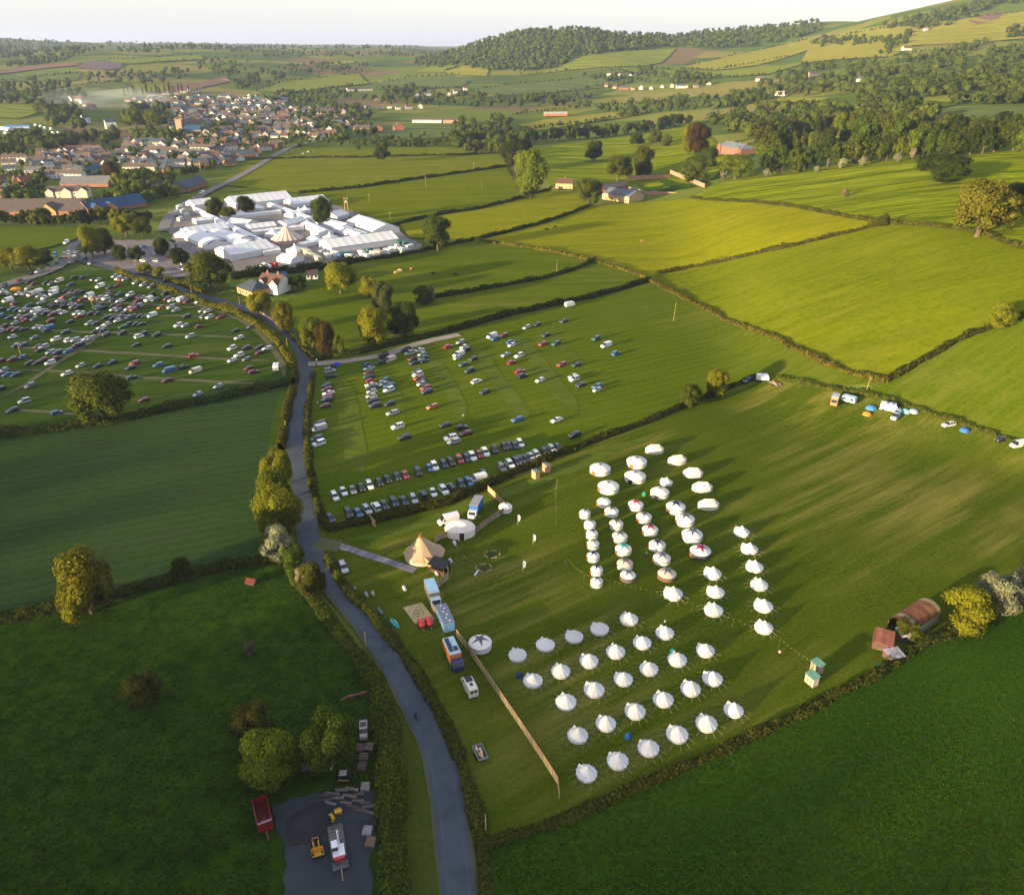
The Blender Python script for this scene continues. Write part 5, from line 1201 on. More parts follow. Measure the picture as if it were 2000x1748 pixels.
boxy('red food kiosk in the festival front yard', 'kiosk', 'kiosk', 536, 524, (3.5,2.8,3.0), (0.45,0.03,0.02), (10,1), None)
for i, (u, v) in enumerate([(664,420),(676,424),(684,430),(692,434),(780,478),(790,480)]): boxy(f"dark green container, {nth(i)} from left at the right festival edge", 'container', 'container', u, v, (6,2.4,2.6), (0.03,0.10,0.09), (10,6), 'service containers')
for i, (u, v) in enumerate([(345,420),(350,408),(352,432),(358,416),(366,424)]): boxy(f"pale grey truck box, {nth(i)} from left by the left festival gate", 'truck_box', 'truck', u, v, (6,2.4,2.6), (0.45,0.50,0.54), (10,-5), 'works vans at the festival gate')
pagoda('small white gazebo in the front yard', 519, 527, 5.5, 1.6)

# ---------------------------------------------------------------- buildings
SLATE = (0.055,0.075,0.105); BRNT = (0.115,0.088,0.080); REDT = (0.125,0.068,0.052); GREYT = (0.16,0.16,0.17); BLUET = (0.025,0.075,0.17)
CREAM = (0.50,0.46,0.39); WHT = (0.60,0.60,0.59); BRICK = (0.30,0.13,0.075); STONE = (0.36,0.29,0.23); PINK = (0.36,0.23,0.19)
WINM = MB(); WINM.box(-.55,.55,-.05,.0,-.7,.7); WINM = WINM.mesh('window', MAT['pane'])
FRM = MB(); FRM.box(-.68,.68,-.035,.0,.7,.82).box(-.68,.68,-.035,.0,-.86,-.7).box(-.68,-.55,-.035,.0,-.7,.7).box(.55,.68,-.035,.0,-.7,.7); FRM = FRM.mesh('window_frame', MAT['wall'])
DOORM = MB(); DOORM.box(-.5,.5,-.06,.0,0,2.05); DOORM = DOORM.mesh('door', MAT['wood'])
def gable_roof(mb, x0, x1, y0, y1, e, r, ov=.35, th=.16, hip=0.0):
    ym = (y0 + y1) / 2; k = (r - e) / max(ym - y0, .1)
    for s in (1, -1):
        yo = y0 - ov if s == 1 else y1 + ov; ze = e - ov * k
        q = [(x0-ov, yo, ze), (x1+ov, yo, ze), (x1+ov-hip, ym, r), (x0-ov+hip, ym, r)]
        q2 = [(x, y, z + th) for x, y, z in q]
        f = [(0,1,2,3),(7,6,5,4),(0,4,5,1),(1,5,6,2),(3,7,4,0)]
        if s == -1: f = [tuple(reversed(t)) for t in f]
        mb.add(q + q2, f)
    if hip:
        for x, xx in ((x0-ov, x0-ov+hip), (x1+ov, x1+ov-hip)): mb.add([(x,y0-ov,e-ov*k+th),(x,y1+ov,e-ov*k+th),(xx,ym,r+th)], [(0,1,2)])
def building(label, A, B, depth, e, r, wallc, roofc, cat='house', name='house', group=None, wins=0, storeys=1, gables=(), chim=0, hip=0.0, gf=False, dz=0.2, gcol=None, door=True):
    a, b, L, rz = along_axis(*A, *B); o = empty(name, (a.x, a.y, min(a.z, b.z) + dz), rz); tag(o, label, cat, group)
    w = MB()
    if gf:
        w.add([(0,0,0),(L,0,0),(L,depth,0),(0,depth,0),(0,0,e),(L,0,e),(L,depth,e),(0,depth,e),(L/2,0,r),(L/2,depth,r)], [(0,1,5,8,4),(1,2,6,5),(2,3,7,9,6),(3,0,4,7)])
        w.build('wall', MAT['wall'], o, color=wallc)
        rf = MB(); ov = .3; k = (r-e)/(L/2)
        for s in (1, -1):
            xo = -ov if s == 1 else L+ov; q = [(xo,-ov,e-ov*k+.02),(xo,depth+ov,e-ov*k+.02),(L/2,depth+ov,r+.02),(L/2,-ov,r+.02)]; q2 = [(x,y,z+.16) for x,y,z in q]
            rf.add(q+q2, [(0,1,2,3),(7,6,5,4),(0,4,5,1),(3,7,4,0),(1,5,6,2)])
    else:
        hh = hip; V = [(0,0,0),(L,0,0),(L,depth,0),(0,depth,0),(0,0,e),(L,0,e),(L,depth,e),(0,depth,e),(0,depth/2,r),(L,depth/2,r)]
        w.add(V, [(0,1,5,4),(2,3,7,6),((1,2,6,9,5) if not hip else (1,2,6,5)),((3,0,4,8,7) if not hip else (3,0,4,7))])
        w.build('wall', MAT['wall'], o, color=wallc)
        rf = MB(); gable_roof(rf, 0, L, 0, depth, e+.02, r+.02, hip=hip)
    ro = rf.build('roof', MAT['roof'], o, color=roofc)
    for g in gables:
        gx, gw, gr = g; x0, x1 = gx*L - gw/2, gx*L + gw/2
        gb = MB(); gb.add([(x0,-.9,0),(x1,-.9,0),(x1,-.9,e),(x0,-.9,e),((x0+x1)/2,-.9,gr),(x0,1,0),(x1,1,0),(x0,1,e),(x1,1,e)], [(0,1,2,4,3),(1,6,8,2),(5,0,3,7)])
        gb.build('gable', MAT['wall'], o, color=gcol or wallc)
        gm = MB(); xm = (x0+x1)/2
        for s in (1, -1):
            xo = x0-.25 if s == 1 else x1+.25
            q = [(xo,-1.15,e-.1),(xo,depth*.45,e-.1),(xm,depth*.45,gr+.05),(xm,-1.15,gr+.05)]; q2 = [(x,y,z+.16) for x,y,z in q]
            gm.add(q+q2, [(0,1,2,3),(7,6,5,4),(0,4,5,1),(3,7,4,0)])
        gm.build('gable_roof', MAT['roof'], ro, color=roofc)
    for k in range(chim):
        x = L*(k+.5)/chim; cm = MB(); cm.box(x-.45,x+.45,depth/2-.4,depth/2+.4,r-.6,r+1.3).box(x-.3,x-.05,depth/2-.15,depth/2+.15,r+1.303,r+1.7).box(x+.05,x+.3,depth/2-.15,depth/2+.15,r+1.303,r+1.7); cm.build('chimney', MAT['wall'], ro, color=BRICK)
    for s in range(storeys):
        for k in range(wins):
            z = 1.5 + s * 2.7
            wn = put('window', WINM, o, (L*(k+.5)/wins, -.004, z)); put('window_frame', FRM, wn, (0,0,0), color=WHT)
    if door and wins: put('door', DOORM, o, (L*(0.5/wins)+1.6, -.004, 0), color=(0.12,0.06,0.04))
    return o
TG = 'large buildings on the town edge'
building('long brown roofed school with orange brick gable', (-70,424), (164,421), 24, 3.2, 10.5, BRICK, BRNT, 'school', 'school', None, 12, 1, [(.705,12,8.6)], gcol=(0.55,0.30,0.12), door=False)  # gable brick tinted orange to stand for low sun on it
building('blue slate roofed hall with two orange gables', (176,421), (288,404), 20, 3.2, 9.0, BRICK, BLUET, 'hall', 'hall', None, 5, 1, [(.13,9,7.4),(.37,9,7.2)], gcol=(0.55,0.26,0.10), door=False)  # both gables hold the sun's orange in their wall colour
building('cream flats with three pale gables behind the school', (94,391), (172,389), 12, 6.2, 9.6, (0.66,0.56,0.44), BRNT, 'flats', 'apartment_block', None, 8, 2, [(.07,6,8.6),(.48,8,9.0),(.90,7,9.0)])
building('long grey roofed block left of the dark red tree', (118,367), (212,366), 18, 3.0, 8.5, BRICK, GREYT, 'hall', 'hall', None, 8, 1)
building('grey roofed wing with orange wall by the town road', (272,375), (332,369), 14, 3.4, 7.5, (0.62,0.27,0.09), GREYT, 'hall', 'hall', None, 5)
building('curving slate roofed hall, middle section', (310,384), (370,376), 16, 3.6, 9.0, BRICK, (0.085,0.10,0.14), 'hall', 'hall', None, 4, 1, [(.03,7,7.5)], gcol=(0.62,0.22,0.05))  # orange evening light put into the gable colour
building('curving slate roofed hall, right section', (368,377), (406,363), 15, 3.6, 8.5, BRICK, (0.07,0.085,0.12), 'hall', 'hall', None, 3)
NB = [
 ('white house with brown roof at the left edge', (1,364),(27,361),9,5.2,8.6,WHT,REDT,0,3,2,1,False),
 ('orange gabled house beside the white one', (28,366),(40,365),10,5.0,8.4,(0.60,0.24,0.09),BRNT,0,2,2,1,True),
 ('orange gabled cottage at the left edge above the school', (-4,388),(16,387),10,3.6,8.0,(0.55,0.20,0.08),SLATE,0,2,1,1,True),
 ('white gabled house above the school trees', (18,381),(31,379),9,4.6,8.2,WHT,SLATE,0,2,2,0,True),
 ('dark roofed brick house in the trees', (45,366),(70,362),9,4.8,8.4,BRICK,(0.18,0.08,0.05),0,3,2,2,False),
 ('long brown roofed terrace above the grey block', (88,350),(160,351),9,4.8,8.0,WHT,BRNT,0,9,2,3,False),
 ('grey roofed bungalow row', (48,340),(108,338),9,3.0,6.0,(0.5,0.47,0.45),GREYT,0,7,1,2,False),
 ('slate roofed white house pair', (66,332),(104,330),9,4.6,8.2,WHT,SLATE,0,5,2,2,False),
 ('pale house pair right of the slate roofed one', (107,333),(140,332),9,4.6,8.0,CREAM,BRNT,0,4,2,2,False),
 ('cream gable ended house with blue roof', (156,343),(173,341),16,4.0,8.0,(0.68,0.55,0.38),SLATE,0,2,1,0,True),
 ('blue roofed workshop behind the cream gable', (176,342),(206,335),12,3.4,6.4,(0.3,0.35,0.4),BLUET,0,3,1,0,False),
 ('white terrace with dark roof at far left', (5,318),(50,317),8,4.8,8.0,WHT,BRNT,0,6,2,3,False),
 ('pale terrace below it', (5,328),(32,327),8,4.8,8.0,CREAM,BRNT,0,4,2,2,False),
 ('blue grey roofed house at far left', (8,340),(32,339),8,4.6,7.6,(0.4,0.5,0.55),SLATE,0,3,2,1,False),
 ('slate roofed house row in the middle of the estate', (175,332),(206,330),8,4.8,8.0,(0.55,0.5,0.45),BRNT,0,4,2,2,False),
 ('long brown roofed pale building right of the dark red tree', (240,336),(302,336),10,4.4,7.6,(0.66,0.58,0.46),BRNT,0,8,1,2,False),
 ('grey roofed house behind it', (238,323),(262,323),9,4.6,7.8,(0.5,0.5,0.52),GREYT,0,3,2,1,False),
 ('peach gabled house with slate roof', (280,326),(294,325),9,4.6,8.2,(0.66,0.45,0.26),SLATE,0,2,2,1,True),
 ('orange gabled brick house by the lane', (320,340),(336,338),9,4.2,7.8,(0.58,0.24,0.10),SLATE,0,2,2,1,True),
 ('slate roofed pair behind the orange gable', (328,328),(362,327),9,4.6,8.0,(0.55,0.53,0.5),SLATE,0,4,2,2,False),
 ('long brown terrace, left of the middle row', (282,303),(342,304),9,5.0,8.4,WHT,BRNT,0,8,2,3,False),
 ('long brown terrace, right of the middle row', (344,308),(394,310),9,5.0,8.4,CREAM,BRNT,0,7,2,3,False),
 ('brown roofed white terrace above it', (368,297),(418,298),9,5.0,8.4,WHT,BRNT,0,7,2,3,False),
 ('red roofed house end of the terrace', (404,311),(428,311),9,4.8,8.0,WHT,REDT,0,3,2,1,False),
 ('dark roofed white house near the road', (415,304),(440,298),9,4.8,8.2,WHT,(0.05,0.05,0.06),0,3,2,1,False),
 ('brown roofed white terrace near the road', (437,295),(465,293),9,4.8,8.0,WHT,BRNT,0,4,2,2,False),
 ('red brick house row left of the terraces', (240,294),(270,294),9,4.8,8.2,PINK,REDT,0,4,2,2,False),
 ('orange brick bungalow beside the straight road', (444,326),(462,324),9,3.0,6.2,(0.60,0.28,0.10),BRNT,0,3,1,1,False),
 ('red brick house with gable by the sports ground', (770,256),(790,255),9,5.0,9,(0.48,0.16,0.08),BRNT,0,3,2,1,True),
 ('red brick house left of it', (725,258),(748,257),9,5.0,8.5,(0.45,0.17,0.10),BRNT,0,3,2,1,True),
 ('red brick terrace behind the sports ground', (690,258),(722,258),9,5.0,8.5,(0.42,0.18,0.12),BRNT,0,5,2,2,False),
 ('white gabled bungalow with brown roof', (622,264),(645,262),10,3.0,7.0,WHT,REDT,0,3,1,1,True),
 ('long pale hall beyond the sports ground', (805,241),(862,241),14,4.5,7,(0.66,0.6,0.52),BRNT,0,6,1,0,False),
 ('long red brick hall beyond the sports ground', (866,242),(902,242),14,5,8,(0.42,0.22,0.17),BRNT,0,5,1,0,False),
 ('long school building on the slope above the town', (680,180),(728,177),14,5,8,(0.62,0.55,0.48),BRNT,0,6,1,0,False),
 ('brick stable behind the tree belt', (1064,228),(1108,227),10,4,6.5,(0.45,0.17,0.07),(0.42,0.42,0.42),0,5,1,0,False),
 ('white farmstead under the wooded hill', (1185,149),(1243,147),14,5,9,(0.70,0.62,0.55),BRNT,0,6,1,0,False),
 ('gabled village house on the right slope', (1475,160),(1495,158),10,5,9,(0.70,0.64,0.58),BRNT,0,3,1,1,False),
 ('white barn in the pale paddock', (1512,188),(1538,186),10,4,7,(0.70,0.58,0.55),(0.6,0.5,0.5),0,3,1,0,False),
 ('tall white mill building by the river', (209,257),(230,256),12,12,16,(0.74,0.72,0.66),SLATE,0,3,3,0,False),
 ('white house left of the mill', (164,242),(178,241),10,8,12,(0.74,0.73,0.7),SLATE,0,2,2,0,False),
]
for lb, A, B, dp, e, r, wc, rc, _, nw, st, ch, gf in NB: building(lb, A, B, dp, e, r, wc, rc, wins=nw, storeys=st, chim=ch, gf=gf, group='houses of the town edge', dz=0.3)
# church tower and nave
def church():
    p = P(353, 264); o = empty('church', (p.x, p.y, p.z), 0.15); tag(o, 'church with square pinkish stone tower and blue roofed nave', 'church'); k = mpp(p)
    t = MB(); t.box(-5*k*1.1, 5*k*1.1, -5*k, 5*k, 0, 20); t.build('tower', MAT['wall'], o, color=(0.50,0.30,0.20))
    c = MB()
    for sx in (-1, 1):
        for sy in (-1, 1): c.box(sx*5.2*k-.8, sx*5.2*k+.8, sy*4.8*k-.8, sy*4.8*k+.8, 20.003, 21.6)
    c.box(-5.4*k, 5.4*k, -5.1*k, -4.7*k, 20.003, 20.9); tag(c.build('battlements', MAT['wall'], o, color=(0.45,0.27,0.18)), kind='stuff')
    n = MB(); n.box(6*k, 40*k, -6, 6, 0, 7); n.build('nave', MAT['wall'], o, color=STONE)
    r = MB(); gable_roof(r, 6*k, 40*k, -6, 6, 7.02, 13); r.build('roof', MAT['roof'], o, color=BLUET)
church()
# smaller houses of the town: shared shapes, walls in their own colour
def far_house(w, d, e, r, roofc, gf, nm, chim=True):
    b = MB()
    b.add([(-w/2,-d/2,0),(w/2,-d/2,0),(w/2,d/2,0),(-w/2,d/2,0),(-w/2,-d/2,e),(w/2,-d/2,e),(w/2,d/2,e),(-w/2,d/2,e),(-w/2,0,r),(w/2,0,r)], [(0,1,5,4),(1,2,6,9,5),(2,3,7,6),(3,0,4,8,7)], 0)
    n = len(b.f); gable_roof(b, -w/2, w/2, -d/2, d/2, e+.02, r+.02, .3); b.m[n:] = [1] * (len(b.f) - n)
    nw = max(2, int(w / 2.6))
    for s in range(2 if e > 4 else 1):
        for k in range(nw): x = -w/2 + w*(k+.5)/nw; b.box(x-.55, x+.55, -d/2-.04, -d/2+.1, .9+2.6*s, 2.2+2.6*s, 2)
    if chim: b.box(w*.3-.4, w*.3+.4, -.4, .4, r-.6, r+1.2, 3)
    return b.mesh(nm, [MAT['wall'], roofc, MAT['pane'], MAT['brick']])
MAT['brick'] = plain('brickwork', BRICK, 0.9, 0.1, var=0.15); MAT['slate'] = plain('slate_roof', SLATE, 0.7, 0.25, var=0.12, scale=.6); MAT['browntile'] = plain('brown_tiles', BRNT, 0.8, 0.2, var=0.14, scale=.6); MAT['redtile'] = plain('red_tiles', REDT, 0.8, 0.2, var=0.14, scale=.6)
FH = []
for k, (w, d, e, r) in enumerate([(9,8,5,8.2),(13,8,5.2,8.6),(8,9,5,8.8),(20,8.5,5.2,8.8),(10,8,3,6.4)]):
    for mt, rn in (('slate','slate'),('slate','slate'),('browntile','brown'),('browntile','brown'),('redtile','red')): FH.append((far_house(w, d, e, r, MAT[mt], False, 'house_shape'), rn))
WC = [(WHT,'white'),(CREAM,'cream'),(WHT,'white'),(STONE,'stone'),(STONE,'stone'),((0.30,0.16,0.11),'red brick'),((0.5,0.49,0.48),'grey')]
def street(phrase, pts, n, wf=None, jit=2.0):
    rs = random.Random(int(pts[0][0] * 5 + pts[0][1] * 11)); q = sorted(along(pts, n, jit, rs))
    base = heading(*pts[0], pts[-1][0] - pts[0][0], pts[-1][1] - pts[0][1]); base = base if abs(base) < math.pi/2 else base + math.pi
    for i, (u, v) in enumerate(q):
        me, rn = rs.choice(FH); c, cn = rs.choice(WC); p = P(u, v)
        rz = base * 0.3 + rs.uniform(-.25, .25) + (math.pi/2 if rs.random() < .35 else 0)
        tag(put('house', me, None, (p.x, p.y, p.z + .2), rz, c), f"{cn} house with {rn} roof, {nth(i)} from left in {phrase}", 'house', 'houses of the town')
for ph, pts, n in [
 ('the first town row', [(240,286),(330,284),(420,284),(500,280)], 18),
 ('the second town row', [(360,274),(430,272),(520,270),(600,266),(660,268)], 18),
 ('the third town row', [(400,262),(470,258),(540,256),(610,254)], 17),
 ('the fourth town row', [(340,246),(420,246),(490,246),(560,246)], 18),
 ('the fifth town row', [(350,236),(420,236),(500,238),(560,238)], 20),
 ('the sixth town row', [(340,226),(420,225),(490,227),(560,228)], 20),
 ('the seventh town row', [(340,215),(420,214),(490,215),(560,216),(640,218)], 22),
 ('the eighth town row', [(270,206),(340,204),(420,204),(490,205),(560,206)], 22),
 ('the ninth town row', [(240,198),(320,196),(400,195),(470,194),(540,194)], 20),
 ('the row by the willow', [(560,232),(600,228),(640,224),(680,222)], 9),
 ('the scatter right of town', [(660,236),(700,215),(740,212),(790,214),(830,214)], 9),
 ('the orchard group', [(720,198),(780,192),(830,188),(880,190),(920,170)], 10),
 ('the hillside village', [(1170,172),(1240,176),(1290,174),(1340,172),(1390,168)], 12),
 ('the right hillside scatter', [(1560,155),(1620,148),(1700,165),(1810,62),(1790,60)], 6),
 ('the row beyond the poplars', [(290,190),(330,186),(370,182),(400,180)], 9),
 ('the left estate row', [(75,306),(110,304),(150,302),(200,300)], 10),
 ('the second estate row', [(70,314),(120,312),(165,312),(215,308)], 10),
 ('the lower estate row', [(150,322),(190,318),(225,314),(262,312)], 9),
 ('the straight road row', [(465,318),(495,305),(520,295),(545,286)], 9),
 ('the row behind the roadside', [(385,330),(420,322),(450,312),(480,302)], 9),
 ('the river group', [(120,196),(150,200),(170,208),(185,215)], 7)]: street(ph, pts, n)

# roofs packed behind the rows, too small to tell apart
def infill():
    rs = random.Random(77); mb = MB(); src = []
    for (w, d, e, r) in ((9,8,5,8.2),(14,8,5.2,8.6),(8,9,5,8.8)):
        b = MB(); b.add([(-w/2,-d/2,0),(w/2,-d/2,0),(w/2,d/2,0),(-w/2,d/2,0),(-w/2,-d/2,e),(w/2,-d/2,e),(w/2,d/2,e),(-w/2,d/2,e),(-w/2,0,r),(w/2,0,r)], [(0,1,5,4),(1,2,6,9,5),(2,3,7,6),(3,0,4,8,7)], 0); n = len(b.f); gable_roof(b, -w/2, w/2, -d/2, d/2, e+.02, r+.02, .3); b.m[n:] = [1]*(len(b.f)-n); src.append(b)
    for poly, n in (([(330,262),(345,205),(560,195),(600,215),(640,235),(600,262),(470,268)], 190), ([(60,318),(230,292),(440,284),(470,296),(400,330),(300,330),(150,345),(70,345)], 60), ([(250,212),(300,194),(560,188),(560,200),(330,210)], 50), ([(560,262),(620,225),(690,225),(690,250),(620,275)], 30)):
        us = [q[0] for q in poly]; vs = [q[1] for q in poly]; k = 0
        while k < n:
            u, v = rs.uniform(min(us), max(us)), rs.uniform(min(vs), max(vs))
            if not inpoly(u, v, poly): continue
            k += 1; p = P(u, v); b = rs.choice(src); Mx = Matrix.Translation((p.x, p.y, p.z)) @ Matrix.Rotation(rs.uniform(-.3,.3) + (1.57 if rs.random() < .4 else 0), 4, 'Z'); wm, rm = rs.choice((0,0,1,2)), rs.choice((3,3,4,4,5))
            mb.add([Mx @ Vector(q) for q in b.v], b.f); mb.m[-len(b.f):] = [wm if m == 0 else rm for m in b.m]
    tag(mb.build('town_roofs', [plain('town_white', WHT, .9, .1), plain('town_stone', STONE, .9, .1), plain('town_grey', (.45,.44,.43), .9, .1), MAT['slate'], MAT['browntile'], MAT['redtile']]), 'mass of small roofs packed between the town rows', 'houses', kind='stuff')
infill()
# villa with its farm range, mansion, farmstead with walled garden
building('black and white villa with tall white chimneys', (505,572), (546,577), 11, 5.2, 9.0, (0.76,0.74,0.70), REDT, 'villa', 'villa', None, 4, 2, [(.25,4.5,7.6),(.8,4.5,7.6)], chim=2, dz=.2)
building('orange brick stable range with hipped slate roof', (464,573), (494,584), 12, 3.4, 6.6, (0.55,0.26,0.12), SLATE, 'stable', 'stable', None, 4, 1, hip=5)
building('low blue roofed outbuilding behind the villa', (528,552), (562,549), 7, 2.6, 4.2, (0.2,0.25,0.3), (0.06,0.11,0.18), 'outbuilding', 'outbuilding', None, 3)
building('dark pavilion with white posts on the lawn edge', (599,547), (621,546), 6, 2.4, 4.4, (0.55,0.54,0.52), (0.07,0.05,0.05), 'pavilion', 'pavilion', None, 3)
building('red brick mansion with blue slate roof in the trees', (1398,302), (1446,304), 18, 9.0, 12.5, (0.21,0.10,0.075), (0.16,0.20,0.25), 'mansion', 'mansion', None, 9, 3, [(.12,6,11),(.88,6,11)], chim=4, hip=7)
building('big tan gabled barn of the farm', (1176,390), (1228,398), 20, 5.0, 8.5, (0.55,0.38,0.22), (0.13,0.16,0.19), 'barn', 'barn', None, 4, 1)
building('second slate roofed barn with pale roof lights', (1226,396), (1258,388), 22, 4.6, 7.8, (0.45,0.33,0.22), (0.12,0.15,0.18), 'barn', 'barn', None, 2, 1)
building('low brick cart shed behind the barns', (1180,378), (1226,368), 10, 3.4, 6.0, BRICK, (0.18,0.15,0.13), 'barn', 'barn', None, 3, 1)
building('farmhouse with orange tiled roof left of the barns', (1085,369), (1118,370), 11, 4.4, 8.0, (0.58,0.36,0.20), REDT, 'house', 'house', None, 4, 1, chim=1)
def wall_run(label, pts, h=2.6, t=0.5, col=(0.42,0.22,0.14), group='garden walls'):
    w = [P(*q) for q in pts]; o = empty('garden_wall', w[0]); tag(o, label, 'wall', group)
    for a, b in zip(w, w[1:]):
        d = b - a; m = MB(); m.box(0, d.to_2d().length, -t/2, t/2, -.5, h); c = m.build('wall_run', MAT['wall'], o, (a - w[0]), math.atan2(d.y, d.x), color=col)
        m = MB(); m.box(-.1, d.to_2d().length+.1, -t/2-.1, t/2+.1, h+.003, h+.15); m.build('coping', MAT['wall'], c, (0,0,0), color=(0.4,0.33,0.27))
wall_run('brick wall round the farm garden', [(1228,372),(1270,380),(1376,366),(1308,348),(1224,360)])
wall_run('low brick wall along the road by the villa', [(490,602),(515,618),(546,640)], 1.4, .4, (0.34,0.24,0.18), None)
field('lawn', 'green lawn inside the walled garden', [(1240,364),(1303,351),(1362,365),(1274,376)], MAT['g_lush'])
# riverside campsite on the left
for i in range(9):
    u = 10 + i * 6.5; marquee(f"white tent, {nth(i)} from left in the riverside camp row", (u, 262.5), (u + 3.4, 262), 6, 2.2, group='riverside tents', bay=5)
marquee('long blue roofed marquee of the riverside camp', (10,252), (58,251), 12, 3, col=(0.06,0.22,0.50), group=None)
marquee('long white marquee of the riverside camp', (-8,250), (22,258), 8, 3, group=None)
for i, (u, v) in enumerate([(70,247),(75,252),(80,249),(88,252),(100,254),(104,262),(114,262)]): boxy(f"white caravan, {nth(i)} from left at the riverside camp", 'caravan', 'caravan', u, v, (6.5,2.4,2.6), (0.75,0.75,0.75), (10,3), 'riverside caravans')

# ---------------------------------------------------------------- fences, poles, boards
def shade(c, a, b):
    f = RND.uniform(a, b); return tuple(x * f for x in c)
def fence(label, pts, h=1.9, panel=1.85, col=(0.50,0.36,0.20), group='timber screen fences'):
    w = [P(*q) for q in pts]; o = empty('fence', w[0]); tag(o, label, 'fence', group)
    for a, b in zip(w, w[1:]):
        d = b - a; L = d.to_2d().length; n = max(1, round(L / panel)); s = L / n; rz = math.atan2(d.y, d.x)
        pm = MB(); pm.box(.03, s-.03, -.03, .03, .08, h).box(.03, s-.03, .03, .07, .35, .47).box(.03, s-.03, .03, .07, h-.5, h-.38); pm = pm.mesh('fence_panel', MAT['wood'])
        po = MB(); po.box(-.06, .06, -.06, .06, 0, h+.12); po = po.mesh('post', MAT['wood'])
        for k in range(n):
            q = a.lerp(b, k / n) - w[0]; f_ = RND.uniform(.8, 1.15); c = tuple(x * f_ for x in col)
            put('fence_panel', pm, o, (q.x, q.y, q.z + .1), rz + RND.uniform(-.02, .02), c)
            put('post', po, o, (q.x, q.y, q.z), rz, (0.25,0.16,0.09))
fence('long pale timber fence running down beside the bell tents', [(892,1243),(913,1272),(936,1303),(976,1362),(1020,1427),(1060,1487),(1089,1532),(1092,1562)])
fence('timber fence from the plain yurt up to the car hedge', [(985,992),(968,974),(953,960)])
fence('timber fence between lounge tent and plain yurt', [(930,1042),(950,1026),(984,1003)], col=(0.33,0.26,0.17))
fence('short timber fence between beige tent and lounge tent', [(848,1062),(860,1054),(878,1048)], col=(0.42,0.31,0.19))
fence('short timber screen at the front of the beige tent', [(823,1096),(843,1113)])
fence('timber fence behind the black stall', [(875,1108),(876,1131),(848,1154)], col=(0.45,0.34,0.22))
fence('lone timber screen by the car field gate', [(721,1018),(734,1032)], 2.4)
fence('short timber fence between lorry and blue trailer', [(843,1188),(852,1200)])
def pole(label, u, v, top, arm=True, lean=0.0, col=(0.34,0.24,0.14)):
    p = P(u, v); rx, ry, rz = ray(u, top); h = CH + math.hypot(p.x, p.y) * rz / math.hypot(rx, ry) - p.z; h = max(4, min(h, 13))
    o = empty('power_pole', p); tag(o, label, 'pole', 'wooden power poles'); k = mpp(p); r = max(.13, .30 * k)
    m = MB(); m.cyl((0,0,-.3), (lean*h,0,h), r, r*.8, 7); m.build('shaft', MAT['wood'], o, color=col)
    if arm: m = MB(); m.box(-1.1+lean*h, 1.1+lean*h, -.08, .08, h-.55, h-.38); m.build('crossarm', MAT['wood'], o, color=col)
    for x in ((-.9, 0, .9) if arm else (0,)): m = MB(); m.cyl((x+lean*h,0,h-.38), (x+lean*h,0,h-.12), .07, .05, 6); m.build('insulator', MAT['metal'], o, color=(.5,.4,.35))
for lb, u, v, tp, ar, ln in [('bare pole in the sunlit end of the car field',1315,628,590,False,.06),('leaning pole where three hedges meet',1691,766,735,False,.12),('pole in the crowded car park, right',182,603,578,True,0),('pole in the crowded car park, left',43,702,668,True,0),
   ('pole right of the long festival hall',763,441,415,True,0),('pole in the long green field, left',722,398,380,True,0),('pole in the long green field, right',832,368,346,True,0),('pole beside the narrow pasture hedge',1087,532,508,False,.03),('pole at the far field corner',925,336,318,True,0),
   ('thin pole in the long green field',941,370,352,False,0),('pole on the golden hedge by the car park',375,577,556,False,0),('pole beside the villa wall',470,606,580,False,0),('pole at the bend before the lane',562,682,660,False,0),('short pole left of the road',559,592+250,826,False,0),('pole near the small car park',266,526,508,True,0),
   ('slim pole by the lower road hedge',715,1262,1238,False,0),('white marker pole by the bottom hedge',949,1630,1590,False,0)]: pole(lb, u, v, tp, ar, ln)
p = P(677, 412); o = empty('transformer_pole', p); tag(o, 'twin pole transformer at the festival edge', 'pole')
for x in (-1.2, 1.2): m = MB(); m.cyl((x,0,-.3), (x,0,10), .28, .22, 7); m.build('shaft', MAT['wood'], o, color=(.4,.3,.16))
m = MB(); m.box(-1.8,1.8,-.15,.15,9,9.3).box(-1.5,1.5,-.12,.12,5.8,6.1); m.build('crossarm', MAT['wood'], o, color=(.4,.3,.16)); m = MB(); m.box(-.6,.6,-.5,.5,6.103,7.6); m.build('transformer', MAT['metal'], o, color=(.45,.42,.35))
# walkway of track boards
a, b, L, rz = along_axis(662, 1066, 811, 1115); o = empty('boardwalk', (a.x, a.y, a.z), rz); tag(o, 'walkway of grey track boards across the grass', 'walkway')
n = 22; bm_ = MB(); bm_.box(.03, L/n-.03, -1.15, 1.15, .12, .17).box(.10, .16, -1.1, 1.1, .172, .19); bm_ = bm_.mesh('board', MAT['metal'])
for k in range(n): c = RND.uniform(.12, .22); put('board', bm_, o, (L*k/n, RND.uniform(-.06, .06), 0), RND.uniform(-.02, .02), (c, c*.95, c*1.12))

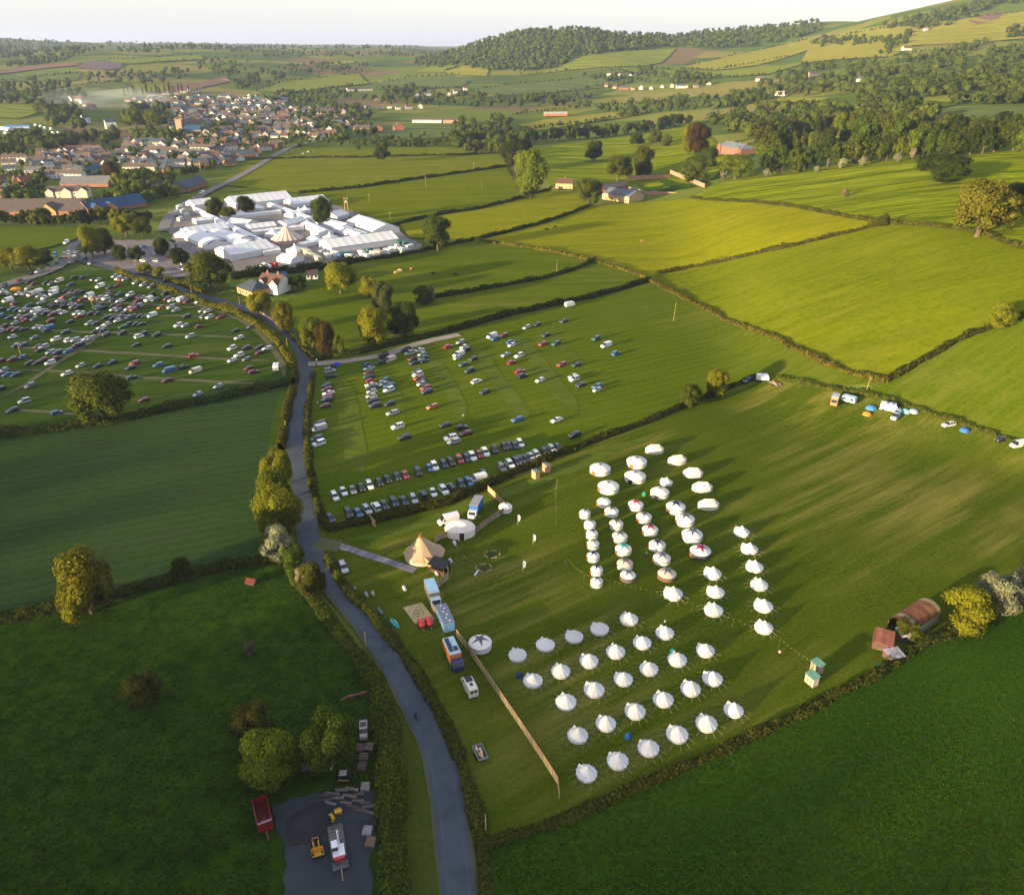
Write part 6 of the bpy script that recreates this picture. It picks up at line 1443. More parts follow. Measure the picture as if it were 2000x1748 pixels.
# ---------------------------------------------------------------- big beige tent, lounge tent, stall
def tipi():
    p = P(827, 1086); k = mpp(p); R = 39*k; o = empty('peaked_tent', p, .25); tag(o, 'large beige canvas tent with one tall peak', 'tent')
    n = 22; cols = [(0.42,0.29,0.19),(0.38,0.265,0.175)]
    pr = [(1.0,1.0),(.82,1.7),(.60,2.8),(.37,4.1),(.16,5.3),(.05,6.0)]
    for g in range(11):
        m = MB()
        for (r0,z0),(r1,z1) in zip(pr, pr[1:]):
            for h_ in (0, 1):
                t0, t1 = (2*g+h_)*2*math.pi/n, (2*g+h_+1)*2*math.pi/n; q = []
                for r, z, t, od in ((r0,z0,t0,h_),(r0,z0,t1,1-h_),(r1,z1,t1,1-h_),(r1,z1,t0,h_)):
                    s = 1 - .05*od*(r/1.0); e = 1.12 if math.cos(t) > .2 else 1.0; cx = .55*(1-r)*-1.0
                    q.append((R*r*s*e*math.cos(t)+cx, R*r*s*math.sin(t)*.95, z))
                m.add(q, [(0,1,2,3)])
        m.build('canvas_gore', MAT['canvas'], o, color=cols[g % 2])
    m = MB(); m.lathe([(R*.93,0),(R*.93,1.02)], n, close=False); m.build('skirt', MAT['canvas'], o, color=(0.50,0.42,0.36))
    for a_ in range(5): m = MB(); m.cyl((-.55+.1*math.cos(a_),.1*math.sin(a_),5.8), (-.55+.45*math.cos(a_*1.3),.45*math.sin(a_*1.3),6.9), .06, .05, 5); m.build('tent_pole', MAT['wood'], o, color=(.30,.15,.07))
    m = MB(); m.lathe([(.5,5.6),(.36,6.2)], 10, c=(-.55,0)); m.build('smoke_collar', MAT['canvas'], o, color=(.35,.12,.06))
tipi()
def lounge():
    p = P(899, 1043); R = 30*mpp(p); o = empty('lounge_tent', p, 0.05); tag(o, 'wide white dome tent with dark doorway', 'tent')
    m = MB(); m.lathe([(1.0*R,2.1),(.92*R,2.6),(.72*R,3.3),(.42*R,3.75),(.1*R,3.9)], 24, sy=.72); m.build('roof', MAT['canvas'], o, color=(.80,.70,.64), smooth=True)
    m = MB(); m.lathe([(.97*R,0),(.99*R,2.1)], 24, sy=.72, close=False); m.build('wall', MAT['canvas'], o, color=(.78,.70,.64), smooth=True)
    m = MB(); m.box(-.2,1.1,-.75*R,-.70*R,0,2.15); m.build('doorway', MAT['wood'], o, color=(.05,.02,.015))
    m = MB(); m.box(-.45,-.205,-.80*R,-.70*R,0,2.3).box(1.105,1.35,-.80*R,-.70*R,0,2.3).box(-.45,1.35,-.80*R,-.70*R,2.303,2.5); m.build('door_frame', MAT['canvas'], o, color=(.8,.74,.7))
lounge()
def stall():
    p = P(858, 1116); o = empty('market_stall', p, -.5); tag(o, 'black canopied bar stall beside the beige tent', 'stall')
    m = MB(); m.add([(-2.4,-1.6,2.3),(2.4,-1.6,2.3),(2.4,1.6,2.9),(-2.4,1.6,2.9),(-2.4,-1.6,2.38),(2.4,-1.6,2.38),(2.4,1.6,2.98),(-2.4,1.6,2.98)], [(3,2,1,0),(4,5,6,7),(0,1,5,4),(1,2,6,5),(2,3,7,6),(3,0,4,7)]); m.build('canopy', MAT['flat'], o, color=(.015,.018,.03))
    m = MB(); m.box(-2.2,2.2,-1.2,-.5,0,1.1); m.build('counter', MAT['wood'], o, color=(.08,.05,.03))
    m = MB(); m.box(-2.2,2.2,.9,1.4,0,2.2); m.build('back_shelf', MAT['wood'], o, color=(.03,.025,.02))
    for x in (-2.3, 2.3):
        for y, h in ((-1.5,2.3),(1.5,2.85)): m = MB(); m.cyl((x,y,0), (x,y,h), .05, .05, 6); m.build('post', MAT['metal'], o, color=(.1,.1,.1))
stall()

# ---------------------------------------------------------------- lorries, trailers, campers
def wheels(o, xs, y, r=.45):
    m = MB(); m.cyl((0,-.14,0), (0,.14,0), r, r, 12); m = m.mesh('wheel', MAT['tyre'])
    for x in xs:
        for s in (-1, 1): put('wheel', m, o, (x, s*y, r))
def lorry(label, u, v, hd, Lb, W, Hb, boxc, roofc, cabc, cabL=1.9, group='lorries at the camp', name='lorry', cabh=2.4):
    p = P(u, v); o = empty(name, (p.x, p.y, p.z + .12), heading(u, v, *hd)); tag(o, label, 'lorry', group); T = Lb + cabL
    m = MB(); m.box(-T/2, -T/2+Lb, -W/2, W/2, .95, Hb); m.build('cargo_box', MAT['metal'], o, color=boxc)
    m = MB(); m.box(-T/2-.03, -T/2+Lb+.03, -W/2-.03, W/2+.03, Hb+.003, Hb+.1); m.build('box_roof', MAT['metal'], o, color=roofc)
    m = MB(); m.box(-T/2, T/2-.2, -W*.4, W*.4, .5, .947); m.build('chassis', MAT['metal'], o, color=(.03,.03,.03))
    x0, x1 = -T/2+Lb+.12, T/2; w = W/2*.94
    m = MB(); m.add([(x0,-w,.5),(x1,-w,.5),(x1,w,.5),(x0,w,.5),(x0,-w,cabh),(x1-.5,-w,cabh),(x1-.5,w,cabh),(x0,w,cabh),(x1,-w,1.45),(x1,w,1.45)], [(0,1,8,5,4),(1,2,9,8),(2,3,7,6,9),(3,0,4,7),(4,5,6,7),(5,8,9,6)]); m.build('cab', MAT['paint'], o, color=cabc)
    m = MB(); m.add([(x1-.47,-w*.86,cabh-.10),(x1-.02,-w*.86,1.52),(x1-.02,w*.86,1.52),(x1-.47,w*.86,cabh-.10)], [(0,1,2,3)]); q = m.build('windscreen', MAT['glass'], o); q.location = (.03,0,.03)
    for s in (-1, 1): m = MB(); m.box(x0+.35, x1-.65, s*w-.02, s*w+.02, 1.45, cabh-.3); m.build('side_window', MAT['glass'], o)
    wheels(o, (-T/2+1.3, T/2-1.0), W*.44); return o
lorry('blue sided box lorry with white cab by the lounge tent', 929, 1003, (-20,37), 5.6, 2.4, 3.5, (.02,.12,.42), (.30,.30,.29), (.75,.72,.70))
lorry('brown horsebox lorry with pale blue roof beside the wooden mat', 846, 1172, (15,38), 5.6, 2.4, 3.3, (.16,.13,.12), (.30,.50,.68), (.45,.60,.70))
o = lorry('orange sided house truck with solar panels on its blue roof', 886, 1292, (21,44), 5.4, 2.4, 3.4, (.42,.14,.04), (.35,.52,.66), (.03,.04,.16))
m = MB(); m.box(-.7,.7,-.45,.45,0,.04); m = m.mesh('solar_panel', plain('solar_cell', (.01,.02,.07), .2, .5))
for x, y in ((-1.9,-.5),(-.4,-.5),(1.0,-.55),(1.0,.5)): put('solar_panel', m, o, (x-.8, y, 3.52))
def toilet_trailer():
    p = P(870, 1219); o = empty('washroom_trailer', (p.x, p.y, p.z + .12), heading(870, 1219, 18, 40)); tag(o, 'pale blue washroom trailer with round skylights', 'trailer')
    m = MB(); m.box(-3.4,3.4,-1.2,1.2,.45,2.9); m.build('body', MAT['metal'], o, color=(.22,.45,.72))
    m = MB(); m.box(-3.43,3.43,-1.23,1.23,2.903,3.0); m.build('roof', MAT['metal'], o, color=(.20,.22,.28))
    m = MB(); m.lathe([(.19,0),(.17,.1),(.05,.14)], 10); m = m.mesh('skylight', plain('skylight_dome', (.8,.82,.8), .3))
    for k in range(6): put('skylight', m, o, (-2.8+k*1.12, .35 if k % 2 else -.2, 3.005))
    for x in (-2, 0, 2): m = MB(); m.box(x-.4,x+.4,-1.24,-1.205,.6,2.5); m.build('door', MAT['metal'], o, color=(.55,.70,.82))
    m = MB(); m.cyl((3.4,0,.6), (4.6,0,.5), .07, .07, 6); m.build('drawbar', MAT['metal'], o, color=(.1,.1,.1)); wheels(o, (-.5,.6), 1.15, .36)
toilet_trailer()
def van_big(label, u, v, hd, L=5.8, W=2.05, Hh=2.6, col=(.78,.78,.78), name='van', cat='van', group=None, roofbits=()):
    p = P(u, v); o = empty(name, (p.x, p.y, p.z + .12), heading(u, v, *hd)); tag(o, label, cat, group); w = W/2
    st = [(-L/2,.35,Hh-.05,w*.97),(-L/2+.1,.3,Hh,w),(L/2-1.9,.3,Hh,w),(L/2-1.55,.3,Hh-.12,w*.98),(L/2-.75,.3,1.32,w*.96),(L/2-.08,.32,1.12,w*.92),(L/2,.4,.75,w*.85)]
    b = MB(); R = [[(x,-ww,zb),(x,-ww,(zb+zt)/2),(x,-ww*.90,zt),(x,ww*.90,zt),(x,ww,(zb+zt)/2),(x,ww,zb)] for x,zb,zt,ww in st]; g = MB()
    for i in range(len(R)-1):
        for k in range(6):
            k2 = (k+1) % 6; (g if (i == 3 and k == 2) else b).add([R[i][k],R[i][k2],R[i+1][k2],R[i+1][k]], [(3,2,1,0)])
    b.add(R[0], [(0,1,2,3,4,5)]); b.add(R[-1], [(5,4,3,2,1,0)]); b.build('body', MAT['paint'], o, color=col); q = g.build('windscreen', MAT['glass'], o)
    for s in (-1, 1): m = MB(); m.add([(L/2-1.75,s*w*1.005,1.35),(L/2-.95,s*w*.99,1.30),(L/2-1.45,s*w*.945,2.0),(L/2-1.75,s*w*.95,2.0)], [(0,1,2,3)]); m.build('side_window', MAT['glass'], o)
    for x0, x1, y0, y1 in roofbits: m = MB(); m.box(x0,x1,y0,y1,Hh+.003,Hh+.1); m.build('roof_panel', MAT['glass'], o)
    m = MB(); m.box(-L/2-.02,-L/2-.003,-.7,-.08,1.4,2.0); m.build('rear_window', MAT['glass'], o); m = MB(); m.box(-L/2-.02,-L/2-.003,.08,.7,1.4,2.0); m.build('rear_window', MAT['glass'], o)
    wheels(o, (-L/2+1.1, L/2-1.0), w*.9, .36); return o
van_big('white panel van behind the lounge tent', 876, 1022, (-10,2.5))
van_big('cream camper van with dark roof panels by the long fence', 917, 1347, (-13,-26), 5.4, 2.0, 2.4, (.70,.66,.54), 'camper_van', 'camper', None, ((-.4,1.2,-.7,.7),(-1.6,-.9,-.3,.3)))
van_big('large white camper van by the upper right hedge', 1738, 803, (14,2), 6.4, 2.2, 2.7, (.8,.8,.8), 'camper_van', 'camper', 'campers by the upper right hedge', ((-1.5,-.6,-.4,.4),(.2,1.0,-.4,.4)))
van_big('blue roofed camper in front of the large white one', 1748, 818, (-6,9), 5.2, 2.0, 2.4, (.45,.55,.66), 'camper_van', 'camper', 'campers by the upper right hedge', ((-1.0,.6,-.6,.6),))
lorry('orange and white horsebox at the upper right hedge', 1629, 790, (-4,12), 3.8, 2.3, 3.0, (.55,.28,.14), (.45,.48,.55), (.55,.25,.12), 1.6, 'campers by the upper right hedge')
def caravan(label, u, v, hd, L=5.2, col=(.78,.78,.77), group=None):
    p = P(u, v); o = empty('caravan', (p.x, p.y, p.z + .12), heading(u, v, *hd)); tag(o, label, 'caravan', group)
    pr = [(-L/2,.6),(-L/2-.1,1.4),(-L/2+.25,2.35),(-L/2+.6,2.5),(L/2-.6,2.5),(L/2-.2,2.3),(L/2,1.3),(L/2-.1,.6)]; n = len(pr)
    m = MB(); m.add([(x,-1.08,z) for x,z in pr] + [(x,1.08,z) for x,z in pr], [tuple(range(n)), tuple(reversed(range(n,2*n)))] + [((k+1) % n, k, k+n, (k+1) % n+n) for k in range(n)]); m.build('body', MAT['paint'], o, color=col)
    for x in (-1.3, 1.2): m = MB(); m.box(x-.5,x+.5,-1.1,-1.083,1.3,1.95); m.build('window', MAT['glass'], o)
    m = MB(); m.box(-.35,.25,-1.1,-1.083,.65,2.1); m.build('door', MAT['metal'], o, color=(.7,.7,.7))
    m = MB(); m.box(-.3,.3,-.3,.3,2.503,2.6); m.build('roof_vent', MAT['metal'], o, color=(.3,.3,.32))
    m = MB(); m.cyl((L/2-.1,0,.6), (L/2+1.1,0,.5), .05, .05, 6); m.build('drawbar', MAT['metal'], o, color=(.1,.1,.1)); wheels(o, (-.2,), 1.0, .32)
caravan('white caravan alone under the dark hedge', 1112, 600, (-10,2)); caravan('white caravan at the right edge of the left car park', 540, 723, (4,-14), 4.6)
caravan('pale blue caravan beside the orange horsebox', 1657, 787, (12,3), 4.8, (.45,.62,.75), 'caravans by the upper right hedge'); caravan('white caravan on the hedge bend', 1488, 744, (-12,1), 4.6, group='caravans by the upper right hedge')
def flat_trailer(label, u, v, hd, L, W, side, col, load=None, group=None, name='trailer'):
    p = P(u, v); o = empty(name, (p.x, p.y, p.z + .12), heading(u, v, *hd)); tag(o, label, 'trailer', group)
    m = MB(); m.box(-L/2,L/2,-W/2,W/2,.55,.68); m.build('bed', MAT['wood'], o, color=(.12,.10,.08))
    for y in (-W/2, W/2-.05): m = MB(); m.box(-L/2,L/2,y,y+.05,.683,.68+side); m.build('side_board', MAT['metal'], o, color=col)
    for x in (-L/2, L/2-.05): m = MB(); m.box(x,x+.05,-W/2+.053,W/2-.053,.683,.68+side); m.build('end_board', MAT['metal'], o, color=col)
    m = MB(); m.cyl((L/2,0,.6), (L/2+1.3,0,.5), .06, .06, 6); m.build('drawbar', MAT['metal'], o, color=(.15,.12,.1)); wheels(o, (-.5,.4), W*.5+.08, .36)
    for k, (x, y, sx, sy, sz, c) in enumerate(load or ()): m = MB(); m.box(x-sx/2,x+sx/2,y-sy/2,y+sy/2,.683,.68+sz); m.build('cargo', MAT['wood'], o, color=c, rz=None)
    return o
flat_trailer('grey trailer loaded with timber by the road hedge', 938, 1476, (-12,-24), 3.4, 1.8, .45, (.30,.34,.38), [(-.9,.1,1.0,.5,.6,(.6,.42,.28)),(.2,-.2,1.2,.45,.5,(.65,.50,.36)),(.7,.4,.8,.3,.7,(.7,.6,.5)),(-.3,.45,1.3,.2,.4,(.5,.35,.2))])
flat_trailer('flat trailer beside the white caravan on the hedge bend', 1513, 753, (12,5), 4.5, 1.9, .25, (.35,.25,.2), [(0,0,2,1,.4,(.45,.32,.25))])
# rounded red trailers
for lb, u, v in (('left of two rounded red trailers beside the wooden mat', 824, 1224), ('right of two rounded red trailers beside the wooden mat', 839, 1221)):
    p = P(u, v); o = empty('pod_trailer', (p.x, p.y, p.z + .12), heading(u, v, 6, 16)); tag(o, lb, 'trailer', 'rounded red trailers')
    m = MB(); pr = [(.0,-1.5),(.45,-1.42),(.85,-1.0),(.95,0),(.82,.9),(.42,1.35),(0,1.5)]
    V = []; n = 12
    for r, x in pr:
        for k in range(n): a_ = 2*math.pi*k/n; V.append((x, r*math.cos(a_), .95 + r*.85*math.sin(a_)))
    m.add(V, [(j*n+k, (j+1)*n+k, (j+1)*n+(k+1) % n, j*n+(k+1) % n) for j in range(len(pr)-1) for k in range(n)]); m.build('shell', MAT['paint'], o, color=(.55,.012,.015), smooth=True)
    m = MB(); m.box(-.35,.45,-.86,-.80,1.15,1.5); m.build('window', MAT['glass'], o); m = MB(); m.cyl((1.4,0,.6), (2.4,0,.5), .05, .05, 6); m.build('drawbar', MAT['metal'], o, color=(.3,.3,.3)); wheels(o, (0,), .8, .3)
# wooden mat with a ring emblem
w4 = [P(*q) for q in ((787,1187),(824,1177),(849,1211),(811,1219))]; o = empty('wooden_mat', w4[0]); tag(o, 'square tan mat with a ring emblem beside the horsebox lorry', 'mat')
m = MB(); m.prism([((q - w4[0]).x, (q - w4[0]).y) for q in w4][::-1], .08, .16); m.build('mat', MAT['wood'], o, color=(.50,.40,.20))
cm = sum(w4, Vector()) / 4 - w4[0]; m = MB()
for k in range(28):
    a0, a1 = 2*math.pi*k/28, 2*math.pi*(k+1)/28; m.add([(cm.x+r*math.cos(t), cm.y+r*math.sin(t), .168) for r, t in ((1.0,a0),(1.25,a0),(1.25,a1),(1.0,a1))], [(0,1,2,3)])
for k in range(3): t = k*2.1; m.add([(cm.x+x*math.cos(t)-y*math.sin(t), cm.y+x*math.sin(t)+y*math.cos(t), .168) for x, y in ((-.1,-.12),(.8,-.05),(.8,.05),(-.1,.12))], [(0,1,2,3)])
tag(m.build('ring_emblem', MAT['flat'], o, color=(.20,.17,.12)))
# upturned teal boat
p = P(771, 1219); o = empty('upturned_boat', (p.x, p.y, p.z + .1), heading(771, 1219, 11, 12)); tag(o, 'upturned teal rowing boat by the roadside hedge', 'boat')
m = MB(); V = []; n = 9; S = [(-2.0,.25,.25),(-1.6,.60,.5),(-.6,.78,.62),(.6,.74,.62),(1.5,.45,.5),(2.1,.05,.25)]
for x, wd, hh in S:
    for k in range(n): t = math.pi*k/(n-1); V.append((x, wd*math.cos(t), hh*math.sin(t)))
m.add(V, [(j*n+k, j*n+k+1, (j+1)*n+k+1, (j+1)*n+k) for j in range(5) for k in range(n-1)]); m.build('hull', MAT['paint'], o, color=(.02,.30,.27), smooth=True)
m = MB(); m.box(-2.0,2.0,-.04,.04,.6,.70); m.build('keel', MAT['wood'], o, color=(.02,.2,.18))
# small tents
def dome(label, u, v, w, col, group='small dome tents'):
    p = P(u, v); o = empty('dome_tent', p, RND.uniform(0, 3)); tag(o, label, 'tent', group)
    m = MB(); m.lathe([(w,.1),(w*.93,.55),(w*.7,.98),(w*.36,1.22),(.05,1.28)], 8); m.build('canopy', MAT['flat'], o, color=col)
    m = MB(); m.add([(w*.97*.9,-.35,.12),(w*.97*.9,.35,.12),(w*.80,0,.9)], [(0,1,2)]); m.build('door_flap', MAT['flat'], o, color=tuple(c*.5 for c in col))
for lb, u, v, w, c in [('blue dome tent near the pale blue caravan',1701,799,1.9,(.06,.22,.5)),('orange dome tent near the pale blue caravan',1693,811,1.5,(.65,.22,.04)),('blue dome tent near the silver estate',1883,843,1.6,(.05,.15,.42)),('bright blue umbrella tent at the gravel lane gate',658,714,1.5,(.05,.05,.55)),('orange tent by the car lined track',32,566,2.6,(.75,.28,.03)),('teal windbreak tent behind the big camper',1768,806,1.6,(.25,.5,.5)),('grey awning tent behind the big camper',1784,806,1.7,(.3,.36,.4))]: dome(lb, u, v, w, c)
for lb, u, v, c in [('tiny blue play tent among the front bell tents',1226,1441,(.02,.10,.30)),('dark blue pile beside the fourth row tents',1014,1322,(.03,.05,.14)),('teal cool box behind a third row tent',1313,1276,(.02,.25,.25)),('bright green bag beside the plain cream yurt',1258,968,(.03,.22,.12))]: dome(lb, u, v, .65, c, 'small camp items')

# ---------------------------------------------------------------- cabins, barn, sheds
def cabin(label, u, v, hd, L, W, Hh, col, roofc, group, slope=.25):
    p = P(u, v); o = empty('toilet_cabin', (p.x, p.y, p.z + .1), heading(u, v, *hd)); tag(o, label, 'cabin', group)
    m = MB(); m.add([(-L/2,-W/2,0),(L/2,-W/2,0),(L/2,W/2,0),(-L/2,W/2,0),(-L/2,-W/2,Hh),(L/2,-W/2,Hh+slope),(L/2,W/2,Hh+slope),(-L/2,W/2,Hh)], [(0,1,5,4),(1,2,6,5),(2,3,7,6),(3,0,4,7),(4,5,6,7)]); m.build('wall', MAT['wood'], o, color=col)
    m = MB(); e = .15; m.add([(-L/2-e,-W/2-e,Hh),(L/2+e,-W/2-e,Hh+slope+.04),(L/2+e,W/2+e,Hh+slope+.04),(-L/2-e,W/2+e,Hh)] + [(-L/2-e,-W/2-e,Hh+.1),(L/2+e,-W/2-e,Hh+slope+.14),(L/2+e,W/2+e,Hh+slope+.14),(-L/2-e,W/2+e,Hh+.1)], [(3,2,1,0),(4,5,6,7),(0,1,5,4),(1,2,6,5),(2,3,7,6),(3,0,4,7)]); m.build('roof', MAT['metal'], o, color=roofc)
    for y in (-W*.22, W*.22): m = MB(); m.box(-L/2-.04,-L/2-.003,y-.32,y+.32,.1,1.95); m.build('door', MAT['wood'], o, color=tuple(c*.6 for c in col))
cabin('upper of two wooden cabins with green roof in the meadow', 1594, 1311, (14,-6), 1.5, 2.2, 2.1, (.46,.31,.22), (.10,.24,.19), 'green roofed cabins'); cabin('lower of two wooden cabins with green roof in the meadow', 1584, 1335, (14,-6), 1.5, 2.2, 2.1, (.50,.44,.38), (.10,.24,.19), 'green roofed cabins')
cabin('left of two tan cabins below the parked cars', 1046, 934, (-12,4), 1.5, 2.0, 2.3, (.58,.30,.17), (.25,.30,.28), 'tan cabins'); cabin('right of two tan cabins below the parked cars', 1067, 921, (-12,4), 1.5, 2.2, 2.3, (.52,.26,.18), (.3,.25,.22), 'tan cabins')
RUST = (.20,.075,.035)
def barn():
    a, b, L, rz = along_axis(1772, 1256, 1832, 1216); o = empty('rusty_barn', (a.x, a.y, a.z), rz); tag(o, 'rusty curved roof barn at the meadow edge', 'barn'); W = 5.2; e = 2.7
    arc = [(W/2*math.cos(math.pi*k/8), e + 1.9*math.sin(math.pi*k/8)) for k in range(9)]
    cols = [(.20,.075,.035),(.26,.12,.05),(.17,.06,.035),(.30,.24,.14),(.22,.085,.04)]
    n = 9
    for k in range(n):
        m = MB(); x0, x1 = L*k/n + .01, L*(k+1)/n + .03; dz = .02*(k % 2)
        V = [(x, W/2+y, z+dz) for x in (x0, x1) for y, z in arc] + [(x, W/2+y*1.0, z+dz-.06) for x in (x0, x1) for y, z in arc]
        m.add(V, [(j, j+1, 10+j, 9+j) for j in range(8)] + [(18+9+j, 18+10+j, 18+j+1, 18+j) for j in range(8)]); m.build('roof_sheet', MAT['roof'], o, color=cols[(k*3+k//2) % 5])
    for y in (0.0, W-.08): m = MB(); m.box(.3,L-.1,y,y+.08,.2,e-.1); m.build('side_cladding', MAT['metal'], o, color=(.28,.30,.20) if y == 0 else RUST)
    m = MB(); m.box(L-.12,L-.04,.1,W-.1,0,e); m.build('end_wall', MAT['metal'], o, color=RUST)
    for k in range(4):
        for y in (.12, W-.2): m = MB(); m.box(L*k/3.3+.02,L*k/3.3+.16,y-.02,y+.12,0,e); m.build('post', MAT['wood'], o, color=(.2,.15,.1))
barn()
def lean(label, A, B, depth, h0, h1, col, n, group):
    a, b, L, rz = along_axis(*A, *B); o = empty('tin_shed', (a.x, a.y, a.z), rz); tag(o, label, 'shed', group)
    m = MB(); m.add([(0,0,0),(L,0,0),(L,depth,0),(0,depth,0),(0,0,h0),(L,0,h0),(L,depth,h1),(0,depth,h1)], [(0,1,5,4),(1,2,6,5),(2,3,7,6),(3,0,4,7)]); m.build('wall', MAT['wood'], o, color=(.12,.07,.06))
    for k in range(n):
        m = MB(); x0, x1 = L*k/n-.02, L*(k+1)/n-.04; z = .05 + .025*(k % 2); q = [(x0,-.25,h0+z),(x1,-.25,h0+z),(x1,depth+.2,h1+z),(x0,depth+.2,h1+z)]
        m.add(q + [(x,y,zz-.04) for x,y,zz in q], [(0,1,2,3),(7,6,5,4),(0,4,5,1),(1,5,6,2),(2,6,7,3),(3,7,4,0)]); m.build('roof_sheet', MAT['roof'], o, color=shade(col, .7, 1.3))
lean('wide rusty tin shed left of the curved barn', (1702,1266), (1742,1277), 4.2, 2.0, 2.6, (.24,.085,.06), 8, 'tin sheds by the barn'); lean('pale tin lean-to between shed and barn', (1757,1256), (1793,1250), 2.2, 1.7, 2.3, (.50,.48,.50), 6, 'tin sheds by the barn'); lean('small grey tin shed at the hedge below the barn', (1737,1296), (1766,1290), 2.4, 1.3, 1.7, (.28,.26,.30), 5, 'tin sheds by the barn')
p = P(1727,1304); o = empty('tarpaulin_heap', p); tag(o, 'crumpled teal tarpaulin below the tin sheds', 'tarpaulin'); m = MB(); rt = random.Random(3)
V = [(x*.5-1.4+rt.uniform(-.1,.1), y*.5-.9+rt.uniform(-.1,.1), (rt.uniform(.15,.9) if 0 < x < 6 and 0 < y < 4 else .02)) for y in range(5) for x in range(7)]
m.add(V, [(y*7+x, y*7+x+1, y*7+x+8, y*7+x+7) for y in range(4) for x in range(6)]); m.build('sheet', MAT['flat'], o, color=(.02,.28,.26))
# flags and benches
for i, (u, v) in enumerate([(1011,1025),(1041,1064),(1021,1116)]):
    p = P(u, v); o = empty('banner_flag', p, .4); tag(o, f"white feather banner, {nth(i)} from top on the camp green", 'flag', 'white banners'); m = MB(); m.cyl((0,0,0), (0,0,3.2), .035, .025, 6); m.build('pole', MAT['metal'], o, color=(.5,.5,.5))
    m = MB(); m.add([(.03,0,.9),(.72,.05,1.0),(.78,-.05,2.4),(.5,.02,3.0),(.03,0,3.2),(.03,.02,.9),(.72,.07,1.0),(.78,-.03,2.4),(.5,.04,3.0),(.03,.02,3.2)], [(0,1,2,3,4),(9,8,7,6,5)]); m.build('banner', MAT['flat'], o, color=(.82,.82,.84))
for j, (cu, cv) in enumerate(((961,1084), (945,1111))):
    pc = P(cu, cv); o = empty('fire_pit', pc); tag(o, f"{'upper' if j == 0 else 'lower'} fire pit with ring of dark stones on the green", 'fire pit', 'camp fire pits')
    m = MB(); m.lathe([(.55,0),(.6,.25),(.45,.28),(.40,.1)], 10); m.build('ring', MAT['metal'], o, color=(.03,.03,.03))
    for k in range(5):
        t = k*1.26 + .5*j; q = Vector((pc.x + 1.9*math.cos(t), pc.y + 1.6*math.sin(t), pc.z)); b_ = empty('log_bench', q, t + 1.57); tag(b_, f"pale log bench, {nth(k)} anticlockwise from the right around the {'upper' if j == 0 else 'lower'} fire pit", 'bench', 'log benches')
        m = MB(); m.box(-.75,.75,-.15,.15,.28,.40); m.build('seat', MAT['wood'], b_, color=(.34,.28,.19))
        for x in (-.5,.5): m = MB(); m.cyl((x,0,0), (x,0,.28), .12, .12, 7); m.build('leg', MAT['wood'], b_, color=(.3,.22,.14))
p = P(931,1119); o = empty('surfboard_sign', p, 1.2); tag(o, 'long white board lying on the camp green', 'board'); m = MB(); m.add([(-1.3,-.22,.12),(1.0,-.3,.12),(1.4,0,.12),(1.0,.3,.12),(-1.3,.22,.12)] + [(-1.3,-.22,.2),(1.0,-.3,.2),(1.4,0,.2),(1.0,.3,.2),(-1.3,.22,.2)], [(4,3,2,1,0),(5,6,7,8,9)] + [(k,(k+1) % 5,(k+1) % 5+5,k+5) for k in range(5)]); m.build('board', MAT['wood'], o, color=(.8,.8,.82))
for i, (u, v, c) in enumerate(sorted([(716,1164,(.30,.30,.33)),(729,1162,(.32,.26,.24)),(694,1154,(.22,.20,.22)),(651,1090,(.22,.22,.26)),(745,1200,(.10,.16,.22)),(741,1195,(.08,.16,.2)),(853,1122,(.5,.5,.55)),(888,1063,(.7,.7,.75)),(880,1098,(.6,.62,.66)),(790,1152,(.6,.62,.6))])):
    p = P(u, v); o = empty('water_drum', (p.x, p.y, p.z + .06), heading(u, v, 6, 12)); tag(o, f"storage drum, {nth(i)} from left of those lying between gateway and camp green", 'drum', 'drums and crates')
    m = MB(); m.cyl((-.75,0,.38), (.75,0,.38), .38, .38, 10); m.build('barrel', MAT['metal'], o, color=c); m = MB(); m.cyl((-.77,0,.38), (-.70,0,.38), .41, .41, 10); m.build('rim', MAT['metal'], o, color=tuple(x*.6 for x in c))

# ---------------------------------------------------------------- the farm yard at the bottom left
def heap():
    p = P(604, 1612); o = empty('gravel_heap', p); m = MB(); rs_ = random.Random(4); n = 28; rings = []
    V = [(0,0,3.0)]
    for j in range(1, 7):
        for k in range(n): t = 2*math.pi*k/n; r = j/6*(4.0+.5*math.sin(2*t+1)+.3*math.sin(5*t)); V.append((r*math.cos(t)*.92, r*math.sin(t)*1.15, max(.0, 3.0*(1-(j/6)**.9))+rs_.uniform(-.1,.1)*(j < 6)))
    m.add(V, [(0,1+k,1+(k+1) % n) for k in range(n)] + [(1+j*n+k, 1+(j+1)*n+k, 1+(j+1)*n+(k+1) % n, 1+j*n+(k+1) % n) for j in range(5) for k in range(n)])
    tag(o, 'dark gravel heap in the stony yard', 'heap'); m.build('gravel', road_mat('dark_gravel', (.010,.012,.017), (.028,.029,.032), .95), o, smooth=True)
heap()
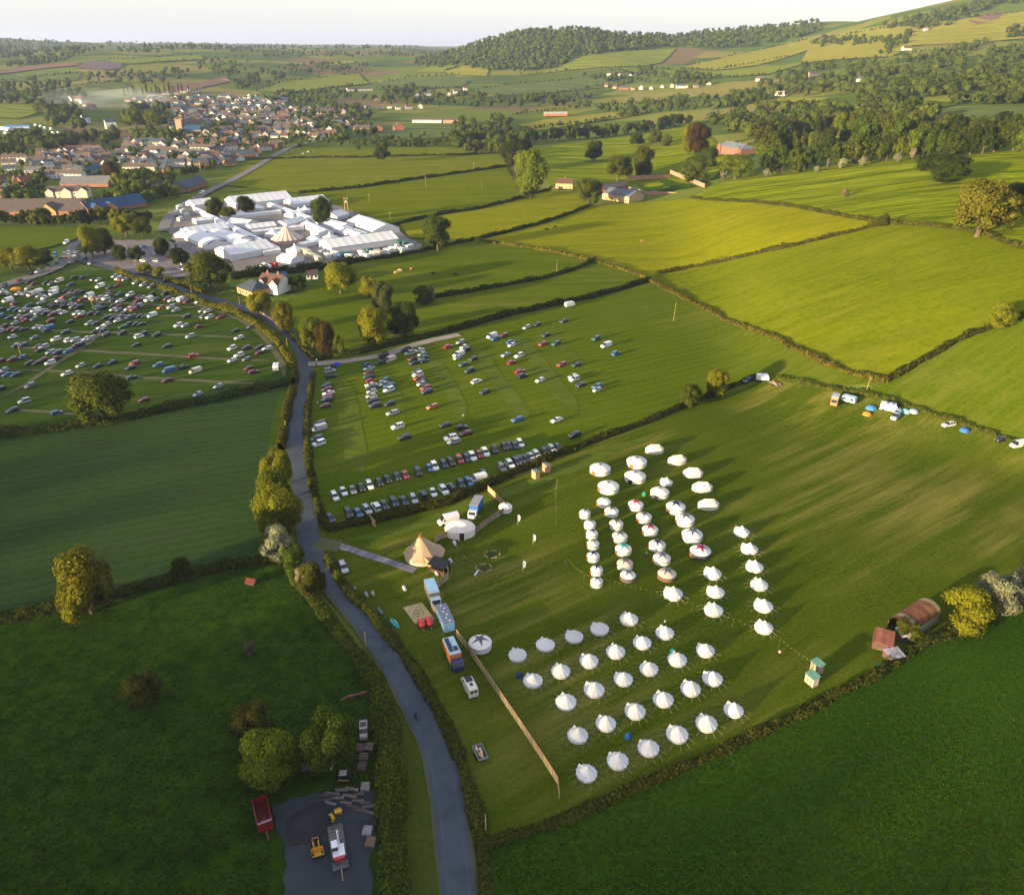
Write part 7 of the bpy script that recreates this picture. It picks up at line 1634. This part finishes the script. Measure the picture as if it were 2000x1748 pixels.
def grain_trailer():
    p = P(516, 1604); o = empty('grain_trailer', (p.x, p.y, p.z + .12), heading(516, 1604, 5, 22)); tag(o, 'dark red grain trailer with open top and faded lettering', 'trailer'); L, W, Hh = 5.6, 2.3, 2.3; c = (.22,.012,.022)
    m = MB(); m.box(-L/2,L/2,-W/2,W/2,.8,.95); m.build('floor', MAT['metal'], o, color=(.13,.015,.02))
    for s in (-1, 1): m = MB(); m.box(-L/2,L/2,s*W/2-.06,s*W/2+.06,.953,Hh+.5); m.build('side_panel', MAT['paint'], o, color=c)
    m = MB(); m.box(L/2-.1,L/2,-W/2+.063,W/2-.063,.953,Hh+.5); m.build('front_panel', MAT['paint'], o, color=c); m = MB(); m.box(-L/2,-L/2+.1,-W/2+.063,W/2-.063,.953,Hh+.4); m.build('tailgate', MAT['paint'], o, color=c)
    m = MB(); m.box(L/2-.35,L/2-.103,-W/2+.07,W/2-.07,Hh+.3,Hh+.55); m.build('front_shelf', MAT['metal'], o, color=(.30,.28,.30))
    m = MB(); m.cyl((L/2,0,.7), (L/2+1.6,0,.55), .09, .07, 6); m.build('drawbar', MAT['metal'], o, color=(.30,.12,.08)); wheels(o, (-.9,.35), W/2+.1, .5)
    rs_ = random.Random(9); m = MB()
    for ln, (z, wd) in enumerate(((0,1.1),(.26,1.5),(.62,.5),(.86,.45))):
        x = -wd/2
        while x < wd/2: lw = rs_.uniform(.07,.14); m.add([(1.0-z*1.0, x, .962),(1.0-z, x+lw, .962),(.87-z, x+lw, .962),(.87-z, x, .962)], [(0,1,2,3)]); x += lw + .05
    tag(m.build('faded_lettering', MAT['flat'], o, color=(.30,.14,.15)), kind='stuff')
grain_trailer()
def low_loader():
    p = P(661, 1660); hd = heading(661, 1660, 3, 20); o = empty('low_loader', (p.x, p.y, p.z + .12), hd); tag(o, 'long flat low loader trailer under the excavator', 'trailer'); L, W = 8.2, 2.3
    for k in range(12): m = MB(); x0 = -L/2 + L*k/12; m.box(x0+.01,x0+L/12-.01,-W/2,W/2,.75,.84); m.build('deck_plank', MAT['wood'], o, color=shade((.13,.14,.13), .8, 1.2))
    for s in (-1, 1): m = MB(); m.box(-L/2,L/2,s*(W/2+.04)-.035,s*(W/2+.04)+.035,.55,.83); m.build('side_rail', MAT['metal'], o, color=(.09,.10,.10))
    m = MB(); m.cyl((L/2,0,.7), (L/2+1.9,0,.55), .09, .07, 6); m.build('drawbar', MAT['metal'], o, color=(.35,.30,.2)); wheels(o, (-1.6,-.6,.4), W/2-.2, .36)
    q = p + Vector((math.cos(hd), math.sin(hd), 0)) * 1.6; e = empty('excavator', (q.x, q.y, p.z + .97), hd + math.pi); tag(e, 'white excavator with red counterweight standing on the trailer', 'excavator')
    for s in (-1, 1):
        m = MB(); pr = [(-1.2,.15),(-1.05,.0),(1.05,0),(1.2,.15),(1.2,.42),(1.05,.58),(-1.05,.58),(-1.2,.42)]; n = len(pr); m.add([(x,s*.85-.2,z) for x,z in pr]+[(x,s*.85+.2,z) for x,z in pr], [tuple(reversed(range(n))), tuple(range(n,2*n))]+[(k,(k+1) % n,(k+1) % n+n,k+n) for k in range(n)]); m.build('track', MAT['tyre'], e)
    m = MB(); m.box(-1.25,.9,-.95,.95,.62,1.35); m.build('house', MAT['paint'], e, color=(.75,.76,.78)); m = MB(); m.add([(-1.253,-.95,.7),(-1.253,.95,.7),(-1.7,.7,.7),(-1.7,-.7,.7),(-1.253,-.95,1.4),(-1.253,.95,1.4),(-1.7,.7,1.35),(-1.7,-.7,1.35)], [(3,2,1,0),(4,5,6,7),(1,0,4,5),(2,1,5,6),(3,2,6,7),(0,3,7,4)]); m.build('counterweight', MAT['paint'], e, color=(.45,.03,.04))
    m = MB(); m.box(-.2,1.0,.05,.93,1.353,2.2); m.build('cab_glass', MAT['glass'], e); m = MB(); m.box(-.25,1.05,.0,.98,2.203,2.32); m.build('cab_roof', MAT['paint'], e, color=(.78,.78,.8))
    m = MB(); m.cyl((.9,-.2,1.2), (2.6,-.2,2.3), .17, .14, 8); m.build('boom', MAT['paint'], e, color=(.75,.76,.78)); m = MB(); m.cyl((2.6,-.2,2.3), (3.7,-.2,1.1), .13, .1, 8); m.build('dipper', MAT['paint'], e, color=(.72,.73,.76)); m = MB(); m.cyl((1.2,-.2,1.7), (2.2,-.2,2.35), .06, .06, 6); m.build('hydraulic_ram', MAT['metal'], e, color=(.4,.4,.42))
    m = MB(); m.add([(3.5,-.5,1.1),(3.9,-.5,.9),(3.9,-.5,.3),(3.4,-.5,.4),(3.5,.1,1.1),(3.9,.1,.9),(3.9,.1,.3),(3.4,.1,.4)], [(0,1,2,3),(7,6,5,4),(0,4,5,1),(1,5,6,2),(2,6,7,3)]); m.build('bucket', MAT['paint'], e, color=(.65,.40,.01))
low_loader()
def bucket(label, u, v, rz):
    p = P(u, v); o = empty('digger_bucket', p, rz); tag(o, label, 'bucket', 'yellow digger buckets'); m = MB(); m.add([(-.6,-.4,.15),(.6,-.4,.15),(.6,.4,.15),(-.6,.4,.15),(-.6,-.5,.9),(.6,-.5,.9),(.6,.1,1.0),(-.6,.1,1.0)], [(3,2,1,0),(0,1,5,4),(1,2,6,5),(3,0,4,7),(4,5,6,7)]); m.build('shell', MAT['paint'], o, color=(.62,.36,.01))
    m = MB(); m.box(-.3,.3,-.1,.1,1.003,1.25); m.build('bracket', MAT['paint'], o, color=(.5,.3,.01))
bucket('yellow digger bucket behind the low loader, right', 661, 1588, .3); bucket('yellow digger bucket behind the low loader, left', 647, 1602, 2.2)
def dumper():
    p = P(620, 1664); o = empty('site_dumper', (p.x, p.y, p.z + .12), heading(620, 1664, 3, 16)); tag(o, 'small yellow site dumper beside the gravel heap', 'dumper'); c = (.65,.34,.008)
    m = MB(); m.box(-1.3,.3,-.5,.5,.45,1.0); m.build('chassis', MAT['paint'], o, color=c); m = MB(); m.add([(.35,-.8,.6),(1.5,-.8,.8),(1.5,.8,.8),(.35,.8,.6),(.2,-.95,1.4),(1.8,-.95,1.3),(1.8,.95,1.3),(.2,.95,1.4)], [(3,2,1,0),(0,1,5,4),(1,2,6,5),(2,3,7,6),(3,0,4,7)]); m.build('skip', MAT['paint'], o, color=c)
    m = MB(); m.box(-.7,-.2,-.3,.3,1.003,1.3).box(-.8,-.703,-.3,.3,1.003,1.7); m.build('seat', MAT['flat'], o, color=(.02,.02,.02)); m = MB(); m.cyl((-.9,-.5,1.0),(-.9,-.5,2.2),.04,.04,6).cyl((-.9,.5,1.0),(-.9,.5,2.2),.04,.04,6).box(-.94,-.86,-.5,.5,2.2,2.27); m.build('roll_bar', MAT['metal'], o, color=(.6,.33,.02)); wheels(o, (-.9,.9), .72, .42)
dumper()
def flatbed():
    p = P(622, 1502); o = empty('flatbed_truck', (p.x, p.y, p.z + .12), heading(622, 1502, 12, -1)); tag(o, 'flatbed truck with pale green cab under the ragged tree', 'truck'); w = .95
    m = MB(); m.box(-2.9,.7,-1.05,1.05,.8,.92); m.build('bed', MAT['wood'], o, color=(.09,.085,.11));
    for y in (-1.05,1.0): m = MB(); m.box(-2.9,.7,y,y+.05,.923,1.2); m.build('side_board', MAT['metal'], o, color=(.06,.06,.07))
    m = MB(); m.add([(.8,-w,.4),(2.6,-w,.4),(2.6,w,.4),(.8,w,.4),(.8,-w,2.0),(1.9,-w,2.0),(1.9,w,2.0),(.8,w,2.0),(2.6,-w,1.15),(2.6,w,1.15),(2.2,-w,1.25),(2.2,w,1.25)], [(0,1,8,10,5,4),(1,2,9,8),(2,3,7,6,11,9),(3,0,4,7),(4,5,6,7),(8,9,11,10)]); m.build('cab', MAT['paint'], o, color=(.30,.42,.30)); m = MB(); m.add([(1.92,-w*.9,1.98),(2.21,-w*.9,1.28),(2.21,w*.9,1.28),(1.92,w*.9,1.98)], [(0,1,2,3)]); m.build('windscreen', MAT['glass'], o)
    m = MB(); m.box(.78,1.93,-w-.02,w+.02,2.003,2.07); m.build('cab_roof', MAT['paint'], o, color=(.45,.55,.55)); wheels(o, (-1.8,1.8), .85, .38)
flatbed()
p = P(673, 1524); o = empty('farm_buggy', (p.x, p.y, p.z + .12), heading(673, 1524, 12, 0)); tag(o, 'black off road buggy with pale roof and yellow trim', 'buggy')
m = MB(); m.box(-1.4,1.4,-.65,.65,.45,.95); m.build('body', MAT['paint'], o, color=(.02,.02,.022)); m = MB(); m.box(-.75,.55,-.6,.6,1.75,1.82); m.build('roof', MAT['metal'], o, color=(.36,.33,.36)); m = MB(); m.box(.553,.60,-.55,.55,.953,1.75); m.build('windscreen', MAT['glass'], o)
for x in (-.7,.5):
    for y in (-.57,.57): m = MB(); m.cyl((x,y,.95), (x,y,1.75), .04, .04, 6); m.build('roll_bar', MAT['metal'], o, color=(.03,.03,.03))
m = MB(); m.box(-1.0,1.0,-.69,-.653,.6,.75); m.build('trim', MAT['paint'], o, color=(.6,.4,.01)); wheels(o, (-.95,.95), .68, .34)
van_big('small white van half under the hedge', 711, 1434, (0,14), 3.8, 1.6, 1.75, (.30,.26,.24), 'van', 'van', None, ((-1.2,-.2,-.55,.55),))
rl = random.Random(12)
for i, (u, v) in enumerate(sorted([(633,1556),(650,1552),(668,1548),(688,1546),(640,1566),(660,1562),(684,1558),(702,1556),(700,1567),(714,1572),(690,1578),(706,1584),(722,1580),(728,1590),(676,1570),(646,1574)])):
    p = P(u, v); o = empty('timber_baulk', (p.x, p.y, p.z + .12 + .22*(i % 3)), rl.uniform(-.25,.25)); tag(o, f"grey weathered timber baulk, {nth(i)} from left in the stack behind the yard", 'timber', 'timber stacked behind the yard')
    m = MB(); L = rl.uniform(1.6,2.6); m.box(-L/2,L/2,-.22,.22,0,.32); m.build('beam', MAT['wood'], o, color=shade((.15,.13,.12), .6, 1.3)); m = MB(); m.box(-L/2-.012,-L/2-.003,-.2,.2,.03,.29); m.build('sawn_end', MAT['wood'], o, color=(.3,.25,.2))
for i, (v, u, c) in enumerate(sorted([(v_, u_, c_) for u_, v_, c_ in [(714,1540,(.28,.25,.22)),(711,1482,(.16,.11,.09)),(722,1462,(.20,.15,.11)),(708,1500,(.13,.10,.09)),(704,1464,(.15,.09,.10)),(718,1626,(.32,.31,.33)),(724,1648,(.26,.17,.11))]])):
    p = P(u, v); o = empty('pallet_stack', (p.x, p.y, p.z + .1), rl.uniform(-.1,.1)); tag(o, f"stack of pallets, {nth(i)} from top along the hedge of the yard", 'pallets', 'pallet stacks in the yard')
    for k in range(3):
        for y in range(5): m = MB(); m.box(-.75,.75,-.8+y*.34,-.8+y*.34+.26,.14+k*.24,.18+k*.24); m.build('slat', MAT['wood'], o, color=shade(c, .75, 1.2))
        for x in (-.65,0,.6): m = MB(); m.box(x-.05,x+.05,-.8,.82,.04+k*.24,.137+k*.24); m.build('bearer', MAT['wood'], o, color=tuple(x_*.7 for x_ in c))
p = P(698, 1361); o = empty('hay_tedder', (p.x, p.y, p.z + .1), heading(698, 1361, 12, -3)); tag(o, 'red hay making implement on the rough pasture', 'implement')
m = MB(); m.cyl((-2.2,0,.6), (2.2,0,.6), .12, .12, 6); m.build('frame', MAT['paint'], o, color=(.28,.02,.015))
for x in (-1.3, 1.3):
    m = MB()
    for k in range(6): t = k*math.pi/3; m.cyl((x,0,.55), (x+.95*math.cos(t),.95*math.sin(t),.35), .05, .03, 4)
    m.build('rotor', MAT['paint'], o, color=(.25,.02,.03)); m = MB(); m.lathe([(.3,.45),(.25,.75),(.05,.8)], 8, c=(x,0)); m.build('hub', MAT['paint'], o, color=(.33,.02,.02))
m = MB(); m.cyl((-2.2,0,.6), (-3.4,-.4,.5), .07, .05, 6); m.build('drawbar', MAT['paint'], o, color=(.4,.2,.08)); wheels(o, (0,), .5, .25)
building('tiny pig ark with red roof on the rough pasture', (482,1142), (495,1144), 1.6, .6, 1.2, (.22,.21,.21), (.13,.03,.025), 'ark', 'animal_shelter', None, dz=.1, door=False)

# ---------------------------------------------------------------- people and cattle: one skinned surface each
def skin_mesh(name, verts, edges, rad, mats, pick):
    me = bpy.data.meshes.new(name + '_rig'); me.from_pydata(verts, edges, []); o = bpy.data.objects.new(name + '_rig', me); COL.objects.link(o)
    sk = o.modifiers.new('skin', 'SKIN'); sk.use_smooth_shade = True
    for i, r in enumerate(rad): me.skin_vertices[0].data[i].radius = (r, r)
    me.skin_vertices[0].data[0].use_root = True
    o.modifiers.new('sub', 'SUBSURF').levels = 1
    dg = bpy.context.evaluated_depsgraph_get(); out = bpy.data.meshes.new_from_object(o.evaluated_get(dg)); out.name = name
    out.materials.clear()
    for m in mats: out.materials.append(m)
    out.polygons.foreach_set('material_index', [pick(p.center) for p in out.polygons]); bpy.data.objects.remove(o); return out
MAT['skin'] = plain('skin', (.45,.27,.19), .6, .3); MAT['trouser'] = plain('dark_trousers', (.03,.035,.06), .9, .1); MAT['hairm'] = plain('dark_hair', (.05,.03,.02), .7, .2)
def person_mesh(stride):
    V = [(0,0,.95),(0,0,1.18),(0,0,1.40),(0,0,1.50),(0,0,1.62),(0,0,1.74)]; E = [(0,1),(1,2),(2,3),(3,4),(4,5)]; R = [.15,.14,.15,.06,.10,.07]
    for s in (-1, 1):
        i = len(V); V += [(0,s*.19,1.40),(.02,s*.25,1.14),(.10+.08*s*stride,s*.25,.90),(.13+.1*s*stride,s*.24,.80)]; E += [(2,i),(i,i+1),(i+1,i+2),(i+2,i+3)]; R += [.07,.052,.042,.035]
        i = len(V); V += [(0,s*.10,.88),(.10*s*stride+.02,s*.11,.48),(.20*s*stride-.02,s*.11,.08),(.20*s*stride+.14,s*.12,.04)]; E += [(0,i),(i,i+1),(i+1,i+2),(i+2,i+3)]; R += [.10,.07,.05,.04]
    return skin_mesh('person', V, E, R, [MAT['skin'], MAT['flat'], MAT['trouser'], MAT['hairm']], lambda c: 3 if c.z > 1.68 or (c.z > 1.56 and c.x < -.03) else 0 if c.z > 1.47 or (abs(c.y) > .2 and c.z < 1.08) else 1 if c.z > .94 else 2)
PM = [person_mesh(0.2), person_mesh(1.0)]
for lb, u, v, c, rz in [('person in a pale top walking near the green roofed cabins',1521,1282,(.75,.45,.45),1.0),('person in dark clothes standing left of the small yurts',1104,1108,(.08,.08,.1),2.0),('person in a pale shirt alone in the car field',905,818,(.75,.60,.45),-1),('person in white beside the hedge cars',621,793,(.7,.7,.72),0),('steward in yellow at the lane entrance',613,703,(.75,.7,.05),0),('steward in white by the lane entrance',619,709,(.8,.8,.8),1.5),
     ('steward in dark clothes by the lane entrance',618,716,(.1,.08,.08),2),('person in orange by the fire pits',908,1097,(.55,.2,.1),.5),('person in dark clothes between the yurt columns',1262,1089,(.1,.12,.15),0),('person carrying a white bag behind the fourth row',1298,1222,(.7,.7,.7),2.4),('marshal in yellow in the crowded car park',202,660,(.7,.7,.05),0)]:
    p = P(u, v); tag(put('person', RND.choice(PM), None, (p.x, p.y, p.z + .12), rz, c), lb, 'person', 'people')
p = P(812, 1404); o = empty('bicycle', (p.x, p.y, p.z + .2), heading(812, 1404, 12, 26)); tag(o, 'dark bicycle ridden along the road', 'bicycle')
m = MB(); m.cyl((-.5,-.02,.34),(-.5,.02,.34),.34,.34,14); wm = m.mesh('wheel', MAT['tyre']); put('wheel', wm, o); put('wheel', wm, o, (1.05,0,0))
m = MB(); m.cyl((-.5,0,.34),(.0,0,.34),.02,.02,5).cyl((0,0,.34),(-.15,0,.85),.02,.02,5).cyl((-.15,0,.8),(.4,0,.82),.02,.02,5).cyl((0,0,.34),(.4,0,.82),.02,.02,5).cyl((.4,0,.9),(.55,0,.34),.02,.02,5).cyl((-.5,0,.34),(-.15,0,.8),.02,.02,5); m.build('frame', MAT['metal'], o, color=(.02,.02,.03)); m = MB(); m.box(-.28,-.05,-.06,.06,.87,.92); m.build('saddle', MAT['flat'], o, color=(.02,.02,.02)); m = MB(); m.cyl((.4,-.25,.98),(.4,.25,.98),.02,.02,5); m.build('handlebar', MAT['metal'], o, color=(.02,.02,.02))
V = [(-.12,0,.98),(.02,0,1.2),(.18,0,1.38),(.24,0,1.47),(.30,0,1.56),(.32,0,1.66)]; E = [(0,1),(1,2),(2,3),(3,4),(4,5)]; R = [.15,.14,.15,.06,.10,.07]
for s in (-1, 1):
    i = len(V); V += [(.18,s*.18,1.38),(.28,s*.22,1.14),(.40,s*.20,1.0)]; E += [(2,i),(i,i+1),(i+1,i+2)]; R += [.07,.05,.04]
    i = len(V); V += [(-.05,s*.10,.92),(.24,s*.11,.72+.12*s),(.0,s*.11,.36+.12*s),(.12,s*.12,.30+.12*s)]; E += [(0,i),(i,i+1),(i+1,i+2),(i+2,i+3)]; R += [.10,.07,.05,.04]
rider = skin_mesh('rider', V, E, R, [MAT['skin'], MAT['flat'], MAT['trouser'], MAT['hairm']], lambda c: 3 if c.z > 1.60 else 0 if c.z > 1.46 else 1 if c.z > .96 else 2)
tag(put('person', rider, None, (p.x, p.y, p.z + .2), heading(812, 1404, 12, 26), (.03,.03,.05)), 'cyclist in dark clothes riding along the road', 'person', 'people')
def cow_mesh():
    V = [(-.55,0,1.05),(0,0,1.02),(.55,0,1.08),(.85,0,1.18),(1.15,0,.85),(1.38,0,.55),(-.78,0,1.15),(-.88,0,.75),(-.90,0,.5)]; E = [(0,1),(1,2),(2,3),(3,4),(4,5),(0,6),(6,7),(7,8)]; R = [.36,.40,.36,.22,.16,.10,.08,.03,.04]
    for s in (-1, 1):
        i = len(V); V += [(-.60,s*.22,.78),(-.50,s*.22,.52),(-.62,s*.22,.30),(-.58,s*.22,.03)]; E += [(0,i),(i,i+1),(i+1,i+2),(i+2,i+3)]; R += [.17,.10,.06,.06]
        i = len(V); V += [(.55,s*.22,.75),(.58,s*.22,.42),(.55,s*.22,.03)]; E += [(2,i),(i,i+1),(i+1,i+2)]; R += [.14,.07,.06]
        i = len(V); V += [(1.10,s*.20,.98)]; E += [(4,i)]; R += [.04]
    return skin_mesh('cow', V, E, R, [MAT['flat']], lambda c: 0)
CM = cow_mesh()
for i, (lb, u, v, c) in enumerate([('tan cow, left of three at the edge of the golden meadow',1050,455,(.42,.27,.15)),('black cow, middle of three at the edge of the golden meadow',1068,451,(.012,.012,.012)),('black cow, right of three at the edge of the golden meadow',1084,447,(.015,.013,.012)),('brown cow alone in the golden meadow',1254,474,(.40,.20,.08)),
     ('tan cow, left in the pasture behind the yellow willow',773,536,(.5,.33,.16)),('tan cow, second in the pasture behind the yellow willow',782,532,(.5,.35,.2)),('orange brown cow in the pasture behind the yellow willow',804,529,(.5,.25,.09)),('black cow, left in the long pasture',847,538,(.01,.01,.01)),('black cow, right in the long pasture',889,540,(.01,.01,.01)),('brown cow by the upper field corner',966,478,(.3,.16,.06))]):
    p = P(u, v); r = put('cow', CM, None, (p.x, p.y, p.z + .1), RND.uniform(-.6,.6) + (3.1 if i % 2 else 0), c); r.scale = (1.25,1.25,1.25); tag(r, lb, 'cow', 'grazing cattle')
# festoon lights on short poles across the camp green
def festoon(label, pts):
    w = [P(*q) for q in pts]; o = empty('festoon_line', w[0]); tag(o, label, 'string lights', 'festoon lines'); cb = MB(); bl = MB()
    for a in w: m = MB(); q = a - w[0]; m.cyl((q.x,q.y,q.z), (q.x,q.y,q.z+3.0), .030, .025, 6); m.build('post', MAT['wood'], o, color=(.16,.14,.09))
    for a, b in zip(w, w[1:]):
        n = 8; last = None
        for k in range(n+1):
            t = k/n; q = a.lerp(b, t) - w[0]; q.z += 2.95 - 1.0*4*t*(1-t)*.35
            if last is not None: cb.cyl(last, q, .010, .010, 3, caps=False)
            if 0 < k < n: bl.box(q.x-.045,q.x+.045,q.y-.045,q.y+.045,q.z-.13,q.z-.04)
            last = q
    cb.build('cable', MAT['flat'], o, color=(.1,.1,.09)); tag(bl.build('bulbs', MAT['flat'], o, color=(.75,.62,.15)), kind='stuff')
festoon('string of yellow bulbs between yurts and bell tents', [(1105,1108),(1140,1140),(1190,1152),(1270,1172),(1350,1198),(1430,1228),(1520,1268),(1580,1312)])
festoon('string of yellow bulbs along the upper green', [(1088,950),(1085,975),(1086,1028)])
# rough grass standing up from the near fields
def tufts(label, poly, n, size, col, clump, aspect=1.0, hole=None):
    rs = np.random.RandomState(n); us = [q[0] for q in poly]; vs = [q[1] for q in poly]
    u = rs.uniform(min(us), max(us), n * 4); v = min(vs) + (max(vs) - min(vs)) * rs.rand(n * 4) ** .8
    c = np.zeros(len(u), bool); m = len(poly)
    for i in range(m):
        (x1, y1), (x2, y2) = poly[i], poly[(i + 1) % m]
        c ^= ((y1 > v) != (y2 > v)) & (u < (x2 - x1) * (v - y1) / (y2 - y1 + 1e-9) + x1)
    if hole: c &= ~((u > hole[0]) & (u < hole[1]) & (v > hole[2]))
    u, v = u[c], v[c]; cu = (u - 1000) / FPX; cv = (874 - v) / FPX; k = CH / -(cv * CP - SP); X = cu * k; Y = (CP + cv * SP) * k
    f = np.sin(X * .21 + 1.7 * np.sin(Y * .13)) * np.sin(Y * .27 + 1.3 * np.sin(X * .11)) + .6 * np.sin(X * .53 + 2) * np.sin(Y * .61)
    keep = (f + rs.randn(len(X)) * .45) > clump; X, Y = X[keep][:n], Y[keep][:n]; N = len(X); Z = H(X, Y) + .05
    V = []; F = []; A = []
    for j in range(3):
        a = rs.rand(N) * 6.28; s = size * (.5 + rs.rand(N)); w = s * aspect * (.6 + .6 * rs.rand(N)); lx, ly = np.cos(a), np.sin(a); ox, oy = rs.randn(N) * size * .35, rs.randn(N) * size * .35; tx, ty = rs.randn(N) * s * .35, rs.randn(N) * s * .35
        q = np.stack([np.stack([X+ox-lx*w, Y+oy-ly*w, Z], -1), np.stack([X+ox+lx*w, Y+oy+ly*w, Z], -1), np.stack([X+ox+lx*w*.6+tx, Y+oy+ly*w*.6+ty, Z+s*.8], -1), np.stack([X+ox-lx*w*.6+tx, Y+oy-ly*w*.6+ty, Z+s*.7], -1)], 1)
        V.append(q.reshape(-1, 3)); F.append(np.arange(N * 4).reshape(-1, 4) + j * N * 4); A.append(rs.rand(N))
    tag(put('grass', np_mesh('grass', np.concatenate(V), np.concatenate(F), MAT['leaf'], np.concatenate(A)), color=col), label, 'grass', kind='stuff')
tufts('short tussocks of the rough pasture', H16 + HB[1:] + [(300,1790),(-200,1790)], 16000, .15, (.030,.062,.004), -.9, hole=(528,742,1540))
tufts('fine standing grass of the lush field', [(u + 8, v + 10) for u, v in H17] + [(2150,1790),(1000,1790)], 42000, .105, (.034,.076,.004), -9)
# smoke over the far end of the town
sm = NT('chimney_smoke'); v_ = sm.n('VolumePrincipled'); v_.inputs['Color'].default_value = (.80,.90,1,1); gn = sm.noise(sm.coord(kind='obj'), 1.6, 4.0); mm = sm.n('MapRange'); mm.inputs[1].default_value = .42; mm.inputs[2].default_value = .78; mm.inputs[4].default_value = .007; sm.l(gn, mm.inputs[0]); sm.l(mm.outputs[0], v_.inputs['Density']); sm.l(v_.outputs[0], sm.out.inputs['Volume'])
p = P(205, 212); me = np_mesh('smoke', ICO2[0], ICO2[1], sm.m); o = put('smoke', me, None, (p.x, p.y, p.z + 16), .1); o.scale = (125,70,22); tag(o, 'pale blue smoke drifting over the far houses', kind='stuff')

# ---------------------------------------------------------------- the evening haze of the valley
hz = NT('haze_air'); pv = hz.n('VolumePrincipled'); pv.inputs['Color'].default_value = (0.52, 0.67, 1.0, 1); pv.inputs['Density'].default_value = 0.000050; pv.inputs['Anisotropy'].default_value = 0.1
hz.l(pv.outputs[0], hz.out.inputs['Volume'])
hb = MB(); hb.box(-21000, 21000, -21000, 21000, -25, 350)
tag(hb.build('haze', hz.m), 'thin evening haze over the valley', kind='stuff')
